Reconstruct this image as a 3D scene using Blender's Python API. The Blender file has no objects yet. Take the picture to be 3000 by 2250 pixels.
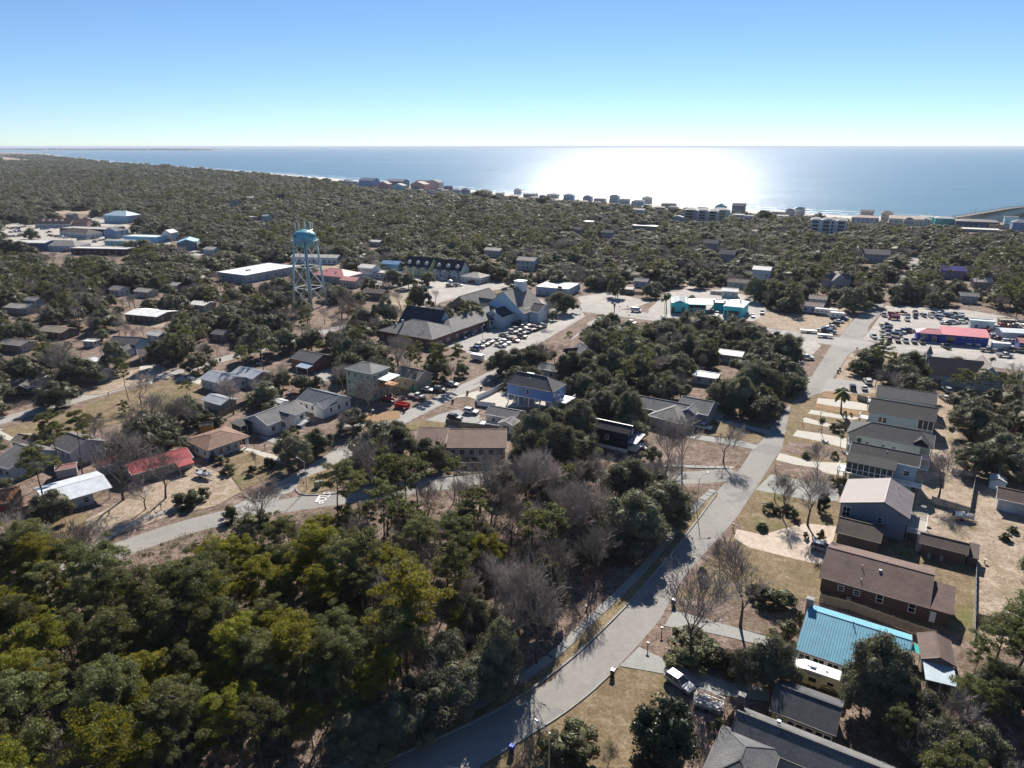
import bpy, math, random
import numpy as np
from mathutils import Vector, Matrix

R = math.radians
SC = bpy.context.scene
COL = SC.collection

# ------------------------------------------------------------------ camera
CAM_H = 80.0
PITCH = math.atan((1125 - 428) / 2080.0)
cam_d = bpy.data.cameras.new("camera")
cam_d.sensor_fit = 'HORIZONTAL'
cam_d.sensor_width = 36.0
cam_d.lens = 36.0 * 2080.0 / 3000.0
cam_d.clip_start = 1.0
cam_d.clip_end = 90000.0
cam = bpy.data.objects.new("camera", cam_d)
cam.location = (0, 0, CAM_H)
cam.rotation_euler = (R(90) - PITCH, 0, 0)
COL.objects.link(cam)
SC.camera = cam

# ------------------------------------------------------------------ sky and sun
SUN_AZ, SUN_EL = 10.3, 34.0
world = bpy.data.worlds.new("World")
SC.world = world
world.use_nodes = True
wn = world.node_tree
wn.nodes.clear()
sky = wn.nodes.new('ShaderNodeTexSky')
sky.sky_type = 'NISHITA'
sky.sun_disc = False
sky.sun_elevation = R(SUN_EL)
sky.sun_rotation = R(SUN_AZ)
sky.altitude = 80.0
sky.air_density = 0.72
sky.dust_density = 0.0
sky.ozone_density = 4.8
bg = wn.nodes.new('ShaderNodeBackground')
bg.inputs['Strength'].default_value = 0.058
wo = wn.nodes.new('ShaderNodeOutputWorld')
cool = wn.nodes.new('ShaderNodeMix'); cool.data_type = 'RGBA'; cool.blend_type = 'MULTIPLY'; cool.inputs[0].default_value = 1.0
cool.inputs[7].default_value = (.94, .985, 1.02, 1)
wn.links.new(sky.outputs[0], cool.inputs[6]); wn.links.new(cool.outputs[2], bg.inputs['Color'])
wn.links.new(bg.outputs[0], wo.inputs['Surface'])
sun_d = bpy.data.lights.new("sun", 'SUN')
sun_d.energy = 4.8
sun_d.angle = R(0.5)
sun_d.color = (1.0, 0.93, 0.84)
sun = bpy.data.objects.new("sun", sun_d)
sv = Vector((math.sin(R(SUN_AZ)) * math.cos(R(SUN_EL)), math.cos(R(SUN_AZ)) * math.cos(R(SUN_EL)), math.sin(R(SUN_EL))))
sun.rotation_euler = sv.to_track_quat('Z', 'Y').to_euler()
sun.location = (0, 0, 300)
COL.objects.link(sun)
vs = SC.view_settings
vs.view_transform = 'Standard'
vs.look = 'None'
vs.gamma = 1.0
vs.use_curve_mapping = False
vs.exposure = 0.95
SC.cycles.max_bounces = 5
SC.cycles.diffuse_bounces = 2
SC.cycles.glossy_bounces = 2
SC.cycles.transmission_bounces = 3
SC.cycles.transparent_max_bounces = 4
SC.cycles.sample_clamp_indirect = 4.0
SC.cycles.use_denoising = True

# ------------------------------------------------------------------ measuring: photograph -> ground plan
# each survey tile: origin and magnification; at() gives the plan position (metres) of a point z metres above the ground
TILE = dict(a=(0,400,2.212),b=(1000,400,2.212),c=(2000,400,2.212),d=(0,900,2.212),e=(1000,900,2.212),f=(2000,900,2.212),
 g=(0,1500,2.212),h=(1000,1500,2.212),i=(2000,1500,2.212),j=(0,560,4.424),k=(500,560,4.424),l=(1000,700,4.424),
 m=(1500,780,4.424),n=(1900,780,4.424),o=(2500,850,4.424),p=(1000,500,3.687),q=(1600,520,3.16),r=(2300,560,3.16),s=(0,0,1.0))
FPX = 2080.0
SP, CP = math.sin(PITCH), math.cos(PITCH)

def ground(u, v, z=0.0):
    x = (u - 1500) / FPX; y = (v - 1125) / FPX
    d = SP + y * CP; f = CP - y * SP
    return ((CAM_H - z) * x / d, (CAM_H - z) * f / d)

def at(t, x, y, z=0.0):
    a = TILE[t]
    return ground(a[0] + x / a[2], a[1] + y / a[2], z)

def proj(X, Y, Z):
    """plan -> photograph pixels (numpy friendly)"""
    h = CAM_H - Z
    dep = Y * CP + h * SP
    v = (h * CP - Y * SP) / dep
    return 1500 + FPX * X / dep, 1125 + FPX * v

GAZ = 122.0        # bearing of the cross streets, clockwise from straight ahead

# ------------------------------------------------------------------ materials
MATS = {}
def _nt(name):
    m = bpy.data.materials.new(name); m.use_nodes = True
    nt = m.node_tree; nt.nodes.clear()
    o = nt.nodes.new('ShaderNodeOutputMaterial')
    b = nt.nodes.new('ShaderNodeBsdfPrincipled')
    nt.links.new(b.outputs[0], o.inputs['Surface'])
    return m, nt, b, o

def _noise(nt, scale, detail=3, vec=None, rough=0.6):
    n = nt.nodes.new('ShaderNodeTexNoise'); n.inputs['Scale'].default_value = scale
    n.inputs['Detail'].default_value = detail; n.inputs['Roughness'].default_value = rough
    if vec: nt.links.new(vec, n.inputs['Vector'])
    return n

def _ramp(nt, fac, stops):
    r = nt.nodes.new('ShaderNodeValToRGB')
    e = r.color_ramp.elements
    while len(e) < len(stops): e.new(0.5)
    for q, (p, c) in zip(e, stops): q.position = p; q.color = (*c, 1)
    nt.links.new(fac, r.inputs['Fac'])
    return r

def _coord(nt, kind='Object', scale=None):
    t = nt.nodes.new('ShaderNodeTexCoord')
    if kind == 'World':
        g = nt.nodes.new('ShaderNodeNewGeometry'); out = g.outputs['Position']
    else:
        out = t.outputs[kind]
    if scale:
        mp = nt.nodes.new('ShaderNodeMapping'); mp.inputs['Scale'].default_value = scale
        nt.links.new(out, mp.inputs['Vector']); out = mp.outputs[0]
    return out

def _mix(nt, a, b, fac, mode='MIX'):
    m = nt.nodes.new('ShaderNodeMix'); m.data_type = 'RGBA'; m.blend_type = mode
    for sock, v in ((m.inputs[6], a), (m.inputs[7], b), (m.inputs[0], fac)):
        if hasattr(v, 'is_linked') or hasattr(v, 'node'): nt.links.new(v, sock)
        elif isinstance(v, (int, float)): sock.default_value = v
        else: sock.default_value = (*v, 1)
    return m.outputs[2]

def _bump(nt, h, dist, strength=1.0):
    b = nt.nodes.new('ShaderNodeBump'); b.inputs['Distance'].default_value = dist; b.inputs['Strength'].default_value = strength
    nt.links.new(h, b.inputs['Height']); return b.outputs[0]

def paint(col, rough=0.55, metal=0.0, vary=0.12, nm=None):
    key = ('paint', col, rough, metal)
    if key in MATS: return MATS[key]
    m, nt, b, o = _nt(nm or 'painted_surface')
    w = _coord(nt, 'World')
    n = _noise(nt, 0.7, 5, w)
    r = _ramp(nt, n.outputs[0], [(0.3, tuple(c * (1 - vary) for c in col)), (0.7, tuple(min(1, c * (1 + vary * .5)) for c in col))])
    nt.links.new(r.outputs[0], b.inputs['Base Color'])
    b.inputs['Roughness'].default_value = rough; b.inputs['Metallic'].default_value = metal
    MATS[key] = m; return m

def siding(col):
    key = ('siding', col)
    if key in MATS: return MATS[key]
    m, nt, b, o = _nt('clapboard_siding')
    w = _coord(nt, 'Object')
    wv = nt.nodes.new('ShaderNodeTexWave'); wv.wave_type = 'BANDS'; wv.bands_direction = 'Z'; wv.wave_profile = 'SAW'
    wv.inputs['Scale'].default_value = 1.6; nt.links.new(w, wv.inputs['Vector'])
    n = _noise(nt, 0.9, 4, w)
    r = _ramp(nt, n.outputs[0], [(0.3, tuple(c * .86 for c in col)), (0.72, col)])
    nt.links.new(r.outputs[0], b.inputs['Base Color'])
    nt.links.new(_bump(nt, wv.outputs[1], 0.03), b.inputs['Normal'])
    b.inputs['Roughness'].default_value = 0.6
    MATS[key] = m; return m

def shingle(col):
    key = ('shingle', col)
    if key in MATS: return MATS[key]
    m, nt, b, o = _nt('asphalt_shingle')
    w = _coord(nt, 'Object')
    n = _noise(nt, 3.2, 6, w, .75); n2 = _noise(nt, .35, 4, w)
    br = nt.nodes.new('ShaderNodeTexBrick'); br.inputs['Scale'].default_value = 1.0
    br.inputs['Brick Width'].default_value = .9; br.inputs['Row Height'].default_value = .28; br.inputs['Mortar Size'].default_value = .03
    br.inputs['Color1'].default_value = (1, 1, 1, 1); br.inputs['Color2'].default_value = (.8, .8, .8, 1); br.inputs['Mortar'].default_value = (.55, .55, .55, 1)
    nt.links.new(w, br.inputs['Vector'])
    r = _ramp(nt, n.outputs[0], [(0.25, tuple(c * .62 for c in col)), (0.5, col), (0.8, tuple(min(1, c * 1.45) for c in col))])
    r2 = _ramp(nt, n2.outputs[0], [(0.28, (.66, .66, .68)), (0.5, (.95, .95, .95)), (0.72, (1.2, 1.17, 1.1))])
    c1 = _mix(nt, r.outputs[0], br.outputs[0], 1.0, 'MULTIPLY')
    nt.links.new(_mix(nt, c1, r2.outputs[0], 1.0, 'MULTIPLY'), b.inputs['Base Color'])
    nt.links.new(_bump(nt, br.outputs[1], 0.02, .6), b.inputs['Normal'])
    b.inputs['Roughness'].default_value = 0.85
    MATS[key] = m; return m

def sheetmetal(col, rough=0.5):
    key = ('metal', col)
    if key in MATS: return MATS[key]
    m, nt, b, o = _nt('ribbed_sheet_metal'); b.inputs['Specular IOR Level'].default_value = .4
    w = _coord(nt, 'Object'); n = _noise(nt, .6, 5, w)
    r = _ramp(nt, n.outputs[0], [(0.3, tuple(c * .8 for c in col)), (0.7, tuple(min(1, c * 1.1) for c in col))])
    nt.links.new(r.outputs[0], b.inputs['Base Color'])
    rr = nt.nodes.new('ShaderNodeMapRange'); rr.inputs['To Min'].default_value = rough; rr.inputs['To Max'].default_value = rough + .25
    nt.links.new(n.outputs[0], rr.inputs[0]); nt.links.new(rr.outputs[0], b.inputs['Roughness'])
    MATS[key] = m; return m

def brick(col):
    key = ('brick', col)
    if key in MATS: return MATS[key]
    m, nt, b, o = _nt('brickwork')
    w = _coord(nt, 'Object'); n = _noise(nt, 5, 4, w)
    r = _ramp(nt, n.outputs[0], [(0.3, tuple(c * .7 for c in col)), (0.7, tuple(c * 1.2 for c in col))])
    nt.links.new(r.outputs[0], b.inputs['Base Color']); b.inputs['Roughness'].default_value = .85
    MATS[key] = m; return m

def wood(col):
    key = ('wood', col)
    if key in MATS: return MATS[key]
    m, nt, b, o = _nt('weathered_wood')
    w = _coord(nt, 'Object', (6, 6, .6)); n = _noise(nt, 1.5, 5, w)
    r = _ramp(nt, n.outputs[0], [(0.25, tuple(c * .6 for c in col)), (0.75, tuple(c * 1.25 for c in col))])
    nt.links.new(r.outputs[0], b.inputs['Base Color']); b.inputs['Roughness'].default_value = .8
    MATS[key] = m; return m

def carpaint(col):
    key = ('car', col)
    if key in MATS: return MATS[key]
    m, nt, b, o = _nt('car_paint')
    b.inputs['Base Color'].default_value = (*col, 1); b.inputs['Roughness'].default_value = .28
    b.inputs['Coat Weight'].default_value = .5; b.inputs['Coat Roughness'].default_value = .08
    b.inputs['Metallic'].default_value = .15
    MATS[key] = m; return m

def glass():
    if 'glass' in MATS: return MATS['glass']
    m, nt, b, o = _nt('dark_window_glass')
    b.inputs['Base Color'].default_value = (.015, .02, .028, 1); b.inputs['Roughness'].default_value = .08
    b.inputs['Specular IOR Level'].default_value = .7
    MATS['glass'] = m; return m

def groundmat(name, stops, s1=.35, s2=3.5, rough=.95, patch=None, bumpd=.05):
    """two-scale ground cover: stops for the fine mottling, patch = (colour, scale, lo, hi) a second cover laid over it"""
    if name in MATS: return MATS[name]
    m, nt, b, o = _nt(name)
    w = _coord(nt, 'World')
    n1 = _noise(nt, s1, 6, w, .65); n2 = _noise(nt, s2, 4, w, .8)
    a = nt.nodes.new('ShaderNodeMath'); a.operation = 'MULTIPLY_ADD'; a.inputs[1].default_value = .45
    nt.links.new(n2.outputs[0], a.inputs[0])
    n4 = _noise(nt, (s1 * s2) ** .5, 3, w, .7); av = nt.nodes.new('ShaderNodeMath'); av.operation = 'ADD'
    nt.links.new(n1.outputs[0], av.inputs[0]); nt.links.new(n4.outputs[0], av.inputs[1])
    h = nt.nodes.new('ShaderNodeMath'); h.operation = 'MULTIPLY'; h.inputs[1].default_value = .275
    nt.links.new(av.outputs[0], h.inputs[0]); nt.links.new(h.outputs[0], a.inputs[2])
    stops = [(.5 + (p_ - .5) * .42, c_) for p_, c_ in stops]
    r = _ramp(nt, a.outputs[0], stops)
    c = r.outputs[0]
    for pc in (patch or []):
        col, sc, lo, hi = pc
        n3 = _noise(nt, sc, 5, w, .7)
        mr = nt.nodes.new('ShaderNodeMapRange'); mr.inputs[1].default_value = lo; mr.inputs[2].default_value = hi
        nt.links.new(n3.outputs[0], mr.inputs[0])
        c = _mix(nt, c, _mix(nt, col, r.outputs[0], .25), mr.outputs[0])
    nt.links.new(c, b.inputs['Base Color'])
    nt.links.new(_bump(nt, n2.outputs[0], bumpd), b.inputs['Normal'])
    b.inputs['Roughness'].default_value = rough
    b.inputs['Specular IOR Level'].default_value = .2
    MATS[name] = m; return m

def foliage(name, lo, hi, trans=.3, rough=.45, tint=None):
    m, nt, b, o = _nt(name)
    oi = nt.nodes.new('ShaderNodeObjectInfo')
    w = _coord(nt, 'World'); n = _noise(nt, .9, 3, w); n2 = _noise(nt, 6.0, 1, w)
    ad = nt.nodes.new('ShaderNodeMath'); ad.operation = 'MULTIPLY_ADD'; ad.inputs[1].default_value = .5
    nt.links.new(n2.outputs[0], ad.inputs[0]); nt.links.new(n.outputs[0], ad.inputs[2])
    r = _ramp(nt, ad.outputs[0], [(.45, lo), (.95, hi)])
    hs = nt.nodes.new('ShaderNodeHueSaturation')
    mh = nt.nodes.new('ShaderNodeMapRange'); mh.inputs['To Min'].default_value = .478; mh.inputs['To Max'].default_value = .53
    mv = nt.nodes.new('ShaderNodeMapRange'); mv.inputs['To Min'].default_value = .55; mv.inputs['To Max'].default_value = 1.4
    ms = nt.nodes.new('ShaderNodeMath'); ms.operation = 'FRACT'
    mm = nt.nodes.new('ShaderNodeMath'); mm.operation = 'MULTIPLY'; mm.inputs[1].default_value = 17.3
    nt.links.new(oi.outputs['Random'], mh.inputs[0]); nt.links.new(oi.outputs['Random'], mm.inputs[0])
    nt.links.new(mm.outputs[0], ms.inputs[0]); nt.links.new(ms.outputs[0], mv.inputs[0])
    nt.links.new(mh.outputs[0], hs.inputs['Hue']); nt.links.new(mv.outputs[0], hs.inputs['Value'])
    nt.links.new(r.outputs[0], hs.inputs['Color'])
    nt.links.new(hs.outputs[0], b.inputs['Base Color'])
    b.inputs['Roughness'].default_value = rough
    b.inputs['Specular IOR Level'].default_value = .18
    t = nt.nodes.new('ShaderNodeBsdfTranslucent')
    g = _mix(nt, hs.outputs[0], tint or (.5, .6, .1), .35)
    nt.links.new(g, t.inputs['Color'])
    mx = nt.nodes.new('ShaderNodeMixShader'); mx.inputs[0].default_value = trans
    nt.links.new(b.outputs[0], mx.inputs[1]); nt.links.new(t.outputs[0], mx.inputs[2])
    nt.links.new(mx.outputs[0], o.inputs['Surface'])
    return m

M_OAK = foliage('live_oak_leaf', (.045, .049, .031), (.17, .168, .11), .22, .6, (.45, .45, .2))
M_PINE = foliage('pine_needle', (.038, .046, .02), (.14, .15, .058), .26, .6, (.5, .5, .12))
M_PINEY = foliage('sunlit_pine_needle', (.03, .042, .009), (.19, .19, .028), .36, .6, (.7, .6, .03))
M_SHRUB = foliage('shrub_leaf', (.035, .040, .020), (.14, .135, .06), .15, .55, (.45, .45, .15))
M_MAG = foliage('magnolia_leaf', (.012, .018, .011), (.04, .05, .03), .03, .33)
M_PALM = foliage('palm_frond', (.05, .065, .03), (.15, .17, .08), .25, .4)
M_BARK = wood((.085, .07, .058))
M_TWIG = foliage('bare_twig', (.13, .112, .10), (.36, .32, .295), .0, .8)
M_RTWIG = foliage('reddish_twig', (.17, .085, .06), (.28, .15, .11), .0, .8)
M_GLASS = glass()
WHITE = (.78, .78, .76)
M_WHITE = paint(WHITE)
M_TRIM = paint((.72, .73, .72), .5, nm='white_trim')
M_DARK = paint((.03, .03, .032), .6)
M_TYRE = paint((.02, .02, .02), .85)
M_RIM = paint((.35, .36, .37), .3, .7)
M_LAMP = paint((.75, .75, .7), .1)
M_RED = paint((.35, .02, .02), .3)
M_GALV = paint((.42, .44, .46), .4, .5)
M_ASPHALT = groundmat('asphalt', [(.2, (.20, .19, .178)), (.5, (.262, .25, .232)), (.8, (.315, .30, .275))], .12, 9, .9, [((.34, .325, .295), .05, .5, .75), ((.19, .19, .19), .9, .64, .68), ((.20, .195, .19), .035, .55, .58)], .008)
M_ASPHALT2 = groundmat('worn_asphalt', [(.2, (.21, .205, .2)), (.5, (.30, .29, .275)), (.8, (.38, .365, .34))], .15, 5, .9, [((.36, .34, .30), .07, .45, .7)], .01)
M_CONC = groundmat('concrete', [(.3, (.40, .375, .33)), (.55, (.47, .445, .39)), (.8, (.52, .49, .44))], .4, 8, .9, [((.34, .32, .28), .5, .6, .75)], .006)
M_WALK = groundmat('old_concrete', [(.3, (.25, .255, .24)), (.55, (.31, .31, .29)), (.8, (.36, .355, .33))], .5, 8, .9, None, .006)
M_CREAM = groundmat('tan_concrete', [(.3, (.38, .30, .235)), (.55, (.50, .42, .34)), (.8, (.58, .50, .42))], .35, 3, .85, [((.36, .27, .20), .25, .52, .66)], .006)
M_LITTER = groundmat('leaf_litter', [(.2, (.05, .036, .028)), (.42, (.14, .098, .076)), (.58, (.24, .18, .145)), (.8, (.38, .31, .27))], .3, 2.2, 1, [((.10, .085, .045), .06, .5, .7)], .12)
M_GRASS = groundmat('dry_grass', [(.2, (.085, .066, .035)), (.5, (.185, .138, .08)), (.8, (.33, .265, .18))], .22, 1.9, 1, [((.11, .12, .035), .09, .52, .68), ((.16, .11, .07), .16, .55, .7)], .05)
M_SAND = groundmat('sandy_yard', [(.25, (.17, .13, .09)), (.5, (.31, .245, .18)), (.75, (.46, .39, .32))], .25, 2.0, 1, [((.19, .15, .075), .12, .52, .68)], .04)
M_GRAVEL = groundmat('gravel', [(.25, (.24, .22, .20)), (.5, (.36, .34, .31)), (.75, (.50, .48, .44))], .25, 6, 1, [((.46, .43, .38), .08, .5, .62)], .03)
M_STRAW = groundmat('pine_straw', [(.2, (.17, .105, .055)), (.5, (.27, .175, .095)), (.8, (.36, .25, .15))], .3, 4, 1, None, .06)
M_BEACH = groundmat('beach_sand', [(.2, (.44, .41, .36)), (.5, (.52, .49, .43)), (.8, (.6, .57, .52))], .01, .2, 1, None, .05)
M_DUNE = groundmat('dune_scrub', [(.3, (.10, .10, .06)), (.5, (.17, .15, .10)), (.68, (.36, .31, .24)), (.85, (.5, .45, .37))], .02, .15, 1, None, .3)
M_YELLOWGREEN = groundmat('green_moss_strip', [(.2, (.10, .095, .035)), (.5, (.22, .17, .10)), (.8, (.34, .25, .16))], .25, 3, 1, None, .05)

# ------------------------------------------------------------------ object helpers
def link(o):
    COL.objects.link(o); return o

def empty(name, loc, rz=0.0):
    o = bpy.data.objects.new(name, None); o.location = loc; o.rotation_euler = (0, 0, rz)
    o.empty_display_size = .5
    return link(o)

USED_LABELS = {}
def tag(o, label=None, cat=None, group=None, kind=None):
    if label: o['label'] = label
    if cat: o['category'] = cat
    if group: o['group'] = group
    if kind: o['kind'] = kind
    return o

class MB:
    """collects faces, builds one mesh"""
    def __init__(s): s.v = []; s.f = []
    def add(s, vs, fs):
        n = len(s.v); s.v += [tuple(p) for p in vs]; s.f += [tuple(i + n for i in f) for f in fs]; return s
    def box(s, x0, x1, y0, y1, z0, z1):
        return s.add([(x0,y0,z0),(x1,y0,z0),(x1,y1,z0),(x0,y1,z0),(x0,y0,z1),(x1,y0,z1),(x1,y1,z1),(x0,y1,z1)],
                     [(3,2,1,0),(4,5,6,7),(0,1,5,4),(1,2,6,5),(2,3,7,6),(3,0,4,7)])
    def frus(s, b, t, z0, z1):
        """b,t = (x0,x1,y0,y1) bottom and top rectangles"""
        return s.add([(b[0],b[2],z0),(b[1],b[2],z0),(b[1],b[3],z0),(b[0],b[3],z0),(t[0],t[2],z1),(t[1],t[2],z1),(t[1],t[3],z1),(t[0],t[3],z1)],
                     [(3,2,1,0),(4,5,6,7),(0,1,5,4),(1,2,6,5),(2,3,7,6),(3,0,4,7)])
    def beam(s, p, q, w, d=None):
        p, q = Vector(p), Vector(q); ax = (q - p)
        if ax.length < 1e-6: return s
        ax.normalize(); up = Vector((0,0,1)) if abs(ax.z) < .95 else Vector((1,0,0))
        a = ax.cross(up).normalized(); b = a.cross(ax).normalized(); d = d or w
        vs = []
        for c in (p, q):
            for sx, sy in ((-1,-1),(1,-1),(1,1),(-1,1)): vs.append(c + a * sx * w / 2 + b * sy * d / 2)
        return s.add(vs, [(0,1,2,3),(7,6,5,4),(0,4,5,1),(1,5,6,2),(2,6,7,3),(3,7,4,0)])
    def tube(s, p, q, r0, r1=None, n=8, cap=True):
        p, q = Vector(p), Vector(q); r1 = r0 if r1 is None else r1
        ax = (q - p).normalized(); up = Vector((0,0,1)) if abs(ax.z) < .95 else Vector((1,0,0))
        a = ax.cross(up).normalized(); b = a.cross(ax).normalized(); vs = []
        for c, rr in ((p, r0), (q, r1)):
            for k in range(n):
                t = 2 * math.pi * k / n; vs.append(c + a * math.cos(t) * rr + b * math.sin(t) * rr)
        fs = [(k, (k+1) % n, n + (k+1) % n, n + k) for k in range(n)]
        if cap: fs += [tuple(range(n))[::-1], tuple(range(n, 2*n))]
        return s.add(vs, fs)
    def lathe(s, prof, n=24, c=(0,0)):
        vs = []; fs = []
        for r_, z in prof:
            for k in range(n):
                t = 2 * math.pi * k / n; vs.append((c[0] + r_ * math.cos(t), c[1] + r_ * math.sin(t), z))
        for i in range(len(prof) - 1):
            for k in range(n): fs.append((i*n + k, i*n + (k+1) % n, (i+1)*n + (k+1) % n, (i+1)*n + k))
        return s.add(vs, fs)
    def prism(s, pts, z0, z1):
        n = len(pts)
        return s.add([(x, y, z0) for x, y in pts] + [(x, y, z1) for x, y in pts],
                     [tuple(range(n))[::-1], tuple(range(n, 2*n))] + [(k, (k+1) % n, n + (k+1) % n, n + k) for k in range(n)])
    def mesh(s, name):
        m = bpy.data.meshes.new(name); m.from_pydata(s.v, [], s.f); m.update(); return m
    def build(s, name, mat, parent=None, smooth=False, loc=None, rz=None):
        m = s.mesh(name); m.materials.append(mat)
        if smooth: m.shade_smooth()
        return put(name, m, parent, loc, rz)

def put(name, mesh, parent=None, loc=None, rz=None):
    o = bpy.data.objects.new(name, mesh)
    if parent: o.parent = parent
    if loc is not None: o.location = loc
    if rz is not None: o.rotation_euler = (0, 0, rz)
    return link(o)

def np_mesh(name, V, F, mat, smooth=False):
    V = np.asarray(V, dtype=np.float32); F = np.asarray(F, dtype=np.int32)
    m = bpy.data.meshes.new(name)
    k = F.shape[1]
    m.vertices.add(len(V)); m.vertices.foreach_set('co', V.ravel())
    m.loops.add(F.size); m.loops.foreach_set('vertex_index', F.ravel())
    m.polygons.add(len(F)); m.polygons.foreach_set('loop_start', np.arange(len(F), dtype=np.int32) * k)
    m.polygons.foreach_set('loop_total', np.full(len(F), k, dtype=np.int32))
    m.materials.append(mat)
    m.update(calc_edges=True); m.validate()
    return m

LEVEL = [0.01]
def sheet(name, pts, mat, z=None, kind='structure', **kw):
    """flat ground sheet from plan points"""
    if z is None:
        LEVEL[0] += 0.0012; z = LEVEL[0]
    from mathutils.geometry import tessellate_polygon
    vs = [Vector((x, y, 0)) for x, y in pts]
    tris = tessellate_polygon([vs])
    me = bpy.data.meshes.new(name)
    fs = []
    for t in tris:
        a, b, c = (vs[i] for i in t)
        n = (b - a).cross(c - a)
        fs.append(tuple(t) if n.z > 0 else tuple(t)[::-1])
    me.from_pydata([(p.x, p.y, z) for p in vs], [], fs); me.materials.append(mat); me.update()
    o = put(name, me); tag(o, kind=kind, **kw); return o

GROUND_BLOCK = []      # plan polygons on which no tree is scattered
def area(name, mat, pts, block=True, **kw):
    q = [at(*p) if isinstance(p[0], str) else p for p in pts]
    if block: GROUND_BLOCK.append(q)
    return sheet(name, q, mat, **kw)

def ribbon_pts(cl, w, z=0):
    L = []; Rr = []
    for i, p in enumerate(cl):
        a = cl[max(0, i-1)]; b = cl[min(len(cl)-1, i+1)]
        dx, dy = b[0]-a[0], b[1]-a[1]; l = math.hypot(dx, dy); nx, ny = -dy/l, dx/l
        ww = w[i] if isinstance(w, (list, tuple)) else w
        L.append((p[0]+nx*ww/2, p[1]+ny*ww/2)); Rr.append((p[0]-nx*ww/2, p[1]-ny*ww/2))
    return L + Rr[::-1]

def smooth_line(pts, step=4.0):
    out = []
    P = [pts[0]] + list(pts) + [pts[-1]]
    for i in range(1, len(P)-2):
        p0, p1, p2, p3 = P[i-1], P[i], P[i+1], P[i+2]
        n = max(2, int(math.dist(p1, p2) / step))
        for k in range(n):
            t = k / n
            out.append(tuple(.5*((2*p1[j]) + (-p0[j]+p2[j])*t + (2*p0[j]-5*p1[j]+4*p2[j]-p3[j])*t*t + (-p0[j]+3*p1[j]-3*p2[j]+p3[j])*t**3) for j in (0,1)))
    out.append(tuple(pts[-1])); return out

def road(name, mat, cl, w, block=True, **kw):
    q = [at(*p) if isinstance(p[0], str) else p for p in cl]
    q = smooth_line(q)
    if isinstance(w, (list, tuple)): w = w[0]
    pts = ribbon_pts(q, w)
    if block: GROUND_BLOCK.append(pts)
    return sheet(name, pts, mat, **kw)

# ------------------------------------------------------------------ land, sea, beach
def ang(p, bearing, d):
    return (p[0] + math.sin(R(bearing)) * d, p[1] + math.cos(R(bearing)) * d)

COAST = [(4200,-1500),(2200,-230),(1500,205),(900,585),(700,700),(542,772),(479,863-30),(417,893),(316,962),(209,1075),(110,1180),(25,1275),(-60,1385),(-160,1500),(-330,1730),(-535,2030),(-1002,2620),(-1830,3600),(-3500,5850),(-5600,8700),(-9000,12000),(-14000,15200)]
COAST = smooth_line(COAST, 60)
def offset(line, d):
    out = []
    for i, p in enumerate(line):
        a = line[max(0, i-1)]; b = line[min(len(line)-1, i+1)]
        dx, dy = b[0]-a[0], b[1]-a[1]; l = math.hypot(dx, dy); out.append((p[0]-dy/l*d, p[1]+dx/l*d))
    return out      # positive d = to the left of travel (inland, as the line runs from the right to the far left)

def strip(name, A, B, za, zb, mat, **kw):
    m = bpy.data.meshes.new(name); n = len(A)
    m.from_pydata([(x, y, za) for x, y in A] + [(x, y, zb) for x, y in B], [], [(i, i+1, n+i+1, n+i) for i in range(n-1)])
    m.materials.append(mat); m.update()
    o = put(name, m); tag(o, kind='structure', **kw); return o

inland = offset(COAST, 46)
dune = offset(COAST, 78)
LAND = dune + [(-40000, 15200), (-40000, -9000), (4200, -9000)]
sheet('ground', LAND, M_LITTER, z=0.0)
strip('beach', offset(COAST, -6), inland, -1.62, -0.2, M_BEACH)
strip('dune_strip', inland, dune, -0.2, 0.0, M_DUNE)

m_sea, nt, b, o = _nt('sea_water')
w = _coord(nt, 'World', (1.0, 1.7, 1.0))
n1 = _noise(nt, .07, 4, w, .6); n2 = _noise(nt, .45, 3, w, .6); n3 = _noise(nt, .004, 4, w, .6)
am = nt.nodes.new('ShaderNodeMath'); am.operation = 'MULTIPLY_ADD'; am.inputs[1].default_value = .22
nt.links.new(n2.outputs[0], am.inputs[0]); nt.links.new(n1.outputs[0], am.inputs[2])
nt.links.new(_bump(nt, am.outputs[0], 2.4, .8), b.inputs['Normal'])
r = _ramp(nt, n3.outputs[0], [(.35, (.028, .085, .12)), (.65, (.045, .125, .16))])
nt.links.new(r.outputs[0], b.inputs['Base Color'])
mr = nt.nodes.new('ShaderNodeMapRange'); mr.inputs['To Min'].default_value = .18; mr.inputs['To Max'].default_value = .26
nt.links.new(n3.outputs[0], mr.inputs[0]); nt.links.new(mr.outputs[0], b.inputs['Roughness'])
b.inputs['IOR'].default_value = 1.33
SEA = [(4300,-1600)] + [(x, y) for x, y in offset(COAST, 30)] + [(-40000, 15300), (-40000, 70000), (60000, 70000), (60000, -1600)]
sheet('sea_water', SEA, m_sea, z=-1.5)

# surf: two broken lines of foam along the water's edge
M_FOAM = paint((.8, .82, .82), .7)
rs = random.Random(5)
def foam(d0, wid, seed):
    rs = random.Random(seed); line = offset(COAST, d0); A = []; B = []
    for i, p in enumerate(line):
        if i == len(line)-1: break
        q = line[i+1]
        for k in range(6):
            t = k / 6; x = p[0]+(q[0]-p[0])*t; y = p[1]+(q[1]-p[1])*t
            A.append((x, y)); B.append(wid * max(.08, .6 + .7*math.sin(len(A)*.37+seed) * rs.random() + .3*rs.uniform(-1, 1)))
    O1 = [(x + rs.uniform(-1,1), y + rs.uniform(-1,1)) for x, y in A]; off = offset(A, 1)
    O2 = [(x + (ox-x)*b_, y + (oy-y)*b_) for (x, y), (ox, oy), b_ in zip(A, off, B)]
    strip('surf', O1, O2, -1.47, -1.47, M_FOAM)
foam(-14, 9, 1); foam(-38, 5, 2); foam(-70, 3, 3)
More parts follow.
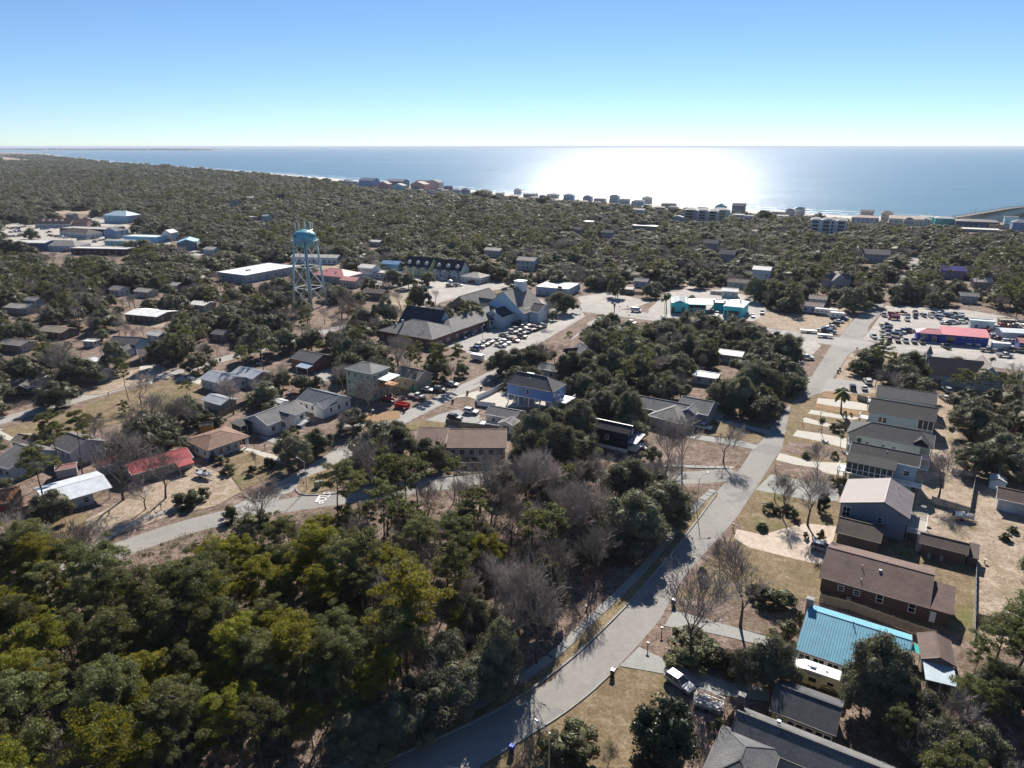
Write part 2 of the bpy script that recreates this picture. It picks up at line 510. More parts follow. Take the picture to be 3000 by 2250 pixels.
for (t1, t2, wd) in ((('b', 90, 163), ('b', 980, 165), 9), (('a', 1950, 158), ('a', 2115, 160), 12), (('b', 420, 80), ('b', 760, 84), 12)):
    A, B = at(*t1), at(*t2)
    sheet('sea_foam_streak', [(A[0], A[1]), ((A[0]+B[0])/2, (A[1]+B[1])/2 - wd/3), (B[0], B[1]), (B[0], B[1]+wd*.6), ((A[0]+B[0])/2, (A[1]+B[1])/2 + wd), (A[0], A[1]+wd)], M_FOAM, z=-1.45)

# far headland across the sound
hd = [(-20000, 15600), (-9500, 15300), (-7200, 14700), (-5700, 14300), (-5100, 14000), (-5300, 14300), (-6200, 15200), (-8000, 16500), (-12000, 17600), (-20000, 18000)]
o = sheet('far_headland_beach', hd, M_BEACH, z=-.6)
hd2 = [(-20000, 15900), (-9500, 15550), (-7300, 14950), (-5900, 14600), (-6000, 15600), (-7500, 19000), (-10500, 26000), (-24000, 27000)]
sheet('far_headland', hd2, paint((.035, .05, .04), .95), z=.5)
mb = MB(); rr = random.Random(8)
for k in range(330):
    t = rr.random(); x = -18500 + 12300 * t; y = 15500 - 500 * max(0, (x + 9500) / 4000) + rr.uniform(90, 1500) * (1 - .75 * t ** 3)
    w2 = rr.uniform(90, 220); hh = rr.uniform(14, 30)
    mb.frus((x-w2, x+w2, y-60, y+60), (x-w2*.7, x+w2*.7, y-30, y+30), -.6, hh)
o = mb.build('far_headland_hills', paint((.04, .055, .035), .9)); tag(o, kind='structure')

# ------------------------------------------------------------------ roads and lots
RL = [(-70,46),(-38,66),(-17,79.5)] + [at(*q) for q in [('h',1250,1165),('h',1440,1000),('h',1640,830),('h',1900,560),('f',0,1490),('f',130,1330),('f',215,1200),('f',300,1120),('f',370,1050),('f',475,890),('f',610,740),('f',700,620),('f',800,500),('f',900,350),('f',955,262),('f',1010,200),('f',1110,82),('c',1240,1085),('c',1300,1000)]] + [(205,386),(258,468),(312,554),(350,614),(394,690)]
RR = [(-58,36),(-30,56),(-8,71.5)] + [at(*q) for q in [('h',930,1620),('h',1290,1402),('h',1620,1165),('h',1790,1003),('h',2070,690),('f',0,1760),('f',330,1385),('f',470,1185),('f',590,992),('f',700,842),('f',790,722),('f',920,532),('f',985,442),('f',1085,300),('f',1195,240),('f',1205,130),('f',1290,20),('c',1330,1000)]] + [(211,383),(264,464),(318,550),(357,610),(400,686)]
pts_ = smooth_line(RL, 6) + smooth_line(RR, 6)[::-1]
GROUND_BLOCK.append(pts_); sheet('main_road', pts_, M_ASPHALT)
road('cross_highway', M_ASPHALT2, [(330,196),(262,222),(190,264),(137,299),(92,329),(45,358),(-20,398),(-80,436),(-154,484),(-219,540),(-311,611),(-446,712),(-600,828),(-900,1060)], 15)
road('highway_shoulder', M_GRAVEL, [(300,203),(262,232),(192,275),(160,297)], 16)
road('curving_street', M_ASPHALT, [(58,166),(43,163.5),(20,165),(-5,163.5),(-21,159.3),(-44,152),(-58,147),(-72,139),(-84,127.3),(-100,108),(-112,92)], 7)
road('middle_street', M_ASPHALT2, [(-63,146),(-52,167),(-35,203),(-5,253),(22,300),(52,352)], 6.4)
road('west_street', M_ASPHALT2, [(-190,150),(-157,203),(-137,235),(-93,302),(-30,396)], 6.6)
road('beach_side_street', M_ASPHALT2, [('l',2212,600),('l',1980,560),('l',1850,520)], 9)
road('far_side_lane', M_GRAVEL, [('n',240,520),('n',430,330),('n',600,215)], 8)

area('school_parking_lot', M_ASPHALT2, [('b',640,1345),('b',840,1250),('b',1000,1165),('b',1250,1105),('b',1560,1135),('b',1580,1165),('b',1290,1345),('b',1060,1500),('b',870,1420)])
area('sandy_parking_verge', M_GRAVEL, [('b',1040,1365),('b',1200,1240),('b',1450,1155),('b',1570,1150),('b',1270,1350),('b',1110,1440)])
area('church_parking_lot', M_GRAVEL, [('l',1080,680),('l',1400,560),('l',1800,600),('l',2212,520),('l',2212,640),('l',1560,700),('l',1200,860),('l',1050,900)])
area('church_lawn', M_SAND, [('l',1050,900),('l',830,1000),('l',640,1080),('l',420,1080),('l',400,900),('l',800,640),('l',1080,640)])
area('open_gravel_lot', M_GRAVEL, [('m',850,400),('m',1250,330),('m',1800,460),('m',1640,520),('m',1400,560),('m',900,500)])
area('store_forecourt', M_GRAVEL, [('n',0,560),('n',280,300),('n',1000,300),('n',1400,420),('n',1600,640),('n',1250,740),('n',600,690),('n',0,680)])
area('vacant_grass_lot', M_SAND, [('n',1520,590),('n',2160,640),('c',1040,1100),('c',1100,1190),('c',1030,1280),('c',900,1290),('n',1560,800),('n',1380,700)])
area('car_dealer_lot', M_GRAVEL, [('o',420,200),('o',1500,260),('o',2300,400),('o',2400,900),('o',1640,800),('o',600,720),('o',130,640),('o',350,330)])
area('left_shopping_lot', M_GRAVEL, [('j',0,440),('j',500,430),('j',1300,330),('j',2212,600),('j',2212,700),('j',1600,760),('j',950,800),('j',300,760),('j',0,700)])
area('tower_yard', M_SAND, [('k',1420,1000),('k',1600,940),('k',2212,860),('k',2212,1000),('k',1800,1040),('k',1480,1060)])
area('townhouse_lot', M_GRAVEL, [('l',600,500),('l',1000,440),('l',1500,520),('l',1850,600),('l',1300,640),('l',1080,680),('l',560,600)])
area('corner_grass_lot', M_SAND, [('f',1090,300),('f',1400,290),('f',1420,500),('f',1150,590),('f',950,545),('f',1040,370)], block=False)
area('side_gravel_lot', M_ASPHALT2, [('f',950,460),('f',1210,490),('f',1230,640),('f',1100,600),('f',900,545)])
area('motel_lane', M_GRAVEL, [('f',730,420),('f',900,250),('f',780,170),('f',640,420)], block=False)

# tar repairs let into the carriageway
M_PATCH = groundmat('tar_patch', [(.2, (.16, .155, .148)), (.5, (.205, .2, .19)), (.8, (.25, .24, .225))], .5, 6, .85, None, .006)
for (x_, y_, l_, w_, a_) in ((24, 112, 3.5, 1.2, 34), (52, 158, 7, 1.3, 32), (76, 193, 4, 2.2, 32), (104, 240, 9, 1.2, 32), (-30, 156, 4, 1.4, 70), (-64, 144, 5, 1.1, 50), (-14, 238, 4, 1.2, 31), (62, 346, 10, 1.6, 122), (150, 290, 12, 1.4, 125)):
    s_, c_ = math.sin(R(a_)), math.cos(R(a_))
    sheet('road_patch', [(x_ + u_*s_ + v_*c_, y_ + u_*c_ - v_*s_) for u_, v_ in ((0, 0), (l_, .1), (l_ - .2, w_), (.1, w_ * .95))], M_PATCH)

# yards on the right of the main road
area('front_yard', M_GRASS, [('f',700,640),('f',870,560),('f',1250,560),('f',1230,1300),('f',1000,1450),('f',380,1440),('f',345,1370),('f',470,1180),('f',640,930)])
area('back_yard', M_SAND, [('f',1550,620),('f',1760,560),('f',1800,900),('f',2212,1100),('f',2300,1659),('i',2212,900),('i',1880,880),('i',1690,620),('i',1520,120),('f',1500,1300)])
area('ranch_yard', M_GRASS, [('i',345,115),('i',1000,90),('i',1900,280),('i',1880,860),('i',1780,800),('i',760,560),('i',560,600),('i',180,600),('i',-20,620),('i',-60,560)])
area('leafy_yard', M_LITTER, [('i',-60,560),('i',560,600),('i',780,560),('i',740,860),('i',180,700),('i',0,640),('i',-120,640)])
area('roadside_lawn', M_GRASS, [('h',1780,1000),('h',2120,1060),('h',2100,1659),('h',940,1659),('h',930,1615),('h',1290,1400),('h',1620,1160)])
area('yellow_house_yard', M_LITTER, [('i',-80,1020),('i',620,1160),('i',1100,1150),('i',1250,1500),('i',1300,1700),('i',-80,1700)], block=False)
for name, mat, pts in (
 ('driveway', M_CONC, [('f',876,590),('f',1040,602),('f',1205,628),('f',1200,672),('f',1040,655),('f',866,622)]),
 ('driveway', M_CONC, [('f',832,664),('f',1030,700),('f',1150,716),('f',1110,730),('f',1000,720),('f',812,690)]),
 ('driveway', M_CONC, [('f',792,714),('f',945,755),('f',1060,790),('f',1050,812),('f',940,778),('f',768,742)]),
 ('driveway', M_CONC, [('f',742,798),('f',900,820),('f',1062,852),('f',1062,918),('f',890,870),('f',712,835)]),
 ('driveway', M_CONC, [('f',628,945),('f',760,980),('f',860,1002),('f',1060,1012),('f',1050,1098),('f',920,1075),('f',800,1040),('f',604,990)]),
 ('gravel_driveway', M_WALK, [('f',572,1085),('f',760,1120),('f',1010,1150),('f',1010,1255),('f',860,1262),('f',760,1240),('f',470,1185)]),
 ('wide_tan_driveway', M_CREAM, [('i',350,112),('i',520,150),('i',640,112),('i',800,75),('i',1000,95),('i',980,170),('i',900,345),('i',660,290),('i',430,230),('i',330,170)]),
 ('long_driveway', M_WALK, [('i',-60,640),('i',180,700),('i',480,790),('i',690,850),('i',770,905),('i',740,960),('i',560,880),('i',340,822),('i',200,790),('i',-120,740)]),
 ('driveway_apron', M_WALK, [('h',1805,1000),('h',1930,875),('h',2100,960),('h',2212,1010),('i',300,1100),('i',560,1150),('i',560,1230),('i',200,1180),('h',2150,1060)]),
 ('driveway', M_WALK, [('f',130,665),('f',265,675),('f',280,700),('f',240,730),('f',570,800),('f',545,825),('f',370,775),('f',130,712)]),
 ('driveway', M_WALK, [('f',10,845),('f',380,905),('f',470,925),('f',490,895),('f',330,855),('f',0,820)]),
 ('driveway', M_CONC, [('f',-10,1045),('f',300,1050),('f',345,1035),('f',-10,1030)]),
 ('driveway', M_CONC, [('d',1585,905),('d',1780,960),('d',1905,1028),('d',1860,1048),('d',1700,985),('d',1560,925)]),
 ('driveway', M_ASPHALT2, [('d',1690,830),('d',1800,850),('d',1940,880),('d',1860,905),('d',1790,890),('d',1680,850)]),
 ('driveway', M_CONC, [('d',905,385),('d',1000,355),('d',1090,405),('d',1000,440),('d',985,500),('d',900,460)]),
 ('driveway', M_CONC, [('d',1110,470),('d',1220,430),('d',1310,470),('d',1290,510),('d',1180,490)]),
 ('driveway', M_CONC, [('d',-20,790),('d',180,800),('d',230,850),('d',100,880),('d',-20,840)]),
 ('driveway', M_CONC, [('e',0,700),('e',180,740),('e',130,790),('e',0,770)]),
 ('driveway', M_WALK, [('e',620,700),('e',800,650),('e',900,700),('e',880,770),('e',700,790),('e',500,800),('e',480,770)]),
 ('driveway', M_CONC, [('e',700,590),('e',890,540),('e',1060,560),('e',1200,650),('e',980,640),('e',820,580)]),
 ('pool_deck', M_CONC, [('e',960,600),('e',1070,545),('e',1350,610),('e',1330,650),('e',1050,650)]),
 ('driveway', M_ASPHALT2, [('d',2030,430),('d',2130,400),('d',2212,420),('d',2212,470),('d',2100,480)]),
 ('driveway', M_ASPHALT, [('g',-10,90),('g',60,75),('g',180,110),('g',80,200),('g',-10,230)]),
): area(name, mat, pts)
area('straw_bed', M_STRAW, [('f',920,545),('f',1010,550),('f',1190,590),('f',1180,612),('f',1000,600),('f',900,580)])
area('straw_bed', M_STRAW, [('f',865,625),('f',1060,655),('f',1165,680),('f',1150,700),('f',1000,680),('f',858,650)])
area('straw_bed', M_STRAW, [('f',640,530),('f',790,520),('f',700,640),('f',640,620)], block=False)
area('straw_bed', M_STRAW, [('e',100,700),('e',380,670),('e',380,720),('e',180,760)])
area('mulch_bed', M_LITTER, [('f',750,780),('f',930,790),('f',1060,815),('f',1060,840),('f',900,815)])
area('mulch_bed', M_LITTER, [('f',690,870),('f',860,890),('f',1050,920),('f',1040,1000),('f',860,985),('f',660,935)])
area('mulch_bed', M_LITTER, [('f',600,1005),('f',860,1040),('f',1010,1120),('f',760,1110),('f',560,1070)])
# middle and left blocks
area('corner_yard', M_LITTER, [('f',0,860),('f',440,930),('f',370,1035),('f',0,1030)], block=False)
area('corner_yard', M_GRASS, [('f',0,700),('f',200,735),('f',540,830),('f',480,890),('f',300,850),('f',0,810)])
area('junction_island', M_GRASS, [('d',1915,1175),('d',1960,1110),('d',2212,1020),('e',400,960),('e',380,1100),('e',0,1165),('d',2000,1215),('d',1940,1205)], block=False)
area('oak_yard', M_SAND, [('d',820,1240),('d',1050,1080),('d',1280,1020),('d',1500,1110),('d',1560,1200),('d',1400,1290),('d',1080,1360),('g',560,230),('g',280,200)], block=False)
area('flower_yard', M_GRASS, [('d',1440,940),('d',1600,930),('d',1900,1045),('d',1750,1105),('d',1570,1190),('d',1440,1010)])
area('dirt_yard', M_GRASS, [('d',-60,1340),('d',560,1340),('g',560,220),('g',560,330),('g',160,260),('g',-60,230)], block=False)
area('long_lawn', M_GRASS, [('d',560,640),('d',800,540),('d',1120,470),('d',1290,500),('d',1300,590),('d',1000,680),('d',600,800),('d',200,900),('d',0,800)], block=False)
area('yard', M_SAND, [('d',480,480),('d',900,400),('d',1000,470),('d',640,570),('d',440,560)], block=False)
area('yard', M_SAND, [('a',980,1200),('a',1080,1200),('a',1060,1240),('a',970,1240)], block=False)
area('yard', M_GRASS, [('e',520,730),('e',680,750),('e',700,790),('e',420,800),('e',400,770)])
area('yard', M_LITTER, [('e',720,620),('e',820,590),('e',950,650),('e',860,690),('e',690,650)])
area('dead_grass_bank', M_LITTER, [('b',1270,1350),('b',1560,1180),('b',1600,1220),('b',1400,1380),('b',1300,1420)])
area('far_clearing', M_SAND, [('a',900,255),('a',1100,260),('a',1450,265),('a',1440,280),('a',1200,275),('a',1000,272)])
area('far_clearing', M_SAND, [('a',470,255),('a',650,255),('a',660,262),('a',480,264)])
area('far_clearing', M_SAND, [('j',680,255),('j',1190,250),('j',1190,300),('j',680,300)])
area('far_clearing', M_SAND, [('a',0,130),('a',200,150),('a',230,165),('a',0,170)])
area('pine_shade_clearing', M_SAND, [('n',60,200),('n',500,160),('n',560,230),('n',380,330),('n',60,330)], block=False)
area('wood_floor_edge', M_LITTER, [('h',1300,450),('h',1880,380),('h',1900,430),('h',1380,930),('h',1020,1160),('h',1000,800)], block=False)

# pavements of single slabs, grass strip between pavement and road
slab_cache = {}
def pavement(cl, width, slab, name='pavement'):
    q = smooth_line([at(*p) if isinstance(p[0], str) else p for p in cl], .5)
    base = sheet(name, ribbon_pts(q, width + .1), M_LITTER)
    GROUND_BLOCK.append(ribbon_pts(q, width + .8))
    key = (width, slab)
    if key not in slab_cache:
        slab_cache[key] = MB().frus((-slab/2+.03, slab/2-.03, -width/2, width/2), (-slab/2+.05, slab/2-.05, -width/2+.02, width/2-.02), 0, .09).mesh('paving_slab')
        slab_cache[key].materials.append(M_WALK)
    acc = 0; rr = random.Random(3); n = 0
    for i in range(len(q)-1):
        acc += math.dist(q[i], q[i+1])
        if acc >= slab and n < 200:
            acc -= slab; n += 1
            o = put('paving_slab', slab_cache[key], base, (q[i][0], q[i][1], LEVEL[0] - .02 + rr.uniform(0, .02)), math.atan2(q[i+1][1]-q[i][1], q[i+1][0]-q[i][0]) + rr.uniform(-.008, .008))
road('verge_strip', M_YELLOWGREEN, [('h',100,1659),('h',560,1455),('h',1060,1225),('h',1430,960),('h',1640,760),('h',1905,500),('f',-60,1520),('f',100,1330),('f',200,1215)], 1.9)
pavement([('h',60,1640),('h',480,1440),('h',1010,1180),('h',1370,935),('h',1570,745),('h',1890,440),('f',-70,1480),('f',0,1400),('f',110,1270),('f',195,1190)], 1.7, 1.6)
pavement([('f',300,1041),('f',120,1038),('f',0,1034),('e',2100,1030),('e',1900,1035)], 1.5, 1.6)
pavement([('g',590,240),('d',860,1405),('d',1010,1350),('d',1200,1290)], 1.5, 1.6)
# thin kerbs
def kerb(cl, w=.3, h=.22):
    q = smooth_line([at(*p) if isinstance(p[0], str) else p for p in cl], 3)
    P = ribbon_pts(q, w); n = len(q); L = P[:n]; Rr = P[n:][::-1]
    mb = MB()
    mb.v = [(x, y, 0) for x, y in L] + [(x, y, h) for x, y in L] + [(x, y, h) for x, y in Rr] + [(x, y, 0) for x, y in Rr]
    for i in range(n-1):
        for a in range(3): mb.f.append((a*n+i, a*n+i+1, (a+1)*n+i+1, (a+1)*n+i))
    o = mb.build('kerb', M_WALK); tag(o, kind='structure')
kerb([('h',180,1659),('h',620,1470),('h',1100,1235),('h',1450,985),('h',1650,805),('h',1905,545),('f',-30,1540),('f',130,1335),('f',225,1200)])
kerb([('h',930,1625),('h',1290,1405),('h',1450,1300),('h',1620,1168),('h',1790,1008)])
kerb([('d',1915,1160),('d',1925,1195),('d',1990,1220),('d',2212,1205),('e',300,1155),('e',560,1115),('e',960,1065)])
# painted stop line and STOP legend
def legend(txt, p, rot, size, mat, z, name='road_marking', sx=1.0):
    c = bpy.data.curves.new(name, 'FONT'); c.body = txt; c.size = size; c.align_x = 'CENTER'; c.align_y = 'CENTER'
    c.extrude = 0.0
    t = bpy.data.objects.new(name, c); me = bpy.data.meshes.new_from_object(t); me.materials.clear(); me.materials.append(mat)
    bpy.data.objects.remove(t)
    o = put(name, me, None, (p[0], p[1], z), rot); o.scale = (sx, 1, 1); return o
ps = at('d', 2093, 1238)
tag(legend('STOP', ps, R(180+80), 3.0, M_WHITE, LEVEL[0] + .01, sx=.8), kind='structure')
pl = at('d', 2060, 1243); sheet('stop_line', [(pl[0]-.3, pl[1]-1.7), (pl[0]+.2, pl[1]-1.7), (pl[0]+.35, pl[1]+1.7), (pl[0]-.15, pl[1]+1.7)], M_WHITE)

# ------------------------------------------------------------------ vegetation meshes
def leafquads(rng, C, N, size, asp=.62, jit=.7, up=.25):
    """one quad per centre C with outward normal N (both n x 3)"""
    n = len(C)
    N = N + rng.normal(0, jit, (n, 3)); N[:, 2] += up
    N /= np.linalg.norm(N, axis=1)[:, None] + 1e-9
    A = np.cross(N, rng.normal(0, 1, (n, 3))); A /= np.linalg.norm(A, axis=1)[:, None] + 1e-9
    B = np.cross(N, A)
    s = (size * rng.uniform(.55, 1.35, n))[:, None]
    A = A * s * .5; B = B * s * .5 * asp
    V = np.stack([C - A - B * .5, C + A * .2 - B, C + A + B * .4, C - A * .3 + B], 1).reshape(-1, 3)
    return V, np.arange(4 * n).reshape(n, 4)

def lump(rng, c, r, flat=.7):
    a, b = 7, 4; V = []
    for j in range(b + 1):
        th = math.pi * j / b
        for k in range(a):
            q = r * (1 + rng.uniform(-.28, .22)); ph = 2*math.pi*(k + .5*(j % 2))/a
            V.append(c + np.array([math.sin(th)*math.cos(ph)*q, math.sin(th)*math.sin(ph)*q, math.cos(th)*q*flat]))
    F = [(j*a+k, j*a+(k+1) % a, (j+1)*a+(k+1) % a, (j+1)*a+k) for j in range(b) for k in range(a)]
    return np.array(V), np.array(F)

def oak_crown(seed, Rr, H, z0, nl, per, leaf, mat, flat=.62, name='crown', core=True):
    rng = np.random.default_rng(seed)
    Cs, Ns = [], []
    for k in range(nl):
        az = rng.uniform(0, 2*np.pi); t = rng.uniform(0, 1) ** .7
        el = np.pi/2 * (1 - t * 1.12)
        rad = Rr * rng.uniform(.62, .86) * (1 + .18 * math.sin(3*az + seed))
        c = np.array([math.cos(az) * math.cos(el) * rad, math.sin(az) * math.cos(el) * rad, z0 + max(-.08, math.sin(el)) * (H - z0) * rng.uniform(.62, .9)])
        lr = Rr * rng.uniform(.2, .36)
        d = rng.normal(0, 1, (per, 3)); d[:, 2] = np.abs(d[:, 2]) * 1.1 - .45
        d /= np.linalg.norm(d, axis=1)[:, None]
        rr = lr * rng.uniform(.72, 1.06, per)[:, None]
        P = c + d * rr * np.array([1, 1, flat])
        Cs.append(P); Ns.append(d)
    C = np.vstack(Cs); N = np.vstack(Ns)
    V, F = leafquads(rng, C, N, leaf)
    if core:      # opaque filler lumps added inside the crown to stop light leaking through
        cc = [c_.mean(0) for c_ in Cs]; bl = [lump(rng, c_ - np.array([0, 0, .15]), Rr * .17, flat) for c_ in cc] + [lump(rng, np.array([0, 0, z0 + (H - z0) * .38]), Rr * .62, .5)]
        for v, f in bl: F = np.vstack([F, f + len(V)]); V = np.vstack([V, v])
    return np_mesh(name, V, F, mat)

def tubes(segs, sides=4):
    """segs: list (p0,p1,r0,r1) -> V,F arrays"""
    P0 = np.array([s[0] for s in segs]); P1 = np.array([s[1] for s in segs]); R0 = np.array([s[2] for s in segs]); R1 = np.array([s[3] for s in segs])
    ax = P1 - P0; ax /= np.linalg.norm(ax, axis=1)[:, None] + 1e-9
    up = np.where(np.abs(ax[:, 2:3]) < .9, np.array([[0, 0, 1.]]), np.array([[1., 0, 0]]))
    a = np.cross(ax, up); a /= np.linalg.norm(a, axis=1)[:, None] + 1e-9; b = np.cross(a, ax)
    n = len(segs); V = np.zeros((n, 2, sides, 3))
    for k in range(sides):
        t = 2*np.pi*k/sides; d = a*math.cos(t) + b*math.sin(t)
        V[:, 0, k] = P0 + d*R0[:, None]; V[:, 1, k] = P1 + d*R1[:, None]
    base = np.arange(n)[:, None]*2*sides
    F = np.concatenate([np.stack([base[:, 0]+k, base[:, 0]+(k+1) % sides, base[:, 0]+sides+(k+1) % sides, base[:, 0]+sides+k], 1) for k in range(sides)])
    return V.reshape(-1, 3), F

def branching(seed, H, spread, levels, kids, trunk_r, clear=.3, upb=.35, twist=.5):
    rng = random.Random(seed); segs = []
    def grow(p, d, L, r, lev):
        n = 3 if lev < 2 else 2
        q = p; dd = d
        for k in range(n):
            dd = (dd + Vector((rng.uniform(-1, 1), rng.uniform(-1, 1), rng.uniform(-.3, .8))) * .16 * twist).normalized()
            e = q + dd * (L / n); r1 = r * (1 - .22)
            segs.append((tuple(q), tuple(e), r, r1, lev)); q = e; r = r1
            if lev < levels and (k > 0 or lev > 0):
                for j in range(kids[lev] if k == n-1 else max(1, kids[lev]//2)):
                    a = rng.uniform(0, 2*math.pi); s = spread * rng.uniform(.6, 1.2)
                    side = Vector((math.cos(a), math.sin(a), 0)); side = (side - dd * side.dot(dd))
                    if side.length < .05: continue
                    nd = (dd * math.cos(s) + side.normalized() * math.sin(s) + Vector((0, 0, upb * .3))).normalized()
                    grow(q, nd, L * rng.uniform(.55, .82), max(.02, r * rng.uniform(.5, .72)), lev + 1)
    grow(Vector((0, 0, -.2)), Vector((rng.uniform(-.06, .06), rng.uniform(-.06, .06), 1)), H * clear, trunk_r, 0)
    return segs

def tree_skeleton_meshes(seed, H, spread, levels, kids, tr, clear, upb, twist, twigmat, split, name2='branches'):
    segs = branching(seed, H, spread, levels, kids, tr, clear, upb, twist)
    zs = max(s[1][2] for s in segs); f = H / zs
    segs = [(tuple(c*f for c in s[0]), tuple(c*f for c in s[1]), s[2], s[3], s[4]) for s in segs]
    big = [s[:4] for s in segs if s[4] <= split]; sm = [s[:4] for s in segs if s[4] > split]
    V, F = tubes(big, 5); tm = np_mesh('trunk', V, F, M_BARK)
    V, F = tubes(sm, 3); bm = np_mesh(name2, V, F, twigmat)
    return tm, bm

def trunk_mesh(seed, H, r, limbs, Rr, lean=.04):
    rng = random.Random(seed); mb = MB()
    p = Vector((0, 0, -.3)); d = Vector((rng.uniform(-lean, lean), rng.uniform(-lean, lean), 1)).normalized(); rr = r
    segs = []
    n = 5
    for k in range(n):
        q = p + d * (H / n); segs.append((tuple(p), tuple(q), rr, rr*.84)); rr *= .84; p = q
        d = (d + Vector((rng.uniform(-1, 1), rng.uniform(-1, 1), 0)) * lean * 1.2).normalized()
        if limbs and k >= 1:
            for j in range(limbs):
                a = rng.uniform(0, 6.28); b = Vector((math.cos(a), math.sin(a), rng.uniform(.25, .7))).normalized()
                m = p + b * Rr * .38; e = m + (b + Vector((0, 0, .2))).normalized() * Rr * .35
                segs.append((tuple(p), tuple(m), rr*.55, rr*.35)); segs.append((tuple(m), tuple(e), rr*.35, rr*.12))
    V, F = tubes(segs, 6)
    return np_mesh('trunk', V, F, M_BARK)

def pine_meshes(seed, H, dens, leaf, mat, nb=17):
    rng = np.random.default_rng(seed); segs = []; Cs = []; Ns = []
    lean = rng.uniform(-.03, .03, 2); n = 8; p = np.array([0, 0, -.3]); pts = [p]
    for k in range(n):
        q = np.array([lean[0]*H*(k+1)/n + rng.uniform(-.12, .12), lean[1]*H*(k+1)/n + rng.uniform(-.12, .12), H*(k+1)/n])
        r0 = .20 * (1 - k/n*.8) * H/15; r1 = .20 * (1 - (k+1)/n*.8) * H/15
        segs.append((pts[-1], q, r0, r1)); pts.append(q)
    for k in range(nb):
        t = .56 + .43 * (k / nb) ** .8; z = H * t; c = pts[min(n, int(t*n))].copy(); c[2] = z
        az = k * 2.4 + rng.uniform(-.5, .5); L = H * .29 * (1.05 - (t - .56) * 1.45) * rng.uniform(.65, 1.15); L = max(L, .7)
        dirv = np.array([math.cos(az), math.sin(az), rng.uniform(.05, .45)])
        e = c + dirv * L; segs.append((c, c + dirv*L*.55, .055, .04)); segs.append((c + dirv*L*.55, e, .04, .02))
        for j in range(3):
            s = rng.uniform(.45, 1.05); cc = c + dirv * L * s + rng.normal(0, .4, 3) * np.array([1, 1, .45])
            lr = rng.uniform(.6, 1.15) * H / 15
            m = int(dens * rng.uniform(.7, 1.3)); d = rng.normal(0, 1, (m, 3)); d[:, 2] = d[:, 2] * .8 + .35
            d /= np.linalg.norm(d, axis=1)[:, None]
            Cs.append(cc + d * (lr * rng.uniform(.45, 1.0, m)[:, None]) * np.array([1, 1, .45])); Ns.append(d)
    V, F = tubes(segs, 5); tm = np_mesh('trunk', V, F, M_BARK)
    C = np.vstack(Cs); N = np.vstack(Ns)
    V, F = leafquads(rng, C, N, leaf * 1.15, .27, .55, .1)
    return tm, np_mesh('crown', V, F, mat)

def palm_meshes(seed, H, nf=26, L=1.9):
    rng = random.Random(seed); V = []; F = []
    tm = trunk_mesh(seed, H, .2, 0, 1, .02)
    for k in range(nf):
        a = k * 2.4 + rng.uniform(-.3, .3); el = rng.uniform(-.5, 1.2); c = Vector((0, 0, H - .25))
        dr = Vector((math.cos(a)*math.cos(el), math.sin(a)*math.cos(el), math.sin(el))); side = dr.cross(Vector((0, 0, 1))).normalized()
        pts = [c + dr*L*t + Vector((0, 0, -1.1*t*t*L*.55)) for t in (0.15, .45, .75, 1.0)]
        wds = [.06, .45, .4, .08]
        for i in range(3):
            for sgn in (1, -1):
                n = len(V); dz = Vector((0, 0, -.22))
                V += [tuple(pts[i]), tuple(pts[i+1]), tuple(pts[i+1] + side*sgn*wds[i+1] + dz*wds[i+1]*2), tuple(pts[i] + side*sgn*wds[i] + dz*wds[i]*2)]
                F.append((n, n+1, n+2, n+3))
    return tm, np_mesh('crown', np.array(V), np.array(F), M_PALM)

# species tables: prototypes near (fine) and far (coarse); each entry (trunk mesh, crown mesh, nominal radius, nominal height)
SPEC = {}
def build_species():
    SPEC['oak'] = [(trunk_mesh(k, 4.2, .36, 3, 5.6, .09), oak_crown(40+k, 6.0, 8.6, 2.6, 36+3*k, 270, .27, M_OAK, .7), 6.0, 8.6) for k in range(5)]
    SPEC['oak_far'] = [(trunk_mesh(20+k, 3.6, .32, 1, 5.2, .05), oak_crown(60+k, 6.2, 8.4, 2.0, 26+2*k, 140, .42, M_OAK, .8), 6.2, 8.4) for k in range(4)]
    SPEC['pine'] = [(*pine_meshes(70+k, 15, 140, .34, M_PINE, 19), 4.2, 15) for k in range(4)]
    SPEC['pine_far'] = [(*pine_meshes(80+k, 14.5, 34, .62, M_PINE, 15), 4.0, 14.5) for k in range(3)]
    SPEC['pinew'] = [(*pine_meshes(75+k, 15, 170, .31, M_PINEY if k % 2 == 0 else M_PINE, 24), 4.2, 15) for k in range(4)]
    SPEC['bare'] = [(*tree_skeleton_meshes(90+k, 10.5, .62, 5, [4, 3, 3, 3, 2], .24, .24, .5, 1.1, M_TWIG, 1), 4.6, 10.5) for k in range(4)]
    SPEC['bare_far'] = [(*tree_skeleton_meshes(95+k, 10, .66, 5, [3, 3, 3, 2, 2], .26, .24, .5, 1.1, M_TWIG, 1), 4.6, 10) for k in range(3)]
    SPEC['red'] = [(*tree_skeleton_meshes(190+k, 7, .6, 4, [3, 3, 3, 2], .16, .22, .5, 1, M_RTWIG, 0), 3.2, 7) for k in range(2)]
    SPEC['shrub'] = [(trunk_mesh(110+k, .8, .07, 2, 1.2), oak_crown(120+k, 1.35, 2.2, .35, 14, 190, .13, M_SHRUB, .8), 1.35, 2.2) for k in range(3)]
    SPEC['magnolia'] = [(trunk_mesh(130, 3.0, .2, 3, 3), oak_crown(131, 3.3, 7.6, 1.0, 46, 150, .27, M_MAG, .9), 3.3, 7.6)]
    SPEC['palm'] = [(*palm_meshes(140, 4.6), 1.8, 5), (*palm_meshes(141, 6.2), 1.8, 6.6)]
    SPEC['fanpalm'] = [(*palm_meshes(142, 1.2, 40, 2.0), 2, 2.2)]
build_species()
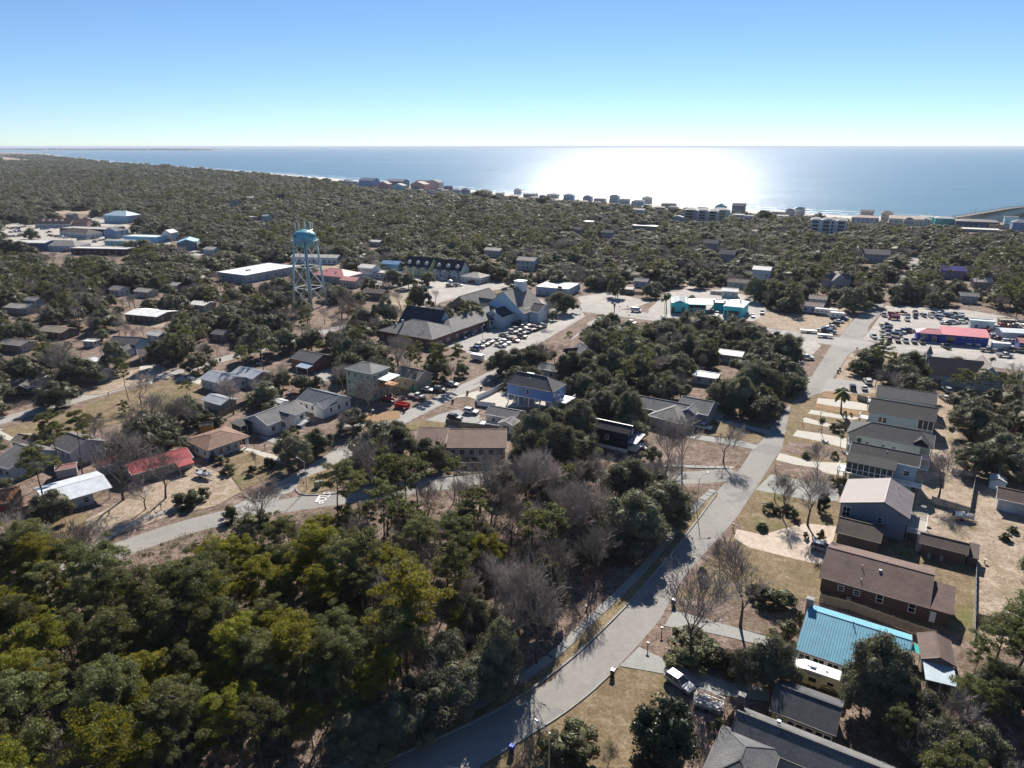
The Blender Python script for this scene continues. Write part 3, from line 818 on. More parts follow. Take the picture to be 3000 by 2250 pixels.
for _k, _v in SPEC.items():
    print(_k, [(len(a.polygons), len(b_.polygons)) for a, b_, _, _ in _v])

COMMON = dict(oak='live oak', pine='pine', pinew='pine', bare='bare tree', red='reddish bare tree', shrub='shrub', magnolia='magnolia', palm='palm', fanpalm='fan palm')
NAMES = dict(oak='live_oak', pine='pine_tree', pinew='pine_tree', bare='bare_tree', red='bare_tree', shrub='shrub', magnolia='magnolia_tree', palm='palm_tree', fanpalm='fan_palm')
TREES = []      # (species, x, y, height, far, radius)
prng = random.Random(77)
def plant(sp, x, y, H, wide=1.0, rz=None, far=False):
    TREES.append(dict(sp=sp, x=x, y=y, H=H, wide=wide, far=far, rz=prng.uniform(0, 6.28) if rz is None else rz, k=prng.randrange(99)))

def grow_tree(t, label, group):
    key = t['sp'] + '_far' if t['far'] and t['sp'] + '_far' in SPEC else t['sp']
    P = SPEC[key]; tm, cm, rr, hh = P[t['k'] % len(P)]
    e = empty(NAMES[t['sp']], (t['x'], t['y'], 0), t['rz']); e.rotation_euler = (math.sin(t['x']*7.1)*.07, math.cos(t['y']*5.3)*.07, t['rz'])
    s = t['H'] / hh; e.scale = (s * t['wide'], s * t['wide'], s)
    tag(e, label, 'palm' if 'palm' in t['sp'] else ('shrub' if t['sp'] == 'shrub' else 'tree'), group)
    put('trunk', tm, e); put('branches' if t['sp'] in ('bare', 'red') else 'crown', cm, e)
    return e

# ------------------------------------------------------------------ buildings
LANDMARKS = []; BUILDING_VIEWS = []
WIN = {}
def window_meshes(w, h, mull=True, frame=None):
    key = (round(w, 2), round(h, 2), mull, frame)
    if key in WIN: return WIN[key]
    t = .1; mb = MB()
    mb.box(-w/2-t, w/2+t, -.06, .02, -t, 0).box(-w/2-t, w/2+t, -.06, .02, h, h+t).box(-w/2-t, -w/2, -.06, .02, 0, h).box(w/2, w/2+t, -.06, .02, 0, h)
    if mull: mb.box(-w/2, w/2, -.05, .0, h/2-.03, h/2+.03)
    if mull and w > 1.3: mb.box(-.04, .04, -.049, .0, 0, h)
    f = mb.mesh('window'); f.materials.append(paint(frame, .5) if frame else M_TRIM)
    g = MB().box(-w/2, w/2, -.025, .01, 0, h).mesh('pane'); g.materials.append(M_GLASS)
    WIN[key] = (f, g); return WIN[key]

def hull(pts):
    pts = sorted(set(pts))
    def half(ps):
        out = []
        for p in ps:
            while len(out) > 1 and (out[-1][0]-out[-2][0])*(p[1]-out[-2][1]) - (out[-1][1]-out[-2][1])*(p[0]-out[-2][0]) <= 0: out.pop()
            out.append(p)
        return out
    return half(pts)[:-1] + half(pts[::-1])[:-1]

class House:
    dark = paint((.10,.085,.08), .6)
    """local frame: x along the front eave, y away from the viewer's side; origin under the front left eave corner"""
    def __init__(s, name, label, cat, A, L, D, z=3.0, az=GAZ, short=None, group=None, view=True, top=None, pad=1.0):
        p = at(*A, z) if isinstance(A[0], str) else A
        s.L, s.D, s.z = L, D, z
        s.rz = R(90 - az)
        s.trimmat = House.dark if any(w_ in label for w_ in ('brown', 'dark', 'navy', 'charcoal', 'brick', 'grey roofed', 'grey shingle', 'yellow', 'blue')) and 'white' not in label else M_TRIM
        s.o = empty(name, (p[0], p[1], 0), s.rz); tag(s.o, label, cat, group)
        s.ux = (math.cos(s.rz), math.sin(s.rz)); s.uy = (-s.ux[1], s.ux[0]); s.p = p
        s.blk = (.4, L-.4, .4, D-.4)
        c = [s.w(-pad, -pad), s.w(L+pad, -pad), s.w(L+pad, D+pad), s.w(-pad, D+pad)]
        GROUND_BLOCK.append(c)
        cx, cy = s.w(L/2, D/2)
        LANDMARKS.append((short or label, cx, cy))
        if view:
            zt = top or z + 2; pp = []
            for q, zz in ((s.w(0,0),z),(s.w(L,0),z),(s.w(L,D),z),(s.w(0,D),z),(s.w(0,0),z*.25),(s.w(L,0),z*.25),(s.w(L/2,D/2),zt),(s.w(L,D),z*.4),(s.w(0,D),z*.6)):
                u, v = proj(q[0], q[1], zz); pp.append((float(u), float(v)))
            BUILDING_VIEWS.append((hull(pp), min(q[1] for q in c) + D))
    def w(s, x, y): return (s.p[0] + s.ux[0]*x + s.uy[0]*y, s.p[1] + s.ux[1]*x + s.uy[1]*y)
    def put(s, mb, name, mat, parent=None, smooth=False, label=None, kind=None):
        o = mb.build(name, mat, parent or s.o, smooth)
        if label: o['label'] = label
        if kind: o['kind'] = kind
        return o
    def walls(s, mat, x0=None, x1=None, y0=None, y1=None, z0=0, z1=None, ov=.4, name='wall'):
        x0 = ov if x0 is None else x0; x1 = s.L-ov if x1 is None else x1; y0 = ov if y0 is None else y0; y1 = s.D-ov if y1 is None else y1
        z1 = s.z - .18 if z1 is None else z1
        s.blk = (x0, x1, y0, y1); return s.put(MB().box(x0, x1, y0, y1, z0, z1), name, mat)
    def gable(s, mat, rise, axis='x', fr=.5, x0=0, x1=None, y0=0, y1=None, z=None, wall=None, ov=.4, th=.2, trim=True, seams=0, seam_mat=None, name='roof'):
        x1 = s.L if x1 is None else x1; y1 = s.D if y1 is None else y1; z = s.z if z is None else z
        def P(a, b, zz): return (a, b, zz) if axis == 'x' else (b, a, zz)
        if axis == 'x': a0, a1, b0, b1 = x0, x1, y0, y1
        else: a0, a1, b0, b1 = y0, y1, x0, x1
        br = b0 + fr*(b1-b0); prof = [(b0,z),(br,z+rise),(b1,z),(b1,z-th),(br,z+rise-th),(b0,z-th)]
        v = [P(a0, b, zz) for b, zz in prof] + [P(a1, b, zz) for b, zz in prof]
        f = [(k, (k+1) % 6, 6+(k+1) % 6, 6+k) for k in range(6)] + [(0,1,4,5),(1,2,3,4),(6,7,10,11),(7,8,9,10)]
        roof = s.put(MB().add(v, f), name, mat)
        if wall:
            m = MB(); zb = z-th-.005
            v = [P(a, b, zz) for a in (a0+ov, a1-ov) for b, zz in ((b0+ov, zb), (br, z+rise-th-.06), (b1-ov, zb))]
            m.add(v, [(0,1,2),(5,4,3),(0,3,4,1),(1,4,5,2),(2,5,3,0)]); s.put(m, 'gable_wall', wall)
        if trim:
            m = MB()
            for a in (a0-.03, a1+.03):
                m.beam(P(a, b0, z-th*.5), P(a, br, z+rise-th*.5), .07, th+.06); m.beam(P(a, br, z+rise-th*.5), P(a, b1, z-th*.5), .07, th+.06)
            m.beam(P(a0, b0-.03, z-th*.5), P(a1, b0-.03, z-th*.5), .07, th+.02); m.beam(P(a0, b1+.03, z-th*.5), P(a1, b1+.03, z-th*.5), .07, th+.02)
            s.put(m, 'fascia', s.trimmat, roof)
            s.put(MB().beam(P(a0, br, z+rise+.02), P(a1, br, z+rise+.02), .28, .07), 'ridge_cap', mat, roof)
        if seams:
            m = MB(); k = a0 + seams
            while k < a1 - .1:
                m.beam(P(k, b0, z+.02), P(k, br, z+rise+.02), .05, .06); m.beam(P(k, br, z+rise+.02), P(k, b1, z+.02), .05, .06); k += seams
            s.put(m, 'roof_seams', seam_mat or mat, roof, kind='stuff')
        s.roof = roof; return roof
    def hip(s, mat, rise, x0=0, x1=None, y0=0, y1=None, z=None, th=.2, seams=0, ends=(1, 1), name='roof'):
        x1 = s.L if x1 is None else x1; y1 = s.D if y1 is None else y1; z = s.z if z is None else z
        W_, H_ = x1-x0, y1-y0
        if W_ >= H_: r0 = (x0 + H_/2*ends[0], (y0+y1)/2); r1 = (x1 - H_/2*ends[1], (y0+y1)/2)
        else: r0 = ((x0+x1)/2, y0 + W_/2*ends[0]); r1 = ((x0+x1)/2, y1 - W_/2*ends[1])
        v = [(x0,y0,z-th),(x1,y0,z-th),(x1,y1,z-th),(x0,y1,z-th),(x0,y0,z),(x1,y0,z),(x1,y1,z),(x0,y1,z),(*r0,z+rise),(*r1,z+rise)]
        f = [(3,2,1,0),(0,1,5,4),(1,2,6,5),(2,3,7,6),(3,0,4,7)]
        f += [(4,5,9,8),(5,6,9),(6,7,8,9),(7,4,8)] if W_ >= H_ else [(4,5,8),(5,6,9,8),(6,7,9),(7,4,8,9)]
        roof = s.put(MB().add(v, f), name, mat)
        m = MB(); m.beam((*r0, z+rise), (*r1, z+rise), .28, .08)
        for c, rr in (((x0,y0),r0),((x1,y0),r1 if W_ >= H_ else r0),((x1,y1),r1),((x0,y1),r0 if W_ >= H_ else r1)): m.beam((*c, z), (*rr, z+rise), .2, .07)
        s.put(m, 'ridge_cap', mat, roof)
        m = MB()
        for a, b in (((x0,y0-.03),(x1,y0-.03)),((x1+.03,y0),(x1+.03,y1)),((x1,y1+.03),(x0,y1+.03)),((x0-.03,y1),(x0-.03,y0))): m.beam((*a, z-th/2), (*b, z-th/2), .07, th)
        s.put(m, 'fascia', s.trimmat, roof); s.roof = roof; return roof
    def shed(s, mat, x0, x1, y0, y1, z0, z1, th=.15, seams=0, name='porch_roof', alongx=False):
        zz = (z0, z1, z1, z0) if alongx else (z0, z0, z1, z1)
        c = [(x0,y0),(x1,y0),(x1,y1),(x0,y1)]
        v = [(x, y, q-th) for (x, y), q in zip(c, zz)] + [(x, y, q) for (x, y), q in zip(c, zz)]
        roof = s.put(MB().add(v, [(3,2,1,0),(4,5,6,7),(0,1,5,4),(1,2,6,5),(2,3,7,6),(3,0,4,7)]), name, mat)
        if seams:
            m = MB(); k = x0 + seams
            while k < x1 - .05:
                if alongx: break
                m.beam((k, y0, z0+.02), (k, y1, z1+.02), .05, .06); k += seams
            k = y0 + seams
            while alongx and k < y1 - .05:
                m.beam((x0, k, z0+.02), (x1, k, z1+.02), .05, .06); k += seams
            s.put(m, 'roof_seams', mat, roof, kind='stuff')
        return roof
    def flat(s, mat, x0=0, x1=None, y0=0, y1=None, z=None, par=.35, parm=None):
        x1 = s.L if x1 is None else x1; y1 = s.D if y1 is None else y1; z = s.z if z is None else z
        roof = s.put(MB().box(x0, x1, y0, y1, z-.18, z), 'roof', mat)
        m = MB(); t = .25
        m.box(x0-.02, x1+.02, y0-.02, y0+t, z-.1, z+par).box(x0-.02, x1+.02, y1-t, y1+.02, z-.1, z+par).box(x0-.02, x0+t, y0+t, y1-t, z-.1, z+par).box(x1-t, x1+.02, y0+t, y1-t, z-.1, z+par)
        s.put(m, 'parapet', parm or mat, roof); s.roof = roof; return roof
    def win(s, side, u, z, w=.95, h=1.25, mull=True, frame=None, name='window', blk=None):
        x0, x1, y0, y1 = blk or s.blk
        loc, rz = {'f': ((u, y0, z), 0), 'b': ((u, y1, z), math.pi), 'l': ((x0, u, z), -math.pi/2), 'r': ((x1, u, z), math.pi/2)}[side]
        f, g = window_meshes(w, h, mull, frame)
        o = put(name, f, s.o, loc, rz); put('pane', g, o); return o
    def wins(s, side, n, z, w=.95, h=1.25, skip=(), **k):
        x0, x1, y0, y1 = k.get('blk') or s.blk; a, b = (x0, x1) if side in 'fb' else (y0, y1)
        for i in range(n):
            if i not in skip: s.win(side, a + (b-a)*(i+.5)/n, z, w, h, **k)
    def door(s, side, u, z=0.1, w=.95, h=2.1, mat=None, glazed=False):
        x0, x1, y0, y1 = s.blk
        loc, rz = {'f': ((u, y0, z), 0), 'b': ((u, y1, z), math.pi), 'l': ((x0, u, z), -math.pi/2), 'r': ((x1, u, z), math.pi/2)}[side]
        m = MB().box(-w/2, w/2, -.05, .02, 0, h).mesh('door'); m.materials.append(mat or M_TRIM); o = put('door', m, s.o, loc, rz)
        if glazed:
            g = MB().box(-w/2+.12, w/2-.12, -.07, -.045, .3, h-.15).mesh('pane'); g.materials.append(M_GLASS); put('pane', g, o)
        return o
    def posts(s, pts, z0, z1, w=.16, mat=None, name='post'):
        for x, y in pts: s.put(MB().box(x-w/2, x+w/2, y-w/2, y+w/2, z0, z1), name, mat or M_TRIM)
    def rail(s, pts, z, h=1.0, mat=None, step=.35):
        m = MB()
        for (x0, y0), (x1, y1) in zip(pts, pts[1:]):
            L = math.dist((x0, y0), (x1, y1)); n = max(1, int(L/step))
            m.beam((x0,y0,z+h), (x1,y1,z+h), .09); m.beam((x0,y0,z+.12), (x1,y1,z+.12), .06)
            for k in range(n+1):
                t = k/n; m.beam((x0+(x1-x0)*t, y0+(y1-y0)*t, z), (x0+(x1-x0)*t, y0+(y1-y0)*t, z+h), .1 if k % 6 == 0 else .045)
        return s.put(m, 'railing', mat or M_TRIM)
    def deck(s, x0, x1, y0, y1, z, mat=None, stilts=True, name='deck'):
        d = s.put(MB().box(x0, x1, y0, y1, z-.2, z), name, mat or wood((.36,.33,.29)))
        if stilts and z > .6: s.posts([(x, y) for x in (x0+.2, x1-.2) for y in (y0+.2, y1-.2)], 0, z-.2, .18, wood((.3,.27,.22)))
        return d
    def stairs(s, x, y, z, dx, dy, w=1.1, mat=None):
        n = max(3, int(z/.19)); m = MB()
        run = n * .27
        for k in range(n):
            t = (k+.5)/n; px, py = x+dx*run*t, y+dy*run*t; zz = z*(1-t)
            hw = w/2
            if dx: m.box(px-.15, px+.15, py-hw, py+hw, zz-.05, zz)
            else: m.box(px-hw, px+hw, py-.15, py+.15, zz-.05, zz)
        for sg in (-1, 1):
            ox, oy = (0, sg*w/2) if dx else (sg*w/2, 0)
            m.beam((x+ox, y+oy, z-.1), (x+dx*run+ox, y+dy*run+oy, 0), .07, .25); m.beam((x+ox, y+oy, z+.9), (x+dx*run+ox, y+dy*run+oy, .9), .07)
        return s.put(m, 'stairs', mat or M_TRIM)
    def chimney(s, x, y, z0, z1, w=.9, mat=None):
        c = s.put(MB().box(x-w/2, x+w/2, y-w/2*.8, y+w/2*.8, z0, z1), 'chimney', mat or brick((.28,.2,.16))); s.put(MB().box(x-w/2-.08, x+w/2+.08, y-w/2*.8-.08, y+w/2*.8+.08, z1, z1+.12), 'cap', M_WALK, c)
    def vent(s, x, y, z, r=.09, h=.5, box=False):
        if box: s.put(MB().box(x-.25, x+.25, y-.2, y+.2, z-.1, z+.3), 'roof_vent', M_GALV)
        else: s.put(MB().tube((x, y, z-.3), (x, y, z+h), r, r, 8), 'vent_pipe', M_GALV)
    def ac(s, x, y, z=.1):
        s.put(MB().box(x-.4, x+.4, y-.4, y+.4, z, z+.75), 'air_conditioner', M_GALV)

GREY_SH = (.13,.135,.14); DK_SH = (.035,.036,.04); BRN_SH = (.12,.085,.075); LGREY_SH = (.2,.2,.2); TAN_SH = (.27,.235,.2)
BLUEW = (.20,.28,.38); PALEB = (.42,.52,.58); WHITEW = (.72,.72,.70); TURQ = (.05,.55,.58)

# ---- right of the main road, near to far
h = House('blue_roofed_house', 'long house with a bright blue sheet metal roof and brick chimney', 'house', ('i',730,890), 15.7, 14.0, 2.9, short='blue metal roofed house', top=5.4)
h.walls(siding((.55,.57,.56))); h.gable(sheetmetal((.12,.36,.48)), 2.5, fr=.62, wall=siding((.55,.57,.56)), seams=.42, seam_mat=sheetmetal((.09,.29,.40)))
h.wins('f', 7, .75, 1.6, 1.5, skip=(5, 6)); h.wins('l', 3, 1, 1, 1.2); h.chimney(.1, 9.9, 0, 6.6, 1.1, brick((.42,.35,.31))); h.vent(7.2, 8.2, 5.5); h.vent(10.6, 4.2, 4.2)
h = House('brown_ranch_house', 'long single storey ranch house with brown shingle roof and dark brick walls', 'house', ('i',885,420), 21.8, 14.6, 3.0, short='brown ranch house', top=5.6)
h.walls(brick((.10,.06,.05)), x1=17.8); h.walls(brick((.10,.06,.05)), x0=17.8, x1=21.4, y0=.4, y1=7.6); h.blk = (.4, 21.4, .4, 14.2)
h.gable(shingle((.155,.095,.08)), 2.5, fr=.52, x1=18.2, wall=siding((.10,.07,.06))); h.gable(shingle((.155,.095,.08)), 1.35, fr=.999, x0=18.2, x1=21.8, y0=0, y1=7.6, name='wing_roof', trim=False)
for u, ww, hh in ((3.9,.9,.9),(6.6,.9,.9),(10.4,1.0,1.5),(15.6,1.0,1.6)): h.win('f', u, 1.5-hh*.3, ww, hh)
h.vent(6.6, 4.8, 4.7); h.vent(9.6, 5.2, 4.7, box=True); h.vent(6.9, 1.8, 3.5); h.vent(10.4, 8.9, 5, .12, .3); h.ac(5.5, -.6); h.door('f', 18.9, .2, .9, 2.1)
h = House('brown_garage', 'small garage with dark brown shingle roof wedged between ranch and grey blue house', 'garage', ('i',990,130), 8.6, 8.4, 2.7, short='brown garage', top=4.2)
h.walls(siding((.18,.14,.11))); h.gable(shingle((.10,.075,.06)), 1.7, wall=siding((.18,.14,.11))); h.vent(6.4, 5.3, 3.9, box=True)
h = House('long_brown_shed', 'long low brown workshop with shingle roof and lean-to behind the ranch house', 'shed', ('i',1530,200), 10.6, 5.4, 2.6, short='long brown workshop', top=3.8)
h.walls(siding((.17,.12,.09)), x1=8.4); h.gable(shingle((.13,.09,.075)), 1.2, x1=8.7, wall=siding((.17,.12,.09))); h.shed(shingle((.10,.07,.06)), 8.75, 10.6, .1, 5.3, 2.2, 2.9); h.walls(siding((.14,.1,.08)), x0=8.8, x1=10.3, y0=.6, y1=4.8, z1=2.0); h.win('f', 6.2, 1, .8, .9); h.posts([(2.2,-.4),(4.4,-.4)], 0, 1.2, .5, M_WALK, 'plinth')
h = House('brown_gabled_shed', 'small shed with brown shingle gable roof beside the blue metal roof', 'shed', ('i',1548,950), 4.9, 6.8, 2.6, az=113, short='brown gabled shed', top=3.8)
h.walls(siding((.42,.40,.36))); h.gable(shingle((.15,.10,.085)), 1.0, axis='y', wall=siding((.42,.40,.36))); h.wins('f', 3, 1.0, .9, .8)
h.shed(sheetmetal((.42,.52,.58)), .2, 4.5, -4.3, -.05, 2.1, 2.45, seams=.45, name='lean_to_roof'); h.posts([(.4,-4.1),(4.3,-4.1),(2.3,-4.1)], 0, 2.0, .12)
h = House('yellow_house', 'small yellow house with dark grey shingle roof next to the caravan', 'house', ('i',560,1285), 8.9, 7.6, 3.1, short='yellow house', top=5)
h.walls(siding((.42,.33,.08))); h.gable(shingle((.085,.088,.10)), 1.9, wall=siding((.42,.33,.08))); 
for u in (1.6, 3.0, 4.2, 5.5, 6.8, 7.9): h.win('f', u, 1.0, .9, 1.3)
gq = at('i', 385, 1262, 3.0)
h = House('grey_roofed_house', 'large house with grey shingle roof and brick chimney cut off by the picture edge', 'house', (gq[0] - 6.4*math.sin(R(32)), gq[1] - 6.4*math.cos(R(32))), 22, 6.4, 3.0, short='grey roofed corner house', top=5)
h.walls(siding((.40,.40,.37))); h.gable(shingle((.16,.165,.165)), 1.9, wall=siding((.40,.40,.37))); h.chimney(.0, 5.4, 0, 5.9, .9, brick((.16,.13,.11))); h.vent(5.4, 4.4, 4.6, box=True)
h.walls(siding((.40,.40,.37)), x0=-1.0, x1=6.2, y0=-8.6, y1=.4, name='wing_wall'); h.hip(shingle((.14,.145,.15)), 1.8, x0=-1.4, x1=6.6, y0=-9, y1=1.5, z=3.02, name='wing_roof')
h = House('grey_blue_house', 'two storey grey blue house with tan metal gable roof and side deck', 'house', ('f',1012,1265), 13.8, 13.6, 5.7, short='grey blue metal roofed house', top=8)
G = siding((.22,.27,.32)); MR = sheetmetal((.40,.34,.33))
h.walls(G); h.gable(MR, 2.5, axis='y', fr=.62, wall=G, seams=.45, seam_mat=sheetmetal((.34,.29,.28)))
h.win('f', 8.4, 3.0, .9, 1.2); h.win('f', 1.7, 2.7, 1.5, 2.2); h.wins('l', 3, 3.4, 1, 1.3); h.wins('r', 3, 3.4, 1, 1.3); h.vent(10.6, 9.5, 7.9)
h.deck(13.6, 17.2, .8, 9.6, 2.3); h.rail([(17.1,.9),(17.1,9.5),(13.8,9.5)], 2.3); h.rail([(13.8,.9),(17.1,.9)], 2.3); h.stairs(16.4, .8, 2.3, 0, -1)
h = House('screened_porch_house', 'raised pale blue house with dark roof and long white screened porch', 'house', ('f',1060,997), 15.6, 11.5, 6.2, short='screened porch house', top=8)
G = siding(PALEB); h.walls(G, x0=.4, x1=15.2, y0=3.4, y1=11.1, z0=2.6, z1=6.9); h.walls(siding((.34,.40,.44)), x0=.8, x1=14.8, y0=3.8, y1=10.8, z1=2.55, name='lower_wall'); h.blk = (.4, 15.2, 3.4, 11.1)
h.gable(shingle(DK_SH), 1.7, x0=0, x1=15.6, y0=3.0, y1=11.5, z=7.1, wall=G); h.shed(shingle((.05,.052,.055)), -.1, 10.9, 0, 3.6, 6.2, 7.35)
h.deck(.1, 10.7, .2, 3.3, 3.2, M_TRIM); h.deck(-1.8, 0, .4, 4.2, 3.2, M_TRIM); h.rail([(0,.4),(-1.7,.4),(-1.7,4.1)], 3.2); h.deck(10.8, 16.8, .6, 3.2, 3.0, M_TRIM); h.rail([(10.9,.7),(16.7,.7),(16.7,3.1)], 3.0)
for k in range(8): h.put(MB().box(.25+k*1.28, 1.4+k*1.28, .28, .33, 3.3, 5.95), 'insect_screen', paint((.035,.04,.045), .6))
h.posts([(.15+k*1.28, .3) for k in range(9)], 3.2, 6.1, .15); h.put(MB().box(.15, 10.45, .22, .38, 4.3, 4.42), 'screen_rail', M_TRIM)
h.win('f', 13.2, 4.2, 1.1, 1.2); h.vent(8.2, 6.0, 8.0, .12, .5)
h = House('cream_long_house', 'long raised cream house with charcoal hipped roof and stacked corner balconies', 'house', ('f',1065,812), 20.4, 10.6, 6.6, short='cream balcony house', top=9)
G = siding((.60,.60,.50)); h.walls(G, x0=2.2, x1=17.6); h.walls(G, x0=.5, x1=19.8, y0=3.0, y1=10.1, name='rear_wall'); h.blk = (2.2, 17.6, .4, 10.2)
h.hip(shingle((.06,.062,.065)), 2.4, ends=(1, .7)); h.gable(shingle((.05,.052,.055)), 1.4, axis='y', x0=15.6, x1=19.2, y0=.6, y1=5.5, z=6.9, name='dormer_roof', trim=False)
for u in (5.2, 9.0, 11.6): h.win('f', u, 3.9, .9, 1.0)
h.door('f', 3.2, 3.3, 1.0, 2.2, M_DARK)
for zz in (3.2, .25): h.deck(.3, 2.3, .4, 3.0, zz, M_TRIM, False); h.deck(17.6, 20.2, .4, 3.2, zz, M_TRIM, False)
h.rail([(2.2,.5),(.4,.5),(.4,2.9)], 3.2); h.rail([(17.7,.5),(20.1,.5),(20.1,3.1)], 3.2); h.rail([(17.7,.5),(20.1,.5),(20.1,3.1)], .3); h.posts([(.4,.5),(20.1,.5),(20.1,3.1),(.4,2.9)], 0, 6.4, .2)
h = House('pale_blue_house', 'pale blue house with charcoal gable roof and dark rear screen porch', 'house', ('f',1200,670), 17.6, 11.4, 5.4, short='pale blue screened house', top=8)
G = siding((.44,.55,.60)); h.walls(G, x1=13.2); h.walls(G, x0=13.2, y0=3.2, name='rear_wall'); h.blk = (.4, 13.2, .4, 11); h.gable(shingle(DK_SH), 2.4, wall=G)
h.win('f', 3.6, 2.4, .9, 1.5); h.win('f', 4.8, 2.4, .9, 1.5); h.deck(13.2, 17.2, .4, 3.2, 2.4, M_TRIM, False)
for k in range(3): h.put(MB().box(13.4+k*1.3, 14.6+k*1.3, .42, .47, 2.5, 5.0), 'insect_screen', paint((.035,.04,.045), .6))
h.posts([(13.3+k*1.3, .45) for k in range(4)], 0, 5.2, .16); h.deck(-2.2, .3, .4, 3.6, 2.6, M_TRIM); h.rail([(.3,.5),(-2.1,.5),(-2.1,3.5)], 2.6)
h = House('charcoal_roofed_house', 'house with plain charcoal roof, the farthest of the five roadside houses', 'house', ('f',1250,575), 16.8, 11.8, 5.2, az=119, short='farthest roadside house', top=7)
G = siding((.46,.47,.46)); h.walls(G); h.gable(shingle((.04,.043,.055)), 1.9, wall=G); h.vent(6, 7, 6.5); h.vent(13.4, 7, 6.5); h.deck(-2, .2, 1, 4, 2.6, M_TRIM); h.rail([(.2,1.1),(-1.9,1.1),(-1.9,3.9)], 2.6)
h = House('chapel_like_building', 'blue gabled building with very dark steep roof and white steeple by the highway', 'building', ('o',985,1085), 22, 14, 4.0, az=112, short='steepled building', top=9)
G = siding((.36,.46,.52)); h.walls(G); h.gable(shingle((.035,.038,.05)), 4.6, x1=17, wall=G, trim=False)
h.gable(shingle((.24,.205,.18)), 5.0, axis='y', x0=13.2, x1=22.6, y0=-1.2, y1=14.6, z=3.9, wall=G, name='cross_roof'); h.walls(G, x0=13.7, x1=22.1, y0=-.8, y1=.4, z1=3.6, name='gable_front')
h.gable(shingle((.04,.04,.05)), 1.6, x0=19.5, x1=24, y0=3, y1=8, z=4.2, name='dormer_roof', trim=False); h.blk = (.4, 21.6, .4, 13.6); h.win('f', 2.3, 1, .9, 1.9); h.win('f', 3.6, 1, .9, 1.9)
h.put(MB().box(.2, 1.7, 12.2, 13.7, 0, 8.2), 'steeple', M_TRIM); h.put(MB().add([(-.2,11.8,8.2),(2.1,11.8,8.2),(2.1,14.1,8.2),(-.2,14.1,8.2),(.95,12.95,11.2)], [(0,1,4),(1,2,4),(2,3,4),(3,0,4),(3,2,1,0)]), 'spire', shingle((.3,.26,.23)))
h = House('white_garage_house', 'low white building with brown roof and blue doors at the right edge', 'house', ('f',2035,1240), 12, 7.4, 3.0, short='white right edge building', top=4.5)
h.walls(siding((.5,.56,.62))); h.gable(shingle((.13,.085,.07)), 1.5, wall=siding((.5,.56,.62))); h.door('f', 2.6, 0, 2.4, 2.2, paint((.55,.62,.7))); h.door('f', 7.2, 0, 2.4, 2.2, paint((.55,.62,.7)))
h = House('garden_shed', 'small pale blue garden shed behind the grey fence', 'shed', ('f',1990,1120), 3.6, 3.6, 2.3, short='pale blue garden shed', top=3.2, view=False)
h.walls(siding((.5,.57,.63)), ov=.15); h.gable(sheetmetal((.55,.57,.6)), .8, axis='y', ov=.15, wall=siding((.5,.57,.63)))

# ---- middle block
h = House('blue_stilt_house', 'bright blue house raised on stilts with dark hipped roof and open carport', 'house', ('e',1062,490), 17.6, 9.6, 7.0, short='blue stilt house', top=9.2)
G = siding((.16,.30,.62)); h.walls(G, z0=3.4); h.hip(shingle((.085,.09,.10)), 3.0, ends=(.35, 1)); h.walls(M_TRIM, x0=3.4, x1=6.0, y0=6.4, y1=8.8, z0=7.0, z1=8.9, name='roof_lantern'); h.blk = (.4, 17.2, .4, 9.2)
h.win('f', 8.2, 4.4, 1.0, 1.6); h.win('f', 5.3, 5.6, 1.4, .5, False); h.wins('r', 3, 4.3, 1, 1.6); h.posts([(x, y) for x in (.7, 4.6, 8.5, 12.6, 16.8) for y in (.7, 4.8, 8.9)], 0, 3.4, .3, M_TRIM, 'stilt')
h.put(MB().box(.42, 17.18, .3, .42, 3.2, 3.5), 'floor_band', M_TRIM); h.walls(siding((.6,.62,.62)), x0=12.6, x1=16.8, y0=4.8, y1=8.9, z1=3.38, name='store_room'); h.deck(17.3, 21.4, 2, 8.6, 3.4, M_TRIM); h.rail([(17.5,2.1),(21.3,2.1),(21.3,8.5)], 3.4); h.vent(13.6, 4.2, 9.4); h.vent(7.6, 3.2, 8.6)
h = House('small_porch_house', 'small one storey house with grey roof and white railed front deck', 'house', ('e',925,690), 10.4, 7.6, 3.3, az=117, short='white decked bungalow', top=5)
G = siding((.50,.46,.38)); h.walls(G); h.gable(shingle((.15,.15,.155)), 1.5, wall=G); h.win('f', 3.0, 1.2, 1, 1.2); h.door('f', 6.2, .6, 1, 2.1, glazed=True); h.deck(-.9, 6.4, -3.2, .3, .7, M_TRIM); h.rail([(-.8,.2),(-.8,-3.1),(6.3,-3.1),(6.3,-.2)], .7)
h.walls(siding((.6,.6,.58)), x0=7.0, x1=11.6, y0=-3.6, y1=.3, z1=2.8, name='sunroom_wall'); h.gable(shingle((.17,.17,.165)), .9, axis='y', x0=6.8, x1=11.8, y0=-3.9, y1=.6, z=2.95, name='sunroom_roof', wall=siding((.6,.6,.58)), ov=.2); h.win('f', 9.3, .8, 1.9, 1.5, blk=(7,11.6,-3.6,.3))
h = House('brown_duplex', 'long low duplex with brown shingle roof split by a parapet wall', 'house', ('e',680,910), 16.2, 9.4, 3.1, az=90, short='brown duplex', top=5)
G = siding((.42,.44,.44)); h.walls(G); h.gable(shingle((.19,.115,.09)), 1.9, fr=.92, wall=G); h.wins('f', 6, .9, 1.3, 1.4)
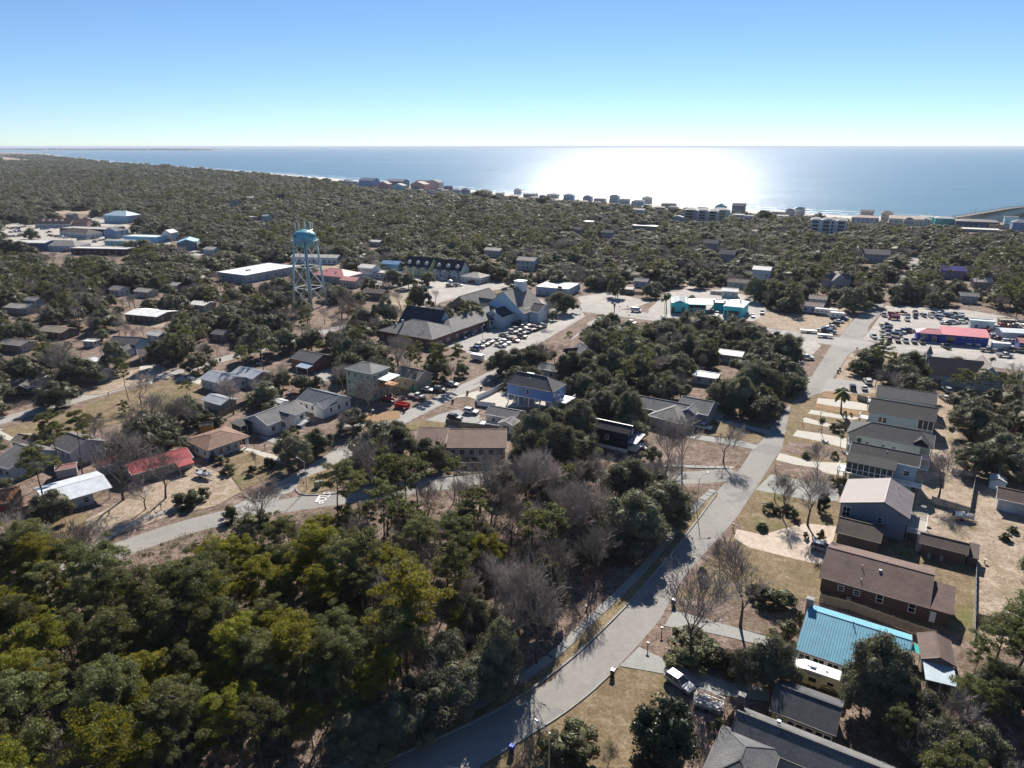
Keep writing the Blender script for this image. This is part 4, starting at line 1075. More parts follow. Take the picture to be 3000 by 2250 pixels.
h.walls(G, x0=-8.2, x1=-.5, y0=2.0, y1=10.6, z1=2.9, name='left_wing_wall'); h.gable(shingle((.17,.10,.085)), 1.8, fr=.9, x0=-8.6, x1=-.3, y0=1.6, y1=11, z=3.05, name='left_wing_roof'); h.put(MB().box(-.3, .05, .1, 10.8, 0, 4.3), 'party_wall', brick((.2,.16,.14))); h.put(MB().box(-2.5, 12, -6.2, -6.0, 0, 1.5), 'garden_wall', wood((.11,.09,.07)))
h = House('navy_barn_house', 'dark navy gambrel roofed cottage with white trim and white front stairs', 'house', ('e',1605,870), 11.4, 7.4, 1.2, short='dark gambrel cottage', top=7)
h.walls(siding((.5,.5,.48)), z1=1.1); N_ = shingle((.012,.014,.03)); v = []
pf = [(0,1.2),(.9,5.4),(3.7,7.0),(6.5,5.4),(7.4,1.2)]
h.put(MB().add([(x, y, z) for x in (0, 11.4) for y, z in pf], [(0,1,6,5),(1,2,7,6),(2,3,8,7),(3,4,9,8),(4,0,5,9)]), 'gambrel_roof', N_)
h.put(MB().add([(x, y, z) for x in (.15, 11.25) for y, z in [(.2,1.2),(1.0,5.3),(3.7,6.8),(6.4,5.3),(7.2,1.2)]], [(4,3,2,1,0),(5,6,7,8,9)]), 'gable_wall', siding((.03,.035,.07)))
h.put(MB().box(-.1, 11.5, -.05, 0.1, .6, 1.35), 'white_skirting', M_TRIM); h.put(MB().box(0, 11.4, .95, 1.2, 5.3, 5.42).beam((0,3.7,7.02),(11.4,3.7,7.02),.3,.1), 'white_trim', M_TRIM); h.blk = (0, 11.3, .35, 7); h.win('f', 5.2, 3.0, .9, 1.1); h.win('r', 3.7, 4.6, .9, 1.3); h.deck(11.4, 13.8, .6, 6.8, 1.2, M_TRIM); h.rail([(11.5,.7),(13.7,.7),(13.7,4.2)], 1.2); h.stairs(13.8, 5.6, 1.2, 1, 0, 1.3); h.shed(sheetmetal((.4,.4,.42)), 11.35, 13.9, .4, 7, 3.4, 4.0, alongx=False)
h = House('grey_cross_gabled_house', 'grey cross gabled house with white windows under the big oaks', 'house', ('f',-330,640), 17, 9.5, 3.4, short='grey cross gabled house', top=6)
G = siding((.24,.25,.28)); RG = shingle((.175,.185,.185)); h.walls(G); h.gable(RG, 2.2, wall=G); h.wins('f', 4, 1.1, 1, 1.2)
h.walls(G, x0=13.5, x1=22.5, y0=3.5, y1=14, z1=3.8, name='rear_wall'); h.gable(RG, 2.6, x0=13, x1=23, y0=3, y1=14.5, z=4.0, name='rear_roof', wall=G); h.walls(siding((.10,.14,.20)), x0=15.5, x1=19.6, y0=1.6, y1=5, z1=4.0, name='front_bay'); h.gable(RG, 1.5, axis='y', x0=15.1, x1=20, y0=1.2, y1=8, z=4.2, name='bay_roof', wall=siding((.10,.14,.20))); h.win('f', 17.5, 1.7, 1.1, 1.4, blk=(15.5,19.6,1.6,5)); h.rail([(19.8,1.4),(22.4,1.4)], .4)
h = House('grey_hipped_house', 'house with pale grey hipped roof behind bare tree trunks', 'house', ('e',1985,700), 11, 13, 3.2, az=130, short='pale hipped house', top=5.5)
h.walls(siding((.4,.4,.37))); h.hip(shingle((.23,.23,.215)), 2.4)
h = House('white_cottage', 'white steep gabled cottage almost hidden among dark oaks', 'house', ('m',830,1180), 9, 8, 4.5, az=75, short='white hidden cottage', top=9)
h.walls(siding(WHITEW)); h.gable(shingle((.22,.21,.2)), 3.6, axis='y', wall=siding(WHITEW)); h.gable(shingle((.03,.03,.04)), 1.8, x0=5, x1=11, y0=3, y1=7, z=5, name='dormer_roof', trim=False); h.gable(shingle((.03,.03,.04)), 1.8, x0=-3, x1=3, y0=3, y1=7, z=5, name='dormer_roof', trim=False)

# ---- left blocks
h = House('white_gabled_house', 'white house with grey shingle roof, front gable porch and screened corner', 'house', ('d',1735,768), 15, 10.6, 3.5, az=32, short='white gabled house', top=6)
G = siding(WHITEW); RG = shingle((.17,.172,.178)); h.walls(G); h.gable(RG, 2.2, wall=G); h.wins('f', 4, 1.2, 1.3, 1.3, skip=(2,)); h.door('f', 8.6, .9, 1, 2.1)
h.walls(G, x0=5.4, x1=9.4, y0=-1.0, y1=.5, z1=3.3, name='porch_front'); h.gable(RG, 1.4, axis='y', x0=5.0, x1=9.8, y0=-1.4, y1=4, z=3.55, name='porch_roof', wall=G); h.deck(9.4, 13.6, -2.2, .4, .9, M_TRIM); h.rail([(9.6,-2.1),(13.5,-2.1),(13.5,.2)], .9); h.stairs(10.4, -2.2, .9, 0, -1, 1.2)
h.wins('l', 2, 1.3, 1.1, 1.3); h.shed(shingle(DK_SH), -4.2, 0, 6.6, 11.4, 3.1, 3.5); h.walls(paint((.05,.05,.055)), x0=-3.9, x1=.3, y0=7.0, y1=11, z1=2.9, name='screen_room'); h.posts([(-3.9,7),(-3.9,11),(-1.8,7),(.1,7)], 0, 3.0, .16)
h = House('blue_grey_roofed_house', 'white house with blue grey gable roof beside the white gabled house', 'house', ('d',1918,598), 13.6, 11, 3.5, short='blue grey roofed house', top=6)
h.walls(G); h.gable(shingle((.11,.135,.165)), 2.3, wall=G); h.gable(shingle((.12,.14,.17)), 1.8, axis='y', x0=8.6, x1=13.6, y0=-1.5, y1=5, z=3.5, wall=G, name='porch_roof'); h.walls(G, x0=9, x1=13.2, y0=-1.2, y1=.5, z1=3.3, name='porch_front'); h.blk = (.4,13.2,.4,10.6); h.wins('f', 5, 1.2, .9, 1.3); h.wins('r', 3, 1.2, .9, 1.3); h.vent(4, 3.6, 5)
h = House('brown_hipped_house', 'low house with brown hipped roof and pale blue front beside the concrete drive', 'house', ('d',1345,932), 12.8, 12.6, 3.1, az=38, short='brown hipped house', top=5)
G = siding((.40,.46,.50)); h.walls(G, x1=9.6); h.hip(shingle((.24,.14,.095)), 1.7, ends=(.8, .8)); h.wins('f', 4, 1, 1.3, 1.4); h.wins('l', 3, 1, 1.1, 1.2); h.posts([(11.6,.6),(12.2,4),(12.2,.6)], 0, 2.9, .2); h.walls(brick((.2,.1,.08)), x0=9.6, x1=11.9, y0=4, y1=12, name='rear_wall'); h.vent(4, 8.5, 4.4, .12, .3)
h = House('red_roofed_house', 'low house with a red corrugated metal roof behind leafless oaks', 'house', ('d',850,1088), 15.2, 8.2, 2.9, az=46, short='red metal roofed house', top=4.6)
G = siding((.36,.33,.31)); h.walls(G); h.gable(sheetmetal((.48,.07,.08)), 1.5, wall=G, seams=.4, seam_mat=sheetmetal((.40,.05,.06))); h.wins('f', 4, .9, 1, 1.2); h.shed(sheetmetal((.46,.08,.08)), 10.5, 14.5, -2.3, .2, 2.4, 2.9, seams=.4); h.posts([(10.8,-2.1),(14.2,-2.1)], 0, 2.3, .14)
h = House('white_metal_roofed_house', 'pale blue house with a broad white ribbed metal roof under tall pines', 'house', ('d',300,1290), 13.6, 12.4, 2.9, az=46, short='white metal roofed house', top=4.4)
G = siding((.42,.52,.58)); h.walls(G, x1=9.5); h.gable(sheetmetal((.66,.70,.74), .3), 1.1, wall=G, seams=.5); h.wins('f', 3, .9, 1.1, 1.2); h.wins('l', 3, .9, 1.1, 1.2); h.posts([(12.9,.6),(12.9,5)], 0, 2.7, .2)
h = House('twin_gabled_metal_house', 'grey house with two pale metal gable roofs beside a parked boat', 'house', ('d',1290,460), 13.4, 9.5, 3.5, short='twin roofed metal house', top=5.6)
G = siding((.50,.51,.50)); MP = sheetmetal((.50,.53,.55)); h.walls(G); h.gable(MP, 1.7, wall=G, seams=.5); h.wins('r', 3, 1.2, 1, 1.2); h.wins('f', 4, 1.2, .9, 1.2); h.walls(G, x0=4.2, x1=15.5, y0=9.4, y1=18, name='rear_wall', z1=3.1); h.gable(MP, 1.5, x0=3.8, x1=16, y0=9.6, y1=18.4, z=3.3, wall=G, seams=.5, name='rear_roof')
h = House('low_metal_outbuilding', 'low shed with light grey metal roof below the twin roofed house', 'shed', ('d',1305,600), 9.5, 6.6, 2.6, short='low metal outbuilding', top=3.8)
h.walls(siding((.33,.33,.31))); h.gable(MP, 1.1, wall=siding((.33,.33,.31)), seams=.5)
h = House('small_white_shed', 'small white flat roofed shed between two white houses', 'shed', ('d',1765,610), 3.8, 3.4, 2.4, short='small white shed', top=2.8, view=False); h.walls(siding(WHITEW), ov=.15); h.gable(sheetmetal((.5,.5,.5)), .4, ov=.15)
h = House('dark_roofed_house', 'brown house with dark roof and a blue sheet metal awning beside parked cars', 'house', ('d',1875,330), 13, 11, 3.6, short='awning house', top=6)
h.walls(brick((.22,.11,.09))); h.gable(shingle((.09,.095,.105)), 2.1, wall=brick((.22,.11,.09))); h.walls(siding(WHITEW), x0=-3.4, x1=.4, y0=5.2, y1=9.8, z1=2.7, name='sunroom_wall'); h.shed(sheetmetal((.6,.62,.62)), -3.8, .1, 4.8, 10.2, 2.8, 3.2); h.shed(sheetmetal((.40,.50,.60)), 7.2, 13.4, -3.6, .1, 2.5, 3.2, seams=.5); h.posts([(7.4,-3.4),(13.2,-3.4)], 0, 2.4, .14); h.wins('f', 3, 1, 1, 1.2); h.win('f', -1.6, .6, 2.4, 1.6, blk=(-3.4,.4,5.2,9.8))
h = House('green_tall_house', 'three storey pale green house with grey hipped roof and timber side deck', 'house', ('e',15,395), 12.2, 9.6, 9.6, short='tall green house', top=12)
G = siding((.34,.42,.30)); h.walls(G); h.hip(shingle((.22,.225,.23)), 1.9)
for zz in (1.2, 4.3, 7.2): h.wins('f', 4, zz, .9, 1.4); h.wins('r', 3, zz, .9, 1.4)
h.deck(12.2, 17.4, 2, 8, 5.2, wood((.42,.22,.1))); h.rail([(12.4,2.1),(17.3,2.1),(17.3,7.9)], 5.2, mat=wood((.42,.22,.1))); h.shed(sheetmetal((.66,.66,.64)), 12.2, 17.6, 1.8, 8.2, 7.6, 8.0); h.posts([(12.5,2.1),(17.2,2.1),(17.2,7.9)], 5.2, 7.5, .15)
h = House('beige_gabled_house', 'beige gabled house among pines behind the tall green house', 'house', ('e',330,440), 11, 9, 4.2, short='beige house in pines', top=6); h.walls(siding((.46,.38,.29))); h.gable(shingle((.22,.19,.16)), 2.3, wall=siding((.46,.38,.29))); h.wins('f', 3, 1.4, .9, 1.2)
h = House('left_edge_house', 'house with grey roof and railed back deck cut off by the left edge', 'house', ('d',-80,1010), 8.5, 13, 3.6, az=115, short='left edge decked house', top=6)
G = siding((.45,.52,.58)); h.walls(G); h.gable(shingle((.14,.145,.15)), 2.2, fr=.6, wall=G); h.wins('f', 3, 1, 1.1, 1.4); h.deck(1, 8, -3, .4, .8, M_TRIM); h.rail([(1.1,.2),(1.1,-2.9),(7.9,-2.9),(7.9,.2)], .8)
h = House('white_two_part_house', 'white sided house with brownish roof half hidden by a tall leaning pine', 'house', ('d',330,895), 9.4, 9.4, 4.2, short='white house by the leaning pine', top=6)
G = siding(WHITEW); h.walls(G); h.gable(shingle((.18,.165,.155)), 2.2, wall=G); h.wins('f', 3, 2.0, .9, 1.3); h.wins('l', 2, 2, .9, 1.3)
h = House('pink_roofed_shed', 'small shed with rusty pink metal roof between the pines', 'shed', ('d',355,1062), 4.8, 3.6, 2.3, az=60, short='pink roofed shed', top=3); h.walls(siding((.42,.42,.42)), ov=.15); h.gable(sheetmetal((.42,.22,.18)), .6, ov=.15, seams=.4)
h = House('red_gabled_shed', 'small shed with faded red roof left of the red metal roof', 'shed', ('d',640,1040), 4.6, 4.2, 2.6, az=46, short='faded red roofed shed', top=3.5); h.walls(siding((.5,.5,.5)), ov=.15); h.gable(sheetmetal((.42,.10,.10)), 1.0, ov=.15, wall=siding((.5,.5,.5)))
h = House('orange_shed', 'tiny orange wooden shed behind the brown hipped house', 'shed', ('d',1290,775), 3.8, 3.0, 2.3, az=70, short='orange wooden shed', top=3); h.walls(wood((.55,.25,.05)), ov=.15); h.gable(shingle((.16,.13,.10)), .7, ov=.15)
h = House('red_porch_house', 'house with orange roof edge and red porch wall at the left edge', 'house', ('d',-240,1330), 11, 9, 3.0, az=55, short='red porch house', top=4.5, view=False); h.walls(paint((.4,.06,.04))); h.gable(shingle((.42,.17,.05)), 1.4, wall=siding(WHITEW)); h.wins('f', 3, .9, 1, 1.2)
h = House('dark_left_house', 'dark fronted house with rows of white windows at the far left', 'house', ('d',40,520), 13.5, 9, 3.2, az=84, short='dark house with white windows', top=4.8)
G = brick((.07,.05,.06)); h.walls(G); h.gable(shingle((.10,.09,.085)), 1.7, wall=G); h.wins('f', 6, 1.0, 1.2, 1.4); h.gable(shingle((.12,.11,.1)), 1.3, axis='y', x0=3, x1=7.5, y0=-1.8, y1=4, z=3.2, wall=G, name='porch_roof', ov=.2); h.shed(sheetmetal((.66,.66,.64)), 2, 7, 9, 13, 3.0, 3.2)
h = House('columned_house', 'brown roofed bungalow with white porch columns beside its driveway', 'house', ('d',895,318), 11.5, 9.5, 3.2, az=60, short='columned bungalow', top=5)
G = siding((.46,.44,.38)); h.walls(G, y0=2.6); h.gable(shingle((.11,.09,.08)), 1.8, wall=G); h.posts([(1+k*1.9,.6) for k in range(6)], 0, 3.0, .22); h.wins('f', 4, .9, 1.2, 1.4, blk=(.4,11.1,2.6,9)); h.door('l', 5.5, 0, 2.6, 2.2)
h = House('blue_long_house', 'long blue sided house under oaks left of the street', 'house', ('d',690,235), 13, 9, 4.2, az=100, short='blue house under oaks', top=6)
G = siding((.20,.36,.55)); h.walls(G); h.gable(shingle((.12,.11,.12)), 2.0, wall=G); h.wins('f', 4, 1.4, 1, 1.2); h.walls(siding((.3,.4,.52)), x0=8, x1=12, y0=-6, y1=.4, z1=3, name='wing_wall'); h.gable(shingle((.10,.09,.10)), 1.2, axis='y', x0=7.6, x1=12.4, y0=-6.4, y1=2, z=3.2, wall=siding((.3,.4,.52)), name='wing_roof')
for i_, (A, L, D, z, az, wc, rc, rise, lab, sh, kw) in enumerate([
 (('d',525,222), 6, 4, 2.5, 100, (.5,.52,.52), (.62,.62,.6), .3, 'small carport with white flat roof near the blue long house', 'white roofed carport', {}),
 (('d',1360,172), 9, 7, 3, 110, (.2,.18,.17), (.12,.11,.11), 1.2, 'dark cottage in the shade of a round oak', 'shaded dark cottage', {}),
 (('d',235,150), 15, 9, 3.0, 110, (.16,.11,.09), (.30,.24,.19), 1.3, 'brown house with a long tan roof at the upper left', 'tan roofed brown house', {}),
 (('d',940,175), 8, 6, 3, 115, (.45,.45,.42), (.5,.49,.45), 1.0, 'small cottage with a pale roof between oak crowns', 'pale roofed cottage', {}),
 (('d',530,345), 7, 6, 2.6, 110, (.6,.62,.62), (.55,.55,.53), .8, 'pool house with white roof beside a small pool', 'white pool house', {}),
 (('a',800,1150), 20, 14, 3.4, 108, (.12,.11,.10), (.72,.72,.70), 1.0, 'long low building with bright white roof under spreading oaks', 'long white roofed building', {}),
 (('a',1215,1085), 11, 9, 3.2, 112, (.4,.4,.38), (.62,.61,.58), 1.0, 'house with small white roof patch right of the spreading oaks', 'small white roofed house', {}),
 (('a',700,990), 8, 8, 3.6, 112, (.55,.56,.55), (.30,.28,.26), 1.6, 'pale grey gabled cottage in an open yard', 'pale grey cottage', {}),
 (('a',860,1000), 11, 8, 3.2, 112, (.45,.45,.43), (.33,.31,.28), 1.2, 'house with tan grey roof right of the pale cottage', 'tan grey roofed house', {}),
 (('a',1060,960), 10, 8, 3.4, 112, (.45,.45,.43), (.38,.37,.35), 1.2, 'grey roofed house behind the dense round oak', 'grey roofed house behind oak', {}),
 (('a',5,1105), 16, 9, 3.2, 104, (.4,.4,.38), (.36,.34,.31), 1.3, 'house with long pale roof at the left edge', 'long pale roofed house', {}),
 (('a',140,1060), 9, 7, 3.2, 104, (.2,.33,.55), (.30,.30,.30), 1.3, 'small bright blue house among grey trees', 'small bright blue house', {}),
 (('a',1140,690), 16, 20, 6.0, 74, (.22,.28,.36), (.22,.45,.55), 2.6, 'big blue grey warehouse with pale blue metal roof', 'blue roofed warehouse', {'axis':'y'}),
 (('a',1310,730), 11, 9, 4.2, 112, (.5,.51,.52), (.34,.32,.29), 1.5, 'small pale office beside the blue roofed warehouse', 'pale office', {}),
 (('a',1480,430), 14, 10, 6, 100, (.3,.36,.45), (.06,.07,.11), 3, 'tall house with dark blue roof deep in the woodland', 'dark blue roofed house in the wood', {}),
 (('a',1590,395), 12, 9, 5, 95, (.6,.6,.58), (.70,.69,.66), 1.4, 'house with a white roof in the far woodland', 'white roofed house in the wood', {}),
 (('a',1690,515), 9, 8, 7, 110, (.25,.52,.56), (.35,.35,.36), 1.6, 'narrow turquoise house behind the water tower woodland', 'narrow turquoise house', {}),
 (('a',1600,520), 13, 8, 3.5, 105, (.5,.5,.48), (.74,.73,.70), .8, 'low building with bright white roof by the turquoise house', 'low bright roofed building', {}),
 (('a',1790,385), 12, 8, 6, 125, (.05,.06,.11), (.05,.06,.10), 3, 'dark gabled house far back in the woodland', 'dark gabled house', {}),
 (('a',1830,420), 12, 8, 3.4, 125, (.5,.5,.48), (.70,.69,.66), 1, 'pale roofed building below the dark gabled house', 'pale building below dark gable', {}),
 (('b',920,735), 14, 9, 5, 115, (.46,.46,.45), (.40,.38,.34), 1.6, 'pale grey roofed house in the woodland centre', 'grey roofed woodland house', {}),
 (('b',1130,800), 14, 10, 6.5, 115, (.46,.5,.52), (.30,.28,.26), 1.8, 'tall pale apartment house behind bare trees', 'tall pale apartment house', {}),
 (('b',160,680), 13, 8, 4, 110, (.5,.5,.48), (.5,.49,.45), 1.2, 'pale roofed house in the oaks above the townhouses', 'pale house above townhouses', {}),
 (('b',1480,600), 12, 8, 5, 120, (.22,.24,.28), (.12,.115,.12), 2.2, 'dark gabled house in the middle of the woodland', 'dark woodland house', {}),
 (('b',1560,550), 13, 8, 4, 120, (.5,.5,.48), (.6,.58,.55), 1, 'low pale roofed house in the woodland', 'low pale woodland house', {}),
 (('b',1880,575), 26, 12, 4, 120, (.3,.3,.29), (.74,.70,.62), .7, 'long building with cream flat roof near the beach', 'long cream roofed building', {}),
 (('b',1680,620), 12, 8, 6, 120, (.34,.42,.5), (.12,.12,.13), 2.2, 'blue grey house half hidden by round oaks', 'hidden blue grey house', {}),
 (('b',1830,890), 9, 7, 3.2, 120, (.45,.46,.46), (.36,.33,.30), 1.2, 'small grey cottage behind the gravel lot', 'small grey cottage', {}),
 (('b',1890,935), 9, 7, 3.6, 120, (.34,.42,.52), (.36,.34,.31), 1.6, 'blue grey gabled cottage by the pines', 'blue grey cottage', {}),
 (('b',1800,985), 8, 6, 3.0, 112, (.16,.13,.1), (.52,.42,.32), 1.2, 'shed with orange tan roof beside the gravel lot', 'orange tan roofed shed', {}),
 (('c',450,860), 11, 9, 8.0, 118, (.48,.55,.58), (.45,.46,.46), 1.8, 'tall pale blue house with white gable left of the avenue', 'tall pale blue house', {}),
 (('c',380,890), 16, 8, 3.4, 118, (.34,.31,.3), (.16,.13,.12), 2.0, 'low brown roofed house in front of the tall blue one', 'low brown roofed house', {}),
 (('c',285,940), 14, 8, 3.6, 118, (.42,.42,.40), (.20,.165,.15), 1.8, 'grey house with brown gable roof behind the turquoise shop', 'grey brown roofed house', {}),
 (('c',250,1000), 9, 7, 3.4, 112, (.55,.56,.55), (.55,.54,.52), 1.4, 'white cottage behind the fence of the turquoise shop', 'white fenced cottage', {}),
 (('c',920,930), 15, 10, 4.6, 100, (.34,.36,.38), (.15,.15,.17), 3.4, 'grey green house with large front gable beside the avenue', 'large gabled grey house', {'front': 1}),
 (('c',815,1050), 9, 8, 3.4, 118, (.46,.47,.46), (.32,.27,.23), 1.6, 'grey gabled cottage just above the pale blue cottage', 'upper roadside cottage', {}),
 (('c',775,1095), 10, 8, 3.4, 118, (.42,.47,.55), (.34,.27,.24), 1.6, 'pale blue cottage with tan brown roof behind the motorhome', 'cottage behind the motorhome', {}),
 (('c',1170,760), 18, 12, 6, 112, (.32,.32,.34), (.17,.15,.15), 3.0, 'large dark brown roofed house left of the avenue', 'large dark roofed house', {}),
 (('c',1670,865), 15, 10, 5.2, 112, (.22,.2,.3), (.012,.012,.32), 2.4, 'house with a vivid royal blue roof deep in the right hand woodland', 'royal blue roofed house', {}),
 (('d',-10,235), 12, 8, 3.2, 108, (.34,.33,.31), (.27,.25,.235), 1.3, 'low house with mottled grey roof at the far left under oaks', 'mottled grey roofed house', {}),
 (('d',440,420), 13, 9, 3.0, 108, (.36,.35,.33), (.30,.29,.27), 1.3, 'low house with pale grey roof behind a big leafless tree', 'pale roof behind leafless tree', {}),
 (('d',60,870), 8, 6, 3.0, 108, (.5,.48,.44), (.26,.2,.17), 1.2, 'small cottage between the left edge house and the leaning pine', 'small left cottage', {}),
 (('e',1250,395), 9, 7, 3.4, 118, (.44,.44,.42), (.3,.29,.28), 1.5, 'small cottage glimpsed between the oaks of the middle block', 'oak block cottage', {}),
 (('f',215,300), 10, 8, 3.2, 118, (.46,.44,.4), (.56,.54,.5), 1.0, 'pale roofed cottage under oaks near the highway corner', 'corner oak cottage', {}),
 (('f',60,440), 9, 7, 3.0, 118, (.4,.42,.45), (.52,.52,.5), .9, 'small white roofed outbuilding in the dark oak grove', 'oak grove outbuilding', {}),
 (('c',130,690), 12, 9, 6, 118, (.3,.34,.4), (.12,.12,.14), 2.6, 'dark gabled house in the oaks behind the shops', 'dark gabled oak house', {}),
 (('c',230,760), 12, 9, 6, 118, (.34,.38,.44), (.13,.13,.15), 2.6, 'second dark gabled house lower in the oaks', 'lower dark gabled oak house', {}),
 (('c',1890,940), 10, 8, 4.2, 105, (.30,.27,.24), (.52,.46,.38), 1.8, 'open shelter with tan gable roof in the right hand woodland', 'tan gabled shelter', {}),
 (('c',1800,1030), 9, 7, 4, 110, (.33,.36,.42), (.24,.23,.24), 1.4, 'small grey house above the car lot', 'small grey house above car lot', {}),
 (('c',2060,1190), 7, 5, 2.6, 105, (.3,.24,.2), (.46,.38,.30), .6, 'small shed with tan roof behind the car lot', 'tan roofed shed', {}),
 (('a',420,505), 12, 8, 5, 112, (.3,.3,.31), (.3,.3,.31), 1.6, 'grey house behind the brown roofed shops', 'grey house behind shops', {}),
]):
    cat = 'shed' if 'shed' in lab or 'carport' in lab or 'shelter' in lab or 'pool house' in lab else 'building' if 'building' in lab or 'warehouse' in lab or 'office' in lab else 'house'
    h = House('_'.join(w_ for w_ in sh.replace('grey ', 'grey ').split() if w_ not in ('in','the','by','behind','above','below','of'))[:40], lab, cat, A, L, D, z, az, short=sh, top=z+rise)
    G = siding(wc); bright = sum(rc) > 1.2; rm = sheetmetal(rc) if bright or 'metal' in lab or 'warehouse' in lab else shingle(rc)
    h.walls(G)
    if rise < .9: h.flat(rm, par=.25)
    else: h.gable(rm, rise, axis=kw.get('axis', 'x'), wall=G, trim=at(*A, z)[1] < 450)
    if kw.get('front'): h.gable(shingle((.28,.25,.23)), rise+.4, axis='y', x0=4, x1=12, y0=-2, y1=9, z=z, wall=G, name='cross_roof'); h.walls(G, x0=4.4, x1=11.6, y0=-1.6, y1=.4, z1=z-.2, name='gable_front'); h.blk = (4.4, 11.6, -1.6, 9)
    near = at(*A, z)[1] < 620
    n_ = max(2, int(L/3.2)) if near else max(2, int(L/5)); h.blk = (.4, L-.4, .4, D-.4) if not kw.get('front') else (4.4, 11.6, -1.6, 9)
    h.wins('f', n_, 1.1 if z < 6 else 4.2, 1.0, 1.3)
    if z >= 6: h.wins('f', n_, 1.2, 1.0, 1.3)
    h.wins('r', 2, 1.1, 1.0, 1.3)

# ------------------------------------------------------------------ school, church, shops
SR = (.155,.155,.16)
h = House('brick_school', 'large brick school with joined grey hipped roofs and a navy shaded gable', 'school', ('l',465,1185), 30, 22, 4.2, short='brick school', top=9)
G = brick((.16,.085,.075)); h.walls(G); h.hip(shingle(SR), 4.2); h.wins('f', 7, 1, 1.2, 1.4); h.wins('r', 3, 1, 1.2, 1.4)
h.walls(G, x0=30-15.4, x1=29.6, y0=20, y1=62, name='wing_wall'); h.hip(shingle((.165,.165,.165)), 3.4, x0=30-16, x1=30, y0=14, y1=62.6, z=4.22, name='wing_roof'); h.blk = (14.6, 29.6, .4, 62); 
for k in range(9): h.win('r', 6+k*6.1, 1, 2.0 if k % 3 == 0 else 1.2, 1.3)
h.gable(shingle((.04,.045,.07)), 7.0, axis='x', x0=-2, x1=20, y0=16, y1=30, z=4.0, wall=siding((.42,.52,.62)), name='tall_roof'); h.walls(G, x0=-1.5, x1=19.5, y0=16.5, y1=29.5, z1=3.8, name='hall_wall')
h.hip(shingle(SR), 3.4, x0=-6, x1=16, y0=32, y1=48, z=4.2, name='rear_roof'); h.walls(G, x0=-5.5, x1=15.5, y0=32.5, y1=47.5, name='rear_wall')
h.gable(shingle((.15,.15,.15)), 5.4, axis='y', x0=2, x1=16, y0=48, y1=74, z=6.4, wall=brick((.24,.17,.15)), name='hall_roof'); h.walls(G, x0=2.5, x1=15.5, y0=48.5, y1=73.5, z1=6.2, name='hall_walls')
h.vent(9, 6.6, 7, .5, 1.7); h.vent(6.2, 5.6, 6.2, .4, .8); h.vent(21, 4, 6.4, .16, .4); h.vent(22.2, 4.4, 6.4, .16, .4)
h = House('white_church', 'white and pale blue church with very steep grey roof and square cupola', 'church', ('l',1830,985), 11, 14, 5.0, short='white church', top=13)
G = siding((.60,.66,.70)); h.walls(G); h.gable(shingle((.05,.055,.08)), 3, axis='y', x0=0, x1=11, wall=G, name='front_roof'); h.win('f', 5.5, 5.2, 1.4, 1.2, blk=(.4,10.6,.35,14))
h.walls(siding((.62,.7,.78)), x0=-5, x1=15, y0=13, y1=25, z1=7, name='nave_wall'); h.gable(shingle((.25,.225,.2)), 9.5, axis='y', x0=-6.5, x1=16.5, y0=10, y1=30, z=5.6, wall=siding((.50,.66,.80)), name='nave_roof')
h.walls(G, x0=-14, x1=-5, y0=10, y1=19, z1=6, name='left_wing_wall'); h.gable(shingle((.22,.20,.185)), 3.4, axis='x', x0=-14.6, x1=0, y0=9.4, y1=19.6, z=6.2, wall=G, name='left_wing_roof'); h.walls(siding((.3,.4,.5)), x0=-11, x1=1, y0=4, y1=10, z1=3.2, name='cloister_wall'); h.shed(shingle((.04,.05,.08)), -11.4, .2, 3.4, 10.3, 3.4, 5.0)
h.walls(M_TRIM, x0=3.2, x1=7.8, y0=23, y1=27.5, z0=12, z1=17.6, name='cupola'); h.put(MB().box(2.9, 8.1, 22.7, 27.8, 17.6, 17.9), 'cupola_cap', M_TRIM)
h.gable(shingle((.05,.05,.07)), 1.2, axis='y', x0=2.4, x1=6.6, y0=-3.4, y1=.5, z=3.6, wall=M_TRIM, name='portico_roof', ov=.2); h.posts([(2.7,-3.2),(6.3,-3.2),(4.5,-3.2)], 0, 3.4, .35); h.blk = (.4,10.6,.4,13.6)
h.gable(shingle((.04,.05,.07)), 3, axis='x', x0=15, x1=21, y0=16, y1=28, z=5.5, wall=G, name='right_wing_roof'); h.walls(G, x0=15.5, x1=20.5, y0=16.5, y1=27.5, z1=5.2, name='right_wing_wall')
